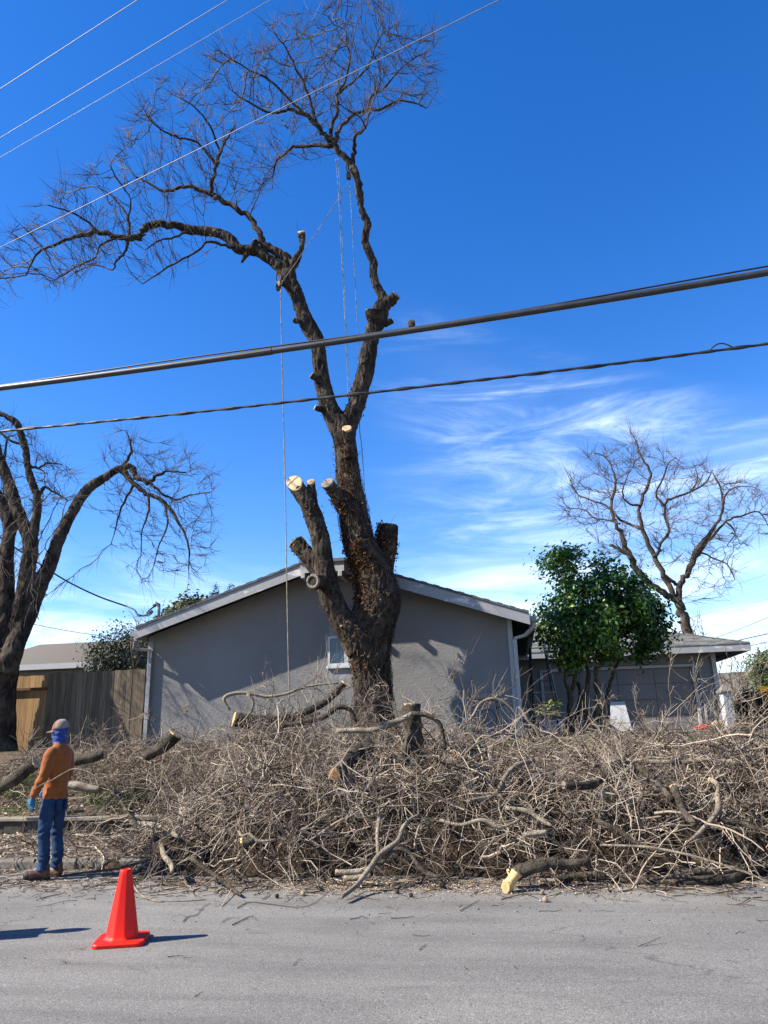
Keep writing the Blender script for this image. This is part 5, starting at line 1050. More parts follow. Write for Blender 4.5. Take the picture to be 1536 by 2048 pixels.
upright('brush_spray', None, [
 ('fine spray arching up before the house wall under the hanging rope', (575, 1440), (520, 1342), 13.6, 12), ('spray leaning right across the wall below the small window', (600, 1440), (690, 1300), 13.6, 8),
 ('upright spray directly left of the thick trunk base', (690, 1450), (660, 1340), 13.2, 10), ('upright spray rising against the thick dark trunk base', (735, 1470), (735, 1350), 12.8, 12),
 ('spray right of the trunk base behind the standing stump', (800, 1450), (770, 1370), 13.2, 10), ('tall spray reaching across the wall right of the stump', (850, 1450), (905, 1325), 13.0, 14),
 ('wide arching spray before the white downspout', (910, 1460), (1010, 1380), 12.8, 14), ('low spray curving before the right end of the grey wall', (940, 1470), (950, 1370), 12.6, 12),
 ('spray standing before the white leaning board', (1215, 1490), (1200, 1400), 12.4, 12), ('spray leaning left in front of the evergreen stems', (1120, 1490), (1070, 1390), 12.4, 10),
 ('forked spray standing before the middle of the garage door', (1300, 1500), (1265, 1372), 12.3, 12), ('tall thin upright whip in front of the garage door', (1340, 1500), (1345, 1300), 12.2, 9),
 ('dense spray before the right side of the garage door', (1370, 1500), (1390, 1345), 12.2, 16), ('spray leaning right over the white pillar', (1420, 1510), (1490, 1340), 12.0, 16),
 ('broad spray at the right edge below the yellow sign', (1500, 1510), (1536, 1320), 11.8, 18), ('short spray between the pillar and the garage corner', (1450, 1500), (1425, 1390), 12.2, 12),
 ('thin spray standing before the fence right of the worker', (215, 1530), (190, 1440), 12.8, 8), ('thin spray before the left corner of the house', (255, 1530), (235, 1420), 12.8, 9),
 ('spray rising before the left end of the house wall', (330, 1510), (300, 1420), 13.0, 9), ('low spray before the lit patch at the left of the wall', (400, 1500), (370, 1410), 13.0, 10),
 ('small spray at the far left in front of the gate', (50, 1530), (60, 1460), 13.5, 6)])

def road_pt(px, py): a, c = ray(px, py); Y = -EYE / c; return np.array([a * Y, Y, 0.0])
def branch(label, tr, mat='bark_log', Y=None, cuts=(), name='branch', cat='branch', S=9, twigs=0, cutmat='cut', lift=0.04, k=4):
    raw = [on_pile(t[0], t[1]) for t in tr] if Y is None else [road_pt(t[0], t[1] + t[2] * 0.5)[1] for t in tr] if Y == 'road' else [Y + (t[3] if len(t) > 3 else 0) for t in tr]
    known = [q for q in raw if q is not None]; fill = np.median(known) if known else 12.5
    Yv = np.array([fill if q is None else q for q in raw], float)
    if (Y is None or Y == 'road') and len(Yv) > 2:
        for _ in range(3): Yv[1:-1] = (Yv[:-2] + 2 * Yv[1:-1] + Yv[2:]) / 4
    if Y is None: Yv = Yv - lift - 0.08
    pts = np.array([P(t[0], t[1], q) for t, q in zip(tr, Yv)]); r = np.array([t[2] / 2 * mpp(t[0], t[1], q) for t, q in zip(tr, Yv)])
    c = catmull(np.hstack([pts, r[:, None]]), k); pts, r = c[:, :3], np.maximum(c[:, 3], 0.003)
    pts[:, 2] = np.maximum(pts[:, 2], gz(pts[:, 0], pts[:, 1]) + r * 0.85)
    r = r * (1 + 0.10 * np.array([mnoise.noise(Vector(p) * 9.0) for p in pts])); V, F = tube_one(pts, r, S, True, 0.07); dn = np.array([mnoise.noise(Vector(v) * 16.0) + 0.6 * mnoise.noise(Vector(v) * 34.0) for v in V]); ctr = np.repeat(pts, S, 0); V = ctr + (V - ctr) * (1 + 0.16 * dn)[:, None]
    me = pymesh(name, V - pts[0], F, True); o = link(name, me, M[mat], None, pts[0]); tag(o, label, cat)
    for w in cuts:
        e = 0 if w == 'a' else -1; d = (pts[0] - pts[1]) if w == 'a' else (pts[-1] - pts[-2]); d /= np.linalg.norm(d); disc('cut_face', pts[e] + d * 0.006, d, r[e] * 0.97, M[cutmat], o)
    if twigs:
        n = twigs; j = rng.integers(len(pts) // 3, len(pts), n); T = np.gradient(pts, axis=0)[j]; T /= np.linalg.norm(T, axis=1, keepdims=True); d = T * 0.8 + rng.normal(size=(n, 3)) * 0.6; d[:, 2] += 0.1; L = rng.uniform(0.15, 0.55, (n, 1)); p0 = pts[j]; b = rng.normal(size=(n, 3)) * 0.3
        V, Q = tubes_batch(np.stack([p0, p0 + d * L * .5, p0 + (d + b * .5) * L], 1), np.tile(np.array([[0.007, 0.005, 0.002]]), (n, 1)), 3); me = mesh_np('twigs', V - pts[0], Q); set_tone(me, np.repeat(np.clip(rng.normal(0.55, 0.2, n), 0, 1), 9)); tag(link('twigs', me, M['twig'], o), kind='stuff')
    return o, pts, r
G_P = 'bark_pale'
branch('thick log with an orange sawn end on top of the heap at left', [(468, 1438, 30, .0), (500, 1444, 29, .1), (550, 1444, 25, .3), (600, 1438, 22, .5), (640, 1432, 16, .6)], Y=13.5, cuts='a', cutmat='cut_red', name='log', cat='log', S=12)
branch('raised limb with a sawn tip pointing up beside the trunk', [(560, 1440, 17), (610, 1424, 16), (648, 1405, 15), (672, 1385, 14), (689, 1366, 13)], Y=13.3, cuts='b', twigs=4)
branch('pale arched branch across the top of the heap at left', [(460, 1420, 4), (448, 1398, 7), (466, 1387, 8), (498, 1387, 7), (531, 1393, 6), (571, 1388, 6), (604, 1376, 5), (640, 1369, 4), (677, 1366, 3)], G_P, Y=13.1, twigs=10)
branch('hooked pale branch hanging from the arched branch', [(494, 1388, 6), (506, 1402, 6), (504, 1420, 5), (490, 1438, 4), (478, 1448, 3)], G_P, Y=13.0, twigs=5)
branch('dark bent branch lying left of the trunk base', [(560, 1452, 10), (610, 1444, 12), (650, 1432, 12), (675, 1414, 11), (700, 1420, 8), (712, 1444, 6)], Y=12.9, twigs=6)
branch('long pale branch running up to the standing stump', [(672, 1462, 10), (713, 1461, 11), (746, 1460, 12), (786, 1446, 12), (812, 1435, 11), (824, 1426, 9)], G_P, Y=on_pile(832, 1518) - 0.3, twigs=5)
branch('dark crooked branch drooping right from the stump', [(824, 1426, 9), (858, 1432, 10), (878, 1446, 9), (886, 1470, 8), (892, 1500, 6)], Y=on_pile(832, 1518) - 0.3, twigs=8)
st_o, st_p, st_r = branch('upright cut stump with a pale flat top right of the trunk', [(832, 1530, 46), (830, 1505, 40), (827, 1465, 36), (824, 1430, 35), (823, 1408, 37)], Y=on_pile(832, 1518) - 0.12, cuts='b', name='stump', cat='stump', S=14)
branch('short thick log with a sawn end in the middle of the heap', [(669, 1549, 24, -.25), (684, 1534, 27, -.15), (704, 1514, 30, 0), (735, 1492, 30, .25)], lift=0.55, cuts='a', cutmat='cut_red', name='log', cat='log', S=12)
branch('log end facing the street right of the stump', [(911, 1510, 29, -.1), (926, 1506, 29, .3), (955, 1500, 26, .8)], Y=on_pile(911, 1512) - 0.4, cuts='a', cutmat='cut_red', name='log', cat='log', S=12)
branch('upper of two short sawn branches at the front of the heap', [(672, 1744, 11), (703, 1745, 12), (735, 1739, 12), (752, 1725, 10)], G_P, cuts='a', lift=0.15)
branch('lower of two short sawn branches at the front of the heap', [(689, 1757, 12), (717, 1756, 12), (742, 1750, 10)], G_P, cuts='a', lift=0.12)
branch('long forked pale branch reaching down onto the asphalt in the middle', [(684, 1793, 9), (713, 1770, 10), (739, 1737, 11), (757, 1712, 11), (777, 1696, 11), (794, 1683, 10), (802, 1668, 9), (806, 1655, 8), (820, 1639, 7), (837, 1630, 5)], G_P, lift=0.3, twigs=7)
branch('straight upright prong in the front middle of the heap', [(757, 1710, 8), (755, 1690, 8), (755, 1665, 7), (758, 1640, 7), (759, 1616, 6), (786, 1613, 5), (834, 1611, 3)], G_P, lift=0.32, twigs=4)
branch('dark curved branch behind the forked pale branch', [(717, 1731, 7), (740, 1722, 8), (765, 1725, 8), (785, 1700, 8), (815, 1702, 7), (832, 1725, 8), (850, 1745, 9), (880, 1755, 7)], lift=0.2)
branch('pale curled branch at the left front of the heap', [(478, 1662, 5), (484, 1672, 6), (498, 1668, 6), (508, 1676, 6), (520, 1683, 6), (553, 1679, 4)], G_P, lift=0.2)
ck, ck_p, ck_r = branch('stubby chunk with a bright yellow split face at left', [(484, 1688, 20), (496, 1684, 17), (508, 1680, 13)], cuts='a', cutmat='cut_yellow', name='log', cat='wood chunk', lift=0.15)
# right half
fk, fk_p, fk_r = branch('thick dark log with a bright yellow sawn end on the asphalt', [(1019, 1752, 26), (1036, 1745, 28), (1056, 1737, 27), (1095, 1727, 24), (1138, 1728, 20), (1180, 1722, 14)], Y=8.75, cuts='a', cutmat='cut_yellow', name='log', cat='log', S=12)
fk2, p2, r2 = branch('short forked arm of wood with a yellow sawn face leaning on the asphalt', [(1012, 1781, 25, -.05), (1017, 1771, 23, -.03), (1024, 1758, 19, -.01), (1034, 1744, 25, 0.02)], 'cut_yellow', Y=8.58, cuts='a', cutmat='cut_red', name='log', cat='log', S=12)
branch('long dark log lying along the gutter at right', [(1111, 1763, 13), (1157, 1752, 14), (1212, 1752, 14), (1274, 1763, 15), (1328, 1765, 17), (1386, 1764, 19), (1444, 1764, 20), (1483, 1757, 20), (1510, 1742, 18), (1545, 1733, 17)], Y='road', cuts='a', name='log', cat='log', S=12)
branch('dark log behind the gutter log at far right', [(1352, 1747, 14), (1406, 1742, 16), (1456, 1742, 16), (1492, 1730, 15), (1540, 1712, 14)], Y=9.1, name='log', cat='log', S=10)
branch('dark arching branch across the right half of the heap', [(1128, 1570, 15), (1157, 1572, 16), (1188, 1568, 16), (1207, 1556, 15), (1217, 1537, 15), (1243, 1526, 15), (1274, 1534, 14), (1297, 1549, 13), (1320, 1572, 13), (1344, 1600, 11)], lift=0.22, cuts='a', cutmat='cut_old')
branch('upright branch with a sawn tip right of the arching branch', [(1347, 1573, 15), (1357, 1599, 15), (1367, 1622, 14), (1390, 1650, 12)], lift=0.25, cuts='a')
branch('curving pale branch with a sawn yellow tip at right', [(1435, 1592, 12), (1437, 1618, 12), (1421, 1641, 10), (1392, 1672, 8), (1371, 1688, 6)], G_P, lift=0.25, cuts='a', cutmat='cut_yellow', twigs=3)
branch('short hooked branch with a sawn tip above the curving branch', [(1420, 1559, 10), (1433, 1567, 10), (1436, 1580, 8), (1426, 1603, 7), (1408, 1605, 5)], G_P, lift=0.25, cuts='a', cutmat='cut_yellow')
branch('branch running off the right edge below the sawn tips', [(1439, 1636, 10), (1455, 1645, 10), (1483, 1645, 9), (1510, 1657, 9), (1545, 1664, 9)], lift=0.22, twigs=5)
branch('pale curved branch in the middle right of the heap', [(1068, 1521, 10), (1037, 1529, 10), (1014, 1548, 10), (1002, 1572, 10), (983, 1593, 9), (940, 1601, 7)], G_P, lift=0.2, twigs=4)
branch('pale diagonal branch below the curved branch', [(1010, 1616, 8), (1053, 1622, 9), (1084, 1641, 8), (1104, 1652, 7)], G_P, lift=0.2, twigs=3)
branch('short pale thick stick above the yellow sawn log', [(1047, 1670, 11), (1070, 1668, 12), (1093, 1664, 10)], G_P, lift=0.2)
branch('long pale branch lying flat near the top at right', [(1200, 1526, 6), (1262, 1521, 8), (1310, 1524, 9), (1359, 1523, 9), (1421, 1519, 8), (1480, 1524, 7)], G_P, lift=0.2, twigs=8)
branch('pale arch standing up before the right end of the wall', [(940, 1440, 5), (948, 1428, 6), (963, 1405, 6), (990, 1397, 5), (1018, 1412, 4), (1040, 1440, 3)], G_P, Y=12.4, twigs=8)
branch('pale branch bending down beside the downspout', [(1037, 1413, 5), (1046, 1424, 7), (1056, 1440, 7), (1072, 1459, 6), (1080, 1480, 5)], G_P, Y=12.3, twigs=3)
branch('pale leaning branch at the far right top of the heap', [(1420, 1482, 8), (1460, 1478, 9), (1500, 1466, 9), (1545, 1445, 8)], G_P, Y=12.0, twigs=8)
branch('pale branch crossing the heap left of the forked log', [(880, 1640, 6), (920, 1650, 7), (965, 1640, 8), (1000, 1655, 7), (1040, 1640, 5)], G_P, lift=0.22, twigs=6)
branch('dark branch sloping through the lower right of the heap', [(1190, 1640, 10), (1235, 1660, 10), (1280, 1690, 10), (1340, 1705, 9)], lift=0.18, twigs=5)
branch('thin pale whip slanting to the gutter at right', [(1200, 1690, 4), (1290, 1694, 5), (1360, 1706, 5), (1430, 1725, 5), (1500, 1748, 4), (1536, 1765, 3)], G_P, lift=0.35, twigs=6)
# left part
branch('mossy dark log lying left of the worker', [(-12, 1580, 24), (25, 1562, 25), (49, 1543, 26), (72, 1526, 24)], Y=13.2, name='log', cat='log', S=11, cuts='b')
branch('pale log lying behind the worker on the lawn', [(126, 1572, 16), (150, 1571, 17), (178, 1577, 16), (200, 1580, 12)], G_P, Y=12.9, name='log', cat='log', S=11)
branch('dark log with a yellow sawn end behind the worker', [(150, 1520, 22), (180, 1515, 22), (210, 1507, 18)], Y=13.8, cuts='b', name='log', cat='log', S=11)
branch('dark leaning log with a tan sawn end before the house corner', [(290, 1512, 22), (318, 1498, 24), (340, 1482, 26), (351, 1468, 28)], Y=14.0, cuts='b', cutmat='cut', name='log', cat='log', S=12)
branch('small reddish log chunk left of the worker', [(38, 1542, 12), (52, 1536, 14), (66, 1536, 12)], 'cut_red', Y=13.6, name='log', cat='log')
branch('long thin arching branch across the left of the heap', [(268, 1581, 5), (301, 1580, 6), (342, 1570, 7), (369, 1561, 7), (410, 1564, 6), (428, 1580, 4)], lift=0.25, twigs=6)
branch('dark branch slanting down the left end of the heap', [(213, 1553, 4), (241, 1602, 6), (273, 1652, 7), (318, 1680, 7)], lift=0.2, twigs=8)
branch('pale knobbly branch end at the left foot of the heap', [(320, 1682, 8), (325, 1700, 10), (330, 1715, 11), (342, 1728, 11), (345, 1745, 8)], G_P, lift=0.2)
branch('pale branch lying across the pavement at left', [(262, 1646, 9), (301, 1649, 11), (328, 1655, 11), (357, 1674, 8)], G_P, lift=0.15)
branch('thin bare twig sticking out in front of the worker', [(66, 1580, 1.5), (84, 1569, 2), (101, 1562, 2.5), (125, 1548, 2.5), (150, 1538, 3), (190, 1552, 3), (240, 1600, 3.5)], G_P, Y=9.85, S=5)
branch('dark branch lying on the kerb left of the cone', [(120, 1752, 3), (170, 1745, 4), (230, 1738, 5), (290, 1722, 5), (320, 1705, 6)], lift=0.1, twigs=4)
branch('dark branch poking down onto the road right of the cone', [(380, 1715, 8), (410, 1738, 9), (440, 1758, 9), (470, 1782, 8), (482, 1790, 5)], lift=0.12, twigs=6)
branch('thin pale curved stick behind the cone on the asphalt', [(262, 1752, 3), (268, 1775, 4), (284, 1803, 4), (309, 1816, 4), (328, 1804, 2)], G_P, Y='road', S=6)

# smaller uneven debris: scatter of twigs, chips, leaves on the asphalt and pavement
def scatter_twigs(n, fx, fy, L, rad, mu):
    x, y = from_street(fx(n) - 1.84, fy(n)); th = rng.uniform(0, 6.28, n); Ls = rng.uniform(L[0], L[1], n); K = 4
    p = np.zeros((n, K, 3)); d = th[:, None] + np.cumsum(rng.normal(size=(n, K)) * 0.17, 1); s = (Ls / (K - 1))[:, None]
    p[:, 1:, 0] = np.cumsum(np.cos(d[:, :-1]) * s, 1); p[:, 1:, 1] = np.cumsum(np.sin(d[:, :-1]) * s, 1); p[..., 0] += x[:, None]; p[..., 1] += y[:, None]
    r = rng.uniform(rad[0], rad[1], n)[:, None] * np.linspace(1, 0.5, K)[None]; p[..., 2] = gz(p[..., 0], p[..., 1]) + r + np.abs(rng.normal(size=(n, K))) * 0.008
    V, Q = tubes_batch(p, r, 4); return V, Q, np.repeat(np.clip(rng.normal(mu, 0.22, n), 0, 1), K * 4)
VV, QQ, TT, off = [], [], [], 0
for a_ in ((1100, lambda n: rng.uniform(-5.5, 6, n), lambda n: 9.3 - np.abs(rng.normal(size=n)) * 0.45, (0.05, 0.45), (0.002, 0.006), 0.35), (90, lambda n: rng.uniform(-4.5, 5, n), lambda n: 8.9 - np.abs(rng.normal(size=n)) * 0.8, (0.03, 0.22), (0.0015, 0.0035), 0.25), (26, lambda n: rng.uniform(-3, 3.4, n), lambda n: rng.uniform(5.2, 8.0, n), (0.02, 0.10), (0.0015, 0.003), 0.2), (1100, lambda n: rng.uniform(-7, -2, n), lambda n: rng.uniform(9.6, 12.3, n), (0.08, 0.6), (0.003, 0.008), 0.5), (1200, lambda n: rng.uniform(-9, -1, n), lambda n: rng.uniform(12.7, 16.5, n), (0.1, 0.8), (0.003, 0.010), 0.55), (600, lambda n: rng.uniform(-1, 8, n), lambda n: rng.uniform(13.5, 16, n), (0.1, 0.8), (0.003, 0.010), 0.5)):
    V, Q, T = scatter_twigs(*a_); VV.append(V); QQ.append(Q + off); TT.append(T); off += len(V)
me = mesh_np('twig_litter', np.vstack(VV), np.vstack(QQ)); set_tone(me, np.concatenate(TT)); tag(link('twig_litter', me, M['twig']), 'small broken twigs strewn over asphalt, pavement and lawn', 'twigs', kind='stuff')
def scatter_flat(name, label, cat, n, fx, fy, size, mat, tone, aspect=0.6):
    x, y = from_street(fx(n) - 1.84, fy(n)); C = np.stack([x, y, gz(x, y) + 0.006 + rng.random(n) * 0.012], 1); me = leaves_mesh(name, C, size, np.tile([[0, 0, 1.6]], (n, 1)), aspect, tone(n), 0.25); return tag(link(name, me, mat), label, cat, kind='stuff')
scatter_flat('sawdust', 'pale sawdust and wood chips strewn along the gutter', 'wood chips', 5200, lambda n: np.concatenate([rng.normal(0.3, 1.0, n // 2), rng.uniform(-5, 6, n - n // 2)]), lambda n: 9.15 - np.abs(rng.normal(size=n)) * 0.33, 0.018, M['chip'], lambda n: rng.random(n))
scatter_flat('fallen_leaves', 'dry tan leaves scattered over the lawn and pavement at left', 'leaves', 6500, lambda n: rng.uniform(-8.5, -1.5, n), lambda n: rng.uniform(9.7, 16.5, n), 0.06, M['chip'], lambda n: rng.random(n) * 0.9)
scatter_flat('bark_crumbs', 'dark bark crumbs scattered on the asphalt', 'bark', 900, lambda n: rng.uniform(-5, 6, n), lambda n: 9.2 - np.abs(rng.normal(size=n)) * 0.9, 0.022, M['dry'], lambda n: rng.random(n) * 0.5)
def grass_patch(n, fx, fy, h):
    x, y = from_street(fx(n) - 1.84, fy(n)); keep = np.array([mnoise.noise((a * 0.9, b * 0.9, 5.5)) > -0.05 for a, b in zip(x, y)]); x, y = x[keep], y[keep]; m = len(x); z = gz(x, y) + 0.01; th = rng.uniform(0, 6.28, m); w = 0.008; L = rng.uniform(h * 0.5, h, m); b = rng.normal(size=(m, 2)) * 0.05
    V = np.stack([np.stack([x - w * np.cos(th), y - w * np.sin(th), z], 1), np.stack([x + w * np.cos(th), y + w * np.sin(th), z], 1), np.stack([x + b[:, 0], y + b[:, 1], z + L], 1)], 1).reshape(-1, 3); return V
V = np.vstack([grass_patch(16000, lambda n: rng.uniform(-8, -2, n), lambda n: rng.uniform(12.65, 14.4, n), 0.11), grass_patch(2500, lambda n: rng.uniform(0.2, 2.5, n), lambda n: rng.uniform(14, 15.8, n), 0.12), grass_patch(4000, lambda n: rng.uniform(4.5, 8, n), lambda n: rng.uniform(13.0, 16, n), 0.12)])
me = mesh_np('grass', V, None, np.arange(len(V)).reshape(-1, 3), smooth=False); set_tone(me, np.repeat(rng.random(len(V) // 3), 3)); tag(link('grass', me, M['grass']), 'short green grass in patches on the lawn behind the pavement', 'grass', kind='stuff')

# single twigs and walnuts one can pick out on the asphalt
def road_twig(label, tr, mat='bark_log', w=3.0):
    pts = np.array([road_pt(a, b) for a, b in tr]); pts[:, 2] = 0.008; r = w * 0.2 * pts[:, 1].mean() / 1660
    c = catmull(pts, 4); V, F = tube_one(c, np.linspace(r, r * 0.5, len(c)), 6); tag(link('twig', pymesh('twig', V - c[0], F, True), M[mat], None, c[0]), label, 'twig', 'loose twigs on the asphalt')
road_twig('short dark stick on the asphalt just right of the cone', [(335, 1916), (350, 1914), (367, 1914)], w=4)
road_twig('small bent dark stick on the asphalt left of the middle', [(586, 1932), (594, 1924), (602, 1917)], w=3)
road_twig('dark forked twig lying on the asphalt below the heap at left', [(464, 1852), (480, 1844), (498, 1835), (508, 1834)], w=5)
road_twig('thin curved twig left of the dark forked twig', [(444, 1846), (460, 1838), (478, 1838)], w=3)
road_twig('long thin twig lying on the asphalt below the left of the heap', [(474, 1818), (500, 1806), (540, 1810), (590, 1816), (620, 1812), (645, 1795), (660, 1778)], w=4)
road_twig('dark twig clump on the asphalt near the middle', [(700, 1840), (715, 1838), (724, 1834), (735, 1839)], w=4)
road_twig('reddish twig on the asphalt just right of the middle', [(782, 1838), (800, 1838), (828, 1835)], w=5)
road_twig('crossed dark twigs on the asphalt under the sawn log', [(918, 1825), (940, 1812), (958, 1802)], w=4)
road_twig('short pale stick tip under the crossed dark twigs', [(914, 1823), (925, 1828), (936, 1835)], 'bark_pale', w=4)
road_twig('thin reddish forked twig on the asphalt at right', [(1277, 1895), (1295, 1888), (1312, 1880), (1320, 1877)], w=3)
road_twig('straight thin twig lower branch beside the reddish twig', [(1290, 1894), (1310, 1891), (1335, 1889)], w=2)
road_twig('small dark twig right of the middle on the asphalt', [(838, 1902), (846, 1895), (852, 1890)], w=4)
road_twig('pale sliver of wood on the asphalt left of the cone', [(150, 1896), (160, 1899), (171, 1899)], 'bark_pale', w=4)
road_twig('tangled dark twig end behind the cone to its right', [(366, 1845), (376, 1835), (392, 1832), (404, 1818), (420, 1808)], w=4)
M['walnut'] = simple('walnut_husk', (0.03, 0.02, 0.014), (0.11, 0.075, 0.045), 30.0, 0.85, 0.2, 0.8, 0.01)
M['walnut_pale'] = simple('walnut_shell', (0.35, 0.25, 0.15), (0.55, 0.42, 0.27), 24.0, 0.8, 0.2, 0.7, 0.008)
def nut(label, px, py, d, mat):
    c = road_pt(px, py + d / 2); r = d / 2 * c[1] / 1660; bm = bmesh.new(); bmesh.ops.create_icosphere(bm, subdivisions=3, radius=r)
    for v in bm.verts: v.co *= 1 + 0.12 * mnoise.noise(v.co * (1.5 / r)) + (0.05 if abs(v.co.x) < r * 0.12 else 0)
    me = bpy.data.meshes.new('walnut'); bm.to_mesh(me); bm.free(); me.polygons.foreach_set('use_smooth', np.ones(len(me.polygons), bool)); tag(link('walnut', me, M[mat], None, (c[0], c[1], r * 0.92)), label, 'nut', 'walnuts on the asphalt')
nut('dark walnut left of the tan one on the asphalt', 554, 1792, 9, 'walnut'); nut('tan-brown walnut on the asphalt left of the middle', 606, 1787, 10, 'walnut_pale'); nut('round black walnut on the asphalt right of the middle', 795, 1783, 9, 'walnut')
nut('rough dark walnut on the sawdust beside the black one', 822, 1790, 9, 'walnut'); nut('pale walnut lying below the yellow sawn log', 1091, 1799, 11, 'walnut_pale'); nut('brown walnut tucked just right of the yellow sawn log', 1084, 1785, 8, 'walnut_pale')

# ------------------------------------------------------------------ traffic cone
cb = road_pt(243, 1884); cone = empty('traffic_cone', tuple(cb), math.radians(8)); cone.scale = (1.08, 1.08, 1.11); tag(cone, 'orange-red traffic cone standing on the asphalt', 'traffic cone')
HC = 0.50; V, F = [], []
prof = [(0.150, 0.026), (0.140, 0.034), (0.126, 0.044), (0.119, 0.060), (0.048, 0.465), (0.045, HC - 0.008), (0.040, HC), (0.033, HC + 0.002), (0.029, HC - 0.006), (0.029, HC - 0.05)]
RSEG = 64
def oct_r(t): k = (t + math.pi / 8) % (math.pi / 4) - math.pi / 8; return 1 / max(math.cos(k), 0.938) * 0.968
for r_, z_ in prof:
    for j in range(RSEG): t = 2 * math.pi * j / RSEG; q = r_ * oct_r(t); V.append((q * math.cos(t), q * math.sin(t), z_))
F = [(i * RSEG + j, i * RSEG + (j + 1) % RSEG, (i + 1) * RSEG + (j + 1) % RSEG, (i + 1) * RSEG + j) for i in range(len(prof) - 1) for j in range(RSEG)]
link('cone_body', pymesh('cone_body', V, F, True), M['cone'], cone)
def rsq(half, rad, z, n=8):          # rounded square outline
    return [(sx * (half - rad) + rad * math.cos(a0 + math.pi / 2 * k / n), sy * (half - rad) + rad * math.sin(a0 + math.pi / 2 * k / n), z) for sx, sy, a0 in ((1, 1, 0), (-1, 1, math.pi / 2), (-1, -1, math.pi), (1, -1, 1.5 * math.pi)) for k in range(n + 1)]
rings = [rsq(0.186, 0.05, 0.0), rsq(0.190, 0.05, 0.006), rsq(0.190, 0.05, 0.022), rsq(0.184, 0.047, 0.031), rsq(0.172, 0.04, 0.034)]; nr = len(rings[0]); V = [p for r_ in rings for p in r_]
F = [(i * nr + j, i * nr + (j + 1) % nr, (i + 1) * nr + (j + 1) % nr, (i + 1) * nr + j) for i in range(len(rings) - 1) for j in range(nr)] + [tuple(range(4 * nr, 5 * nr)), tuple(range(nr - 1, -1, -1))]
link('base', pymesh('base', V, F), M['cone'], cone)
# stand-in added beyond the left edge, shaped to cast the shadow reaching into view
bt = road_pt(176, 1858); ws = empty('barricade', (bt[0] + SUN_DIR.x * 1.48 / SUN_DIR.z, bt[1] + SUN_DIR.y * 1.48 / SUN_DIR.z, 0.0), math.radians(98)); tag(ws, 'narrow orange barricade with a warning light beyond the left edge, casting a shadow', 'barricade')
for z0, z1 in ((0.12, 0.42), (0.46, 0.76), (0.80, 1.14)): MB().box(-0.18, 0.18, -0.03, -0.012, z0, z1).build('panel', M['cone'], ws, bevel=0.008)
for s_ in (-1, 1): MB().box(s_ * 0.15 - 0.02, s_ * 0.15 + 0.02, -0.011, 0.03, 0.0, 1.16).build('leg', M['steel'], ws)
mb = MB(); mb.tube([(0, 0, 1.15), (0, 0, 1.22), (0, 0, 1.30), (0, 0, 1.40), (0, 0, 1.48)], [0.05, 0.06, 0.085, 0.075, 0.03], 16); mb.build('warning_light', M['yellow_paint'], ws, smooth=True)

# ------------------------------------------------------------------ overhead wires
def cable(name, label, ends, H, rad, mat, sag=0.0, S=8, ext=0.6, n=40, wob=0.0):
    def at(px, py): a, c = ray(px, py); Y = H / c; return np.array([a * Y, Y, EYE + H])
    a, b = at(*ends[0]), at(*ends[1]); d = b - a; a2, b2 = a - d * ext, b + d * ext; t = np.linspace(0, 1, n)[:, None]; pts = a2 + (b2 - a2) * t; pts[:, 2] -= sag * 4 * (t * (1 - t)).ravel() - sag * 4 * (ext / (1 + 2 * ext)) * (1 - ext / (1 + 2 * ext))
    if wob: pts[:, 2] += wob * np.array([mnoise.noise((q * 0.9, 0.3, 1.1)) for q in np.arange(n)])
    V, F = tube_one(pts, rad, S); o = link(name, pymesh(name, V - a2, F, True), M[mat], None, a2); tag(o, label, 'cable'); return o, pts
tc_o, tc_p = cable('utility_cable', 'thick grey utility cable sagging across the sky', ((0, 776), (1536, 545)), 4.9, 0.041, 'cable', 0.30, 14)
# its black messenger strand, lashed a little above
V, F = tube_one(tc_p + np.array([0, 0.0, 0.058]) + np.array([[0, 0, 0.022 * math.sin(i * 0.5)] for i in range(len(tc_p))]), 0.011, 6); link('messenger_strand', pymesh('messenger_strand', V - np.array(tc_o.location), F, True), M['cable_black'], tc_o)
sl_ = MB(); k0 = 17; dvec = tc_p[k0 + 1] - tc_p[k0]; sl_.tube([tc_p[k0] - np.array(tc_o.location), tc_p[k0] + dvec * 0.9 - np.array(tc_o.location)], 0.047, 14); sl_.build('splice_sleeve', M['cable'], tc_o, smooth=False)
bb, bp_ = cable('utility_cable', 'thin black twisted cable bundle below the thick grey cable', ((0, 863), (1536, 688)), 3.9, 0.014, 'cable_black', 0.22, 8)
T_ = np.linspace(0, 1, 900)[:, None]; base = np.array([np.interp(T_.ravel(), np.linspace(0, 1, len(bp_)), bp_[:, k]) for k in range(3)]).T; ph = T_.ravel() * 210
for q in (0, 1): V, F = tube_one(base + np.stack([0 * ph, 0.011 * np.cos(ph + q * 3.1), 0.011 * np.sin(ph + q * 3.1) + 0.008 * q * np.sin(ph * 0.13)], 1), 0.009, 5); link('strand', pymesh('strand', V - np.array(bb.location), F, True), M['cable_black'], bb)
u0 = np.argmin(np.abs(base[:, 0] / base[:, 1] - ray(1418, 700)[0])); u1 = np.argmin(np.abs(base[:, 0] / base[:, 1] - ray(1466, 692)[0])); lo = base[u0:u1 + 1]; arch = lo + np.stack([0 * lo[:, 0], 0 * lo[:, 0], 0.06 * np.sin(np.linspace(0, math.pi, len(lo))) + 0.02], 1); V, F = tube_one(arch, 0.008, 6); link('loose_loop', pymesh('loose_loop', V - np.array(bb.location), F, True), M['cable_black'], bb)
cable('power_wire', 'uppermost bright power wire in the top left corner', ((0, 178), (275, 0)), 9.0, 0.0055, 'wire', 0.0, 6, 1.5)
cable('power_wire', 'second bright power wire below the uppermost one at top left', ((0, 276), (455, 0)), 9.0, 0.005, 'wire', 0.0, 6, 1.0)
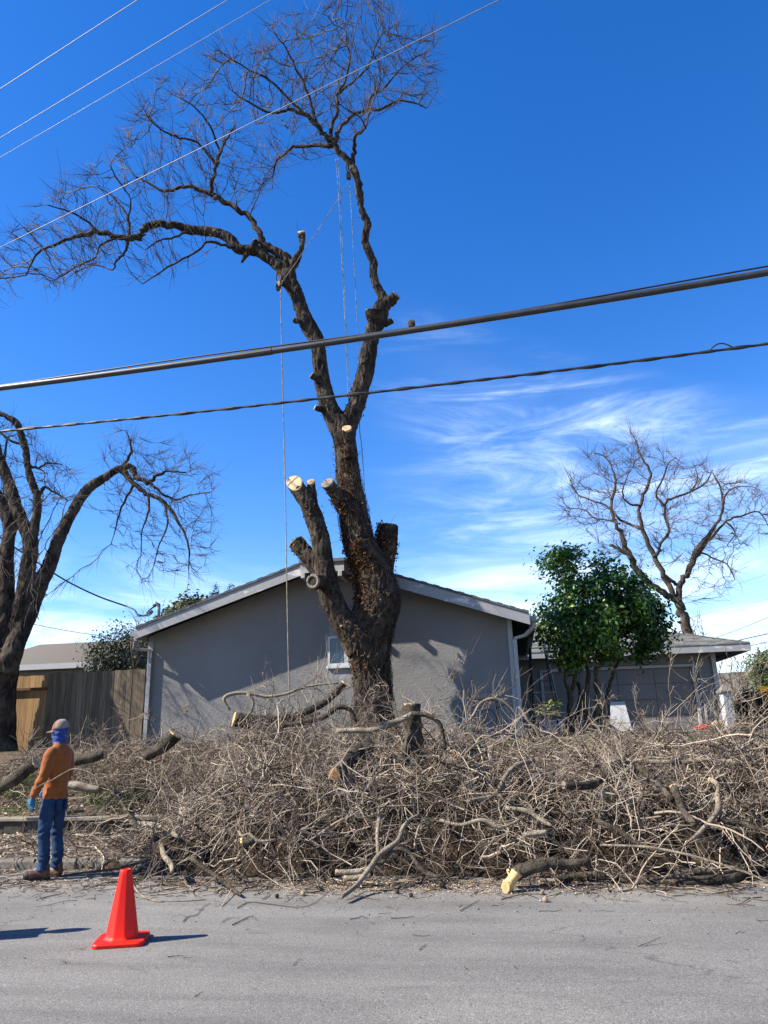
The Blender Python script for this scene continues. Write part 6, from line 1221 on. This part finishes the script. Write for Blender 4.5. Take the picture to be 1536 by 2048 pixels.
cable('power_wire', 'faint dull power wire, third down in the top left corner', ((0, 315), (540, 0)), 9.6, 0.004, 'wire_dull', 0.0, 6, 1.0)
cable('power_wire', 'long bright power wire crossing in front of the bare treetop', ((0, 495), (998, 0)), 8.0, 0.006, 'wire', 0.03, 6, 0.8)
def wire_pts(name, label, tr, rad, mat, k=6):
    pts = catmull([P(*t) for t in tr], k); V, F = tube_one(pts, rad, 6); o = link(name, pymesh(name, V - pts[0], F, True), M[mat], None, pts[0]); tag(o, label, 'cable'); return o
pts = catmull([P(-90, 1010, 19.5), P(0, 1075, 19.8), P(75, 1125, 20.2), P(135, 1163, 20.5), P(200, 1194, 20.7), P(262, 1216, 20.9), MAST], 6); V, F = tube_one(pts, 0.022, 6); tag(link('service_drop', pymesh('service_drop', V - pts[0], F, True), M['cable_black'], None, pts[0]), 'black service wire drooping from the left tree to the roof mast', 'cable')
wire_pts('telephone_wire', 'thin wire low behind the left tree above the dark shrub', [(-20, 1230, 26), (85, 1252, 26), (150, 1264, 26), (215, 1273, 26)], 0.012, 'wire_dull')
wire_pts('telephone_wire', 'thin black wire running from the garage eave to the right edge', [(1475, 1281, 30), (1560, 1262, 26)], 0.016, 'cable_black')
wire_pts('telephone_wire', 'lowest black wire beyond the garage eave tip', [(1490, 1294, 32), (1570, 1276, 28)], 0.014, 'cable_black')
wire_pts('telephone_wire', 'thin wire slanting up to the right edge above the garage roof', [(1430, 1276, 34), (1490, 1254, 33), (1560, 1224, 32)], 0.012, 'wire_dull')
wire_pts('telephone_wire', 'faint upper wire in the pale sky right of the tan tree', [(1380, 1235, 60), (1560, 1192, 56)], 0.012, 'wire_dull')
wire_pts('telephone_wire', 'faint topmost wire in the pale sky at the right edge', [(1400, 1192, 60), (1560, 1140, 56)], 0.010, 'wire_dull')
# round lump riding on the thick cable
lp = P(824, 647, 8.32); bm = bmesh.new(); bmesh.ops.create_icosphere(bm, subdivisions=3, radius=0.05)
for v in bm.verts: v.co *= 1 + 0.3 * mnoise.noise(v.co * 30)
me = bpy.data.meshes.new('cable_lump'); bm.to_mesh(me); bm.free(); me.polygons.foreach_set('use_smooth', np.ones(len(me.polygons), bool)); 
kk = np.argmin(np.abs(tc_p[:, 0] / tc_p[:, 1] - ray(824, 647)[0])); lpos = tc_p[kk] + [0, 0, 0.105]
tt = (ray(824, 647)[0] * tc_p[kk][1] - tc_p[kk][0]); lpos[0] += tt; tag(link('cable_lump', me, M['bark_log'], None, lpos), 'small round grey-brown lump sitting on the thick cable', 'lump')

# ------------------------------------------------------------------ arborist ropes and pulley
def rope(label, tr, rad, mat, name='rope'):
    pts = catmull([P(t[0], t[1], TY + t[2]) for t in tr], 10); V, F = tube_one(pts, rad, 6); tag(link(name, pymesh(name, V - pts[0], F, True), M[mat], None, pts[0]), label, 'rope')
rope('blue-white rope hanging left of the pulley, farther from the stem', [(672, 318, -.15), (678, 400, -.25), (686, 560, -.3), (693, 700, -.3), (697, 800, -.28)], 0.010, 'rope_blue')
rope('second strand of blue-white rope hanging close beside the first', [(676, 316, -.12), (681, 400, -.2), (688, 560, -.25), (695, 700, -.25), (700, 790, -.2)], 0.007, 'rope_blue')
rope('pale rope falling straight from the pulley past the right stem', [(700, 372, -.2), (706, 480, -.3), (712, 600, -.3), (717, 700, -.28), (719, 850, 0.3), (724, 900, .35), (732, 1030, .4)], 0.009, 'rope_blue')
rope('rope running slantwise from the pulley to the left stem', [(696, 366, -.2), (650, 440, -.25), (610, 498, -.3), (590, 528, -.3), (570, 556, -.3), (562, 570, -.3)], 0.009, 'rope_tan')
rope('long tan rope hanging down in front of the house wall', [(561, 578, -.3), (565, 760, -.35), (570, 960, -.4), (574, 1180, -.4), (577, 1330, -.4), (578, 1400, -.4)], 0.012, 'rope_tan')
def pulley(label, px, py):
    c = P(px, py, TY - 0.2); e = empty('pulley', tuple(c)); tag(e, label, 'pulley')
    mb = MB(); mb.tube([(0, -0.03, 0), (0, 0.03, 0)], 0.06, 16); mb.build('sheave', M['steel'], e); 
    for s in (-1, 1): MB().prism([(-0.05, s * 0.035, -0.09), (0.05, s * 0.035, -0.09), (0.065, s * 0.035, 0), (0.03, s * 0.035, 0.12), (-0.03, s * 0.035, 0.12), (-0.065, s * 0.035, 0)], (0, s * 0.008, 0)).build('cheek_plate', M['black'], e)
    MB().tube(catmull([(0, 0, 0.10), (0.05, 0.0, 0.2), (0.06, 0.0, 0.34), (0, 0, 0.42), (-0.06, 0, 0.34), (-0.05, 0, 0.2), (0, 0, 0.10)], 4), 0.016, 7).build('sling', M['black'], e, smooth=True)
pulley('black rigging pulley slung under the bend of the right stem', 697, 352); pulley('small dark pulley hanging at the sawn stub of the left stem', 557, 574)
# dark chain sling round the stem is part of the rigging: three turns of strap
for lab, px, py, r_ in (('dark strap wound round the right stem above the pulley', 703, 326, 0.09),):
    c = P(px, py, TY); mb = MB()
    for k in range(3): mb.tube([(r_ * math.cos(t), r_ * math.sin(t), 0.03 * (k - 1) + 0.04 * math.cos(t)) for t in np.linspace(0, 2 * math.pi, 17)], 0.014, 6, False)
    o = mb.build('strap', M['black'], None, smooth=True); o.location = c; tag(o, lab, 'strap')

# ------------------------------------------------------------------ the worker
def fabric(name, c1, c2, sc=12.0, rough=0.9, bs=0.35, bd=0.01):
    m, nt, b = MAT(name, rough, 0.2); v = coords(nt); n = tnoise(nt, v, sc, 4); c = ramp(nt, n, [(0.3, c1), (0.7, c2)]); nt.links.new(c, b.inputs['Base Color'])
    p = bump(nt, b, tnoise(nt, coords(nt, (1, 1, 0.6)), 9.0, 4, 0.5, 1.0), bs, bd * 2); bump(nt, b, tnoise(nt, v, 240, 2), 0.15, 0.002, p)
    b.inputs['Sheen Weight'].default_value = 0.15; return m
M['orange_cloth'] = fabric('orange_sweatshirt', (0.29, 0.082, 0.016), (0.40, 0.12, 0.024))
def denim():
    m, nt, b = MAT('blue_denim', 0.9, 0.15); v = coords(nt); n = tnoise(nt, v, 6.0, 5, 0.6); c = ramp(nt, n, [(0.3, (0.010, 0.024, 0.06)), (0.6, (0.024, 0.055, 0.12)), (0.8, (0.10, 0.165, 0.26))]); nt.links.new(c, b.inputs['Base Color']); bump(nt, b, tnoise(nt, coords(nt, (1, 1, 1.6)), 14, 4), 0.4, 0.02); return m
M['denim'] = denim()
M['face_blue'] = fabric('blue_face_cover', (0.004, 0.028, 0.15), (0.012, 0.055, 0.26), 18.0, 0.55)
M['glove'] = fabric('teal_glove', (0.02, 0.14, 0.27), (0.04, 0.22, 0.38), 20.0, 0.7)
M['skin'] = simple('skin', (0.34, 0.19, 0.12), (0.42, 0.25, 0.16), 20.0, 0.55, 0.4, 0.1, 0.002)
M['boot'] = simple('brown_leather', (0.07, 0.032, 0.017), (0.19, 0.095, 0.055), 14.0, 0.6, 0.35, 0.4, 0.006)
M['sole'] = M['black']
M['cap_white'] = fabric('off_white_cap_cloth', (0.25, 0.205, 0.16), (0.36, 0.31, 0.25), 14.0)
M['cap_red'] = fabric('faded_red_cap_cloth', (0.22, 0.075, 0.055), (0.33, 0.14, 0.10), 14.0)
wp = road_pt(95, 1757); ROT = math.radians(168)
wk = empty('person', tuple(wp), ROT); wk.scale = (0.97, 0.97, 1.08); tag(wk, 'standing worker in orange sweatshirt, blue face cover and jeans seen from behind', 'person')
def loft(secs, S=28):              # sections: (centre, half depth, half width, tilt about y)
    V = []
    for (c, rx, ry, tilt) in secs:
        for j in range(S):
            t = 2 * math.pi * j / S; x, y = rx * math.cos(t), ry * math.sin(t); V.append((c[0] + x * math.cos(tilt), c[1] + y, c[2] - x * math.sin(tilt)))
    n = len(secs); F = [(i * S + j, i * S + (j + 1) % S, (i + 1) * S + (j + 1) % S, (i + 1) * S + j) for i in range(n - 1) for j in range(S)] + [tuple(range(S - 1, -1, -1)), tuple(range((n - 1) * S, n * S))]
    return np.array(V), F
def ctube(p, r, k=4, S=16): c = catmull(np.hstack([np.array(p, float), np.array(r, float)[:, None]]), k); return tube_one(c[:, :3], c[:, 3], S)
def rotz(pts, a, o): a = math.radians(a); p = np.array(pts, float) - o; q = p.copy(); q[:, 0] = p[:, 0] * math.cos(a) - p[:, 1] * math.sin(a); q[:, 1] = p[:, 0] * math.sin(a) + p[:, 1] * math.cos(a); return q + o
HEAD = np.array([0.015, 0.0, 1.60]); HT = 10
LA = [(0.0, 0.11, 1.405), (-0.002, 0.19, 1.35), (-0.005, 0.228, 1.27), (0.0, 0.262, 1.15), (0.05, 0.268, 1.05), (0.125, 0.258, 0.93), (0.14, 0.255, 0.895)]
RA = [(0.0, -0.11, 1.405), (0.0, -0.19, 1.35), (0.0, -0.225, 1.27), (0.01, -0.25, 1.15), (0.07, -0.25, 1.05), (0.17, -0.20, 0.97), (0.20, -0.18, 0.955)]
LLEG = [(0.0, 0.085, 0.86), (0.03, 0.10, 0.66), (0.035, 0.105, 0.47), (0.005, 0.11, 0.28), (0.0, 0.115, 0.10)]
RLEG = [(0.0, -0.085, 0.86), (0.0, -0.095, 0.66), (-0.005, -0.10, 0.47), (-0.04, -0.105, 0.28), (-0.04, -0.11, 0.10)]
def wrinkle(a, s, zs=1.0): return lambda c, n: a * mnoise.noise(Vector((c[0] * s, c[1] * s, c[2] * s * zs))) + a * 0.6 * mnoise.noise(Vector((c[0] * s * 2.3, c[1] * s * 2.3, c[2] * s * 2.6 * zs)))
# body: one continuous surface under the clothes
hd = np.array([[0, 0, -0.13], [0, 0, -0.09], [0.005, 0, -0.03], [0.008, 0, 0.03], [0, 0, 0.09], [-0.005, 0, 0.125]]) + HEAD
bodyp = [loft([((0, 0, .80), .09, .14, 0), ((0, 0, 1.0), .10, .13, 0), ((0, 0, 1.25), .11, .16, 0), ((0, 0, 1.38), .10, .17, 0), ((0, 0, 1.45), .06, .08, 0), ((0.005, 0, 1.52), .052, .055, 0)]),
         loft([(hd[0], .045, .045, 0), (hd[1], .078, .058, 0), (hd[2], .094, .072, 0), (hd[3], .097, .076, 0), (hd[4], .08, .066, 0), (hd[5], .03, .03, 0)]), ctube([(0, 0, 1.4), (0.01, 0, 1.52)], [.055, .05]),
         ctube(LA, [.04, .045, .045, .04, .036, .03, .028]), ctube(RA, [.04, .045, .045, .04, .036, .03, .028]), ctube(LLEG, [.08, .07, .05, .05, .035]), ctube(RLEG, [.08, .07, .05, .05, .035]),
         tube_one(rotz([HEAD + [0.085, 0, 0.01], HEAD + [0.115, 0, -0.02]], HT, HEAD), [0.012, 0.017], 8)]
for s in (-1, 1): bodyp.append(tube_one(rotz([HEAD + [-0.005, s * 0.065, 0.0], HEAD + [-0.012, s * 0.09, 0.005]], HT, HEAD), [0.028, 0.02], 8))
link('body', remeshed('body', bodyp, 0.012, 4), M['skin'], wk)
for s in (-1, 1):
    bm = bmesh.new(); bmesh.ops.create_uvsphere(bm, u_segments=12, v_segments=8, radius=0.012); me = bpy.data.meshes.new('eye'); bm.to_mesh(me); bm.free(); link('eye', me, M['white_frame'], wk, rotz([HEAD + [0.088, s * 0.032, 0.015]], HT, HEAD)[0])
# sweatshirt
sw = [loft([((-0.005, 0, .865), .135, .178, -.05), ((-0.005, 0, .885), .14, .184, -.04), ((0, 0, .95), .132, .178, 0), ((0.0, 0, 1.08), .128, .176, 0), ((-0.005, 0, 1.22), .132, .19, 0.04), ((-0.015, 0, 1.33), .126, .198, 0.08), ((-0.015, 0, 1.39), .112, .180, .1), ((-0.01, 0, 1.44), .088, .135, .1), ((0, 0, 1.492), .068, .082, .1), ((0.005, 0, 1.515), .064, .07, .1)]),
      ctube(LA, [.055, .074, .074, .067, .062, .052, .046]), ctube(RA, [.055, .074, .074, .067, .062, .052, .046])]
def swr(c, n):
    v = Vector(c); a = 0.006 * mnoise.noise(v * 7) + 0.004 * mnoise.noise(v * 15)
    if abs(c[1]) > 0.20: a += 0.008 * math.sin(c[2] * 60 + 5 * mnoise.noise(v * 6)) * max(0, 1 - abs(c[2] - 1.02) / 0.16)
    if c[2] < 0.99: a += 0.006 * math.sin(math.atan2(c[1], c[0]) * 9 + 3 * mnoise.noise(v * 5))
    return a
link('sweatshirt', remeshed('sweatshirt', sw, 0.011, 4, swr), M['orange_cloth'], wk)
MB().tube([(0.005 + 0.068 * math.cos(t), 0.072 * math.sin(t), 1.513 - 0.012 * math.cos(t)) for t in np.linspace(0, 2 * math.pi, 25)], 0.010, 8, False).build('collar', M['orange_cloth'], wk, smooth=True)
# jeans
def jwr(c, n):
    v = Vector(c); a = 0.005 * mnoise.noise(v * 8); k = max(0, 1 - abs(c[2] - 0.50) / 0.12) + max(0, 1 - abs(c[2] - 0.17) / 0.16) * 1.4
    return a + 0.008 * k * math.sin(c[2] * 70 + 6 * mnoise.noise(v * 7))
jn = [loft([((0, 0, .80), .105, .155, 0), ((-0.005, 0, .86), .12, .165, 0), ((0, 0, .93), .115, .16, 0), ((0, 0, .98), .105, .15, 0)]), ctube(LLEG, [.10, .090, .074, .072, .076]), ctube(RLEG, [.10, .090, .074, .072, .076])]
link('jeans', remeshed('jeans', jn, 0.011, 3, jwr), M['denim'], wk)
# boots
for s, leg, a_ in ((1, LLEG, 30), (-1, RLEG, -12)):
    o = np.array([leg[-1][0], leg[-1][1], 0]); fp = rotz([o + q for q in ((-0.085, 0, 0.055), (-0.03, 0, 0.06), (0.07, 0, 0.058), (0.15, 0, 0.052), (0.205, 0, 0.045))], a_, o)
    sh = rotz([o + q for q in ((-0.03, 0, 0.16), (-0.035, 0, 0.10), (-0.02, 0, 0.055))], a_, o)
    me = remeshed('boot', [ctube(fp, [.042, .05, .052, .055, .036]), ctube(sh, [.05, .05, .05])], 0.009, 4, lambda c, n: 0.003 * mnoise.noise(Vector(c) * 25)); bo = link('boot', me, M['boot'], wk)
    mb = MB(); n_ = 20; ol = []
    for j in range(n_):
        t = 2 * math.pi * j / n_; ol.append(o + np.array([0.06 + 0.158 * math.cos(t), 0.055 * math.sin(t) * (1.08 if math.cos(t) > 0 else 0.86), 0.0]))
    ol = rotz(ol, a_, o); mb.prism([tuple(q) for q in ol], (0, 0, 0.028)); mb.build('sole', M['black'], bo)
    tcap = rotz([o + (0.155, 0, 0.052), o + (0.20, 0, 0.047), o + (0.217, 0, 0.04)], a_, o); V, F = ctube(tcap, [.0555, .043, .02]); link('toe_cap', pymesh('toe_cap', V, F, True), M['black'], bo)
# gloves with five fingers
def glove(W, fwd, side, down, s):
    W, fwd, side, down = (np.array(q, float) for q in (W, fwd, side, down)); pcs = [ctube([W - down * .035, W, W + down * .03, W + down * .085], [.036, .032, .036, .034])]
    pcs.append(ctube([W + down * .03 + fwd * .018, W + down * .085 + fwd * .022], [.026, .024])); pcs.append(ctube([W + down * .03 - fwd * .018, W + down * .085 - fwd * .022], [.026, .022]))
    for off, L in ((.033, .070), (.011, .080), (-.011, .074), (-.032, .058)):
        b = W + down * .088 + fwd * off; pcs.append(ctube([b - down * .02, b + down * L * .4 + side * -s * .004, b + down * L * .75 - side * s * .018, b + down * L * .95 - side * s * .038], [.0125, .0118, .0108, .009], 4, 10))
    b = W + down * .035 + fwd * .03; pcs.append(ctube([b, b + fwd * .026 + down * .03, b + fwd * .030 + down * .062 - side * s * .012, b + fwd * .022 + down * .088 - side * s * .02], [.016, .0135, .012, .0095], 4, 10))
    return remeshed('glove', pcs, 0.0055, 2)
link('glove', glove(LA[-1], (0.95, -0.05, 0.25), (0, 1, 0), (0.12, -0.03, -0.99), 1), M['glove'], wk)
link('glove', glove(RA[-1], (0.55, 0.3, 0.75), (0.3, -0.95, 0), (0.75, 0.30, -0.55), -1), M['glove'], wk)
# face cover: loose cloth over head, nape and face up to the eyes
fc = [loft([((0.005, 0, 1.478), .088, .098, 0), ((0.005, 0, 1.50), .084, .086, 0), ((0.005, 0, 1.535), .088, .084, 0), (rotz([HEAD + [0.008, 0, -0.03]], HT, HEAD)[0], .098, .090, 0), (HEAD + [-0.002, 0, 0.02], .104, .096, 0), (HEAD + [-0.012, 0, 0.055], .100, .092, 0), (HEAD + [-0.015, 0, 0.09], .086, .080, 0)])]
link('face_cover', remeshed('face_cover', fc, 0.008, 2, lambda c, n: 0.004 * math.sin(c[2] * 95 + 5 * mnoise.noise(Vector(c) * 9)) + 0.006 * mnoise.noise(Vector(c) * 22)), M['face_blue'], wk)
# cap: crown of six gores, brim turned the way he looks
V, F = [], []; RS, RJ = 9, 36; hc = HEAD + np.array([-0.004, 0, 0.045]); ang0 = math.radians(HT)
for i in range(RS):
    ph = i / (RS - 1) * math.pi / 2
    for j in range(RJ):
        t = 2 * math.pi * j / RJ; gore = 1 - 0.012 * (abs(math.sin(3 * t)) < 0.15); x, y = 0.110 * math.cos(ph) ** 0.8 * math.cos(t) * gore, 0.098 * math.cos(ph) ** 0.8 * math.sin(t) * gore
        z = 0.118 * math.sin(ph) - 0.012 * math.cos(t) * math.cos(ph); V.append(hc + np.array([x * math.cos(ang0) - y * math.sin(ang0), x * math.sin(ang0) + y * math.cos(ang0), z]))
F = [(i * RJ + j, i * RJ + (j + 1) % RJ, (i + 1) * RJ + (j + 1) % RJ, (i + 1) * RJ + j) for i in range(RS - 1) for j in range(RJ)]
me = pymesh('cap', V, F, True); me.materials.append(M['cap_white']); me.materials.append(M['cap_red'])
for p_ in me.polygons:
    j = p_.index % RJ; t = 2 * math.pi * (j + 0.5) / RJ; p_.material_index = 1 if math.cos(t) > 0.35 else 0
cp = link('cap', me, None, wk); sm = cp.modifiers.new('thick', 'SOLIDIFY'); sm.thickness = 0.004
bmV, bmF = [], []; nb_ = 15
for i in range(2):
    for q in range(5):
        for j in range(nb_):
            t = math.radians(-62 + 124 * j / (nb_ - 1)); rr = 1 + q / 4 * 0.72 * math.cos(t * 1.15) ; x, y = 0.108 * math.cos(t) * rr, 0.097 * math.sin(t) * (1 + 0.06 * q / 4); z = -0.010 * math.cos(t) - 0.022 * (q / 4) - 0.06 * (y * y) / 0.01 * 0.12 - 0.006 * i
            bmV.append(hc + np.array([x * math.cos(ang0) - y * math.sin(ang0), x * math.sin(ang0) + y * math.cos(ang0), z]))
for i in range(2):
    for q in range(4):
        for j in range(nb_ - 1): a_ = i * 5 * nb_ + q * nb_ + j; bmF.append((a_, a_ + 1, a_ + nb_ + 1, a_ + nb_) if i == 0 else (a_ + nb_, a_ + nb_ + 1, a_ + 1, a_))
for j in range(nb_ - 1): a_ = 4 * nb_ + j; b_ = a_ + 5 * nb_; bmF.append((a_, a_ + 1, b_ + 1, b_))
link('brim', pymesh('brim', bmV, bmF, True), M['cap_red'], cp)

# back pockets, belt line and shoulder seam on the clothes
jo = [c for c in wk.children if c.name.startswith('jeans')][0]; so_ = [c for c in wk.children if c.name.startswith('sweatshirt')][0]
for s_ in (-1, 1):
    q = [(-0.127, s_ * 0.035, 0.845), (-0.112, s_ * 0.115, 0.845), (-0.116, s_ * 0.115, 0.745), (-0.128, s_ * 0.075, 0.725), (-0.132, s_ * 0.035, 0.745)]; MB().prism(q, (-0.006, 0, 0)).build('pocket', M['denim'], jo)
for A_ in (LA, RA):
    c = np.array(A_[-1]); d = np.array(A_[-1]) - np.array(A_[-2]); d /= np.linalg.norm(d); V, F = tube_one([c - d * 0.045, c - d * 0.005], [0.049, 0.046], 16); link('cuff', pymesh('cuff', V, F, True), M['orange_cloth'], so_)

# ------------------------------------------------------------------ one common reflectance level for all surfaces (the exposure above is set for it)
LEVEL = {'bark_walnut': 1.0, 'crown_twig_bark': 0.95, 'sawn_wood': 0.66, 'sawn_wood_yellow': 0.72, 'sawn_wood_reddish': 0.8, 'orange_red_pvc': 0.8, 'fascia_grey_paint': 0.85, 'twig_bark': 0.85, 'bark_pale_branch': 0.9, 'wood_chip': 0.8, 'citrus_leaf': 0.9, 'window_glass': 1.0, 'blue_denim': 0.8, 'blue_face_cover': 0.8}
for m in bpy.data.materials:
    if not m.use_nodes: continue
    nt = m.node_tree; k = LEVEL.get(m.name, 0.62)
    for b in [n for n in nt.nodes if n.type in ('BSDF_PRINCIPLED', 'BSDF_TRANSLUCENT')]:
        s = b.inputs['Base Color' if b.type == 'BSDF_PRINCIPLED' else 'Color']
        if s.is_linked: nt.links.new(mixrgb(nt, 1.0, s.links[0].from_socket, (k, k, k), 'MULTIPLY'), s)
        else: s.default_value = [c * k for c in s.default_value[:3]] + [1]
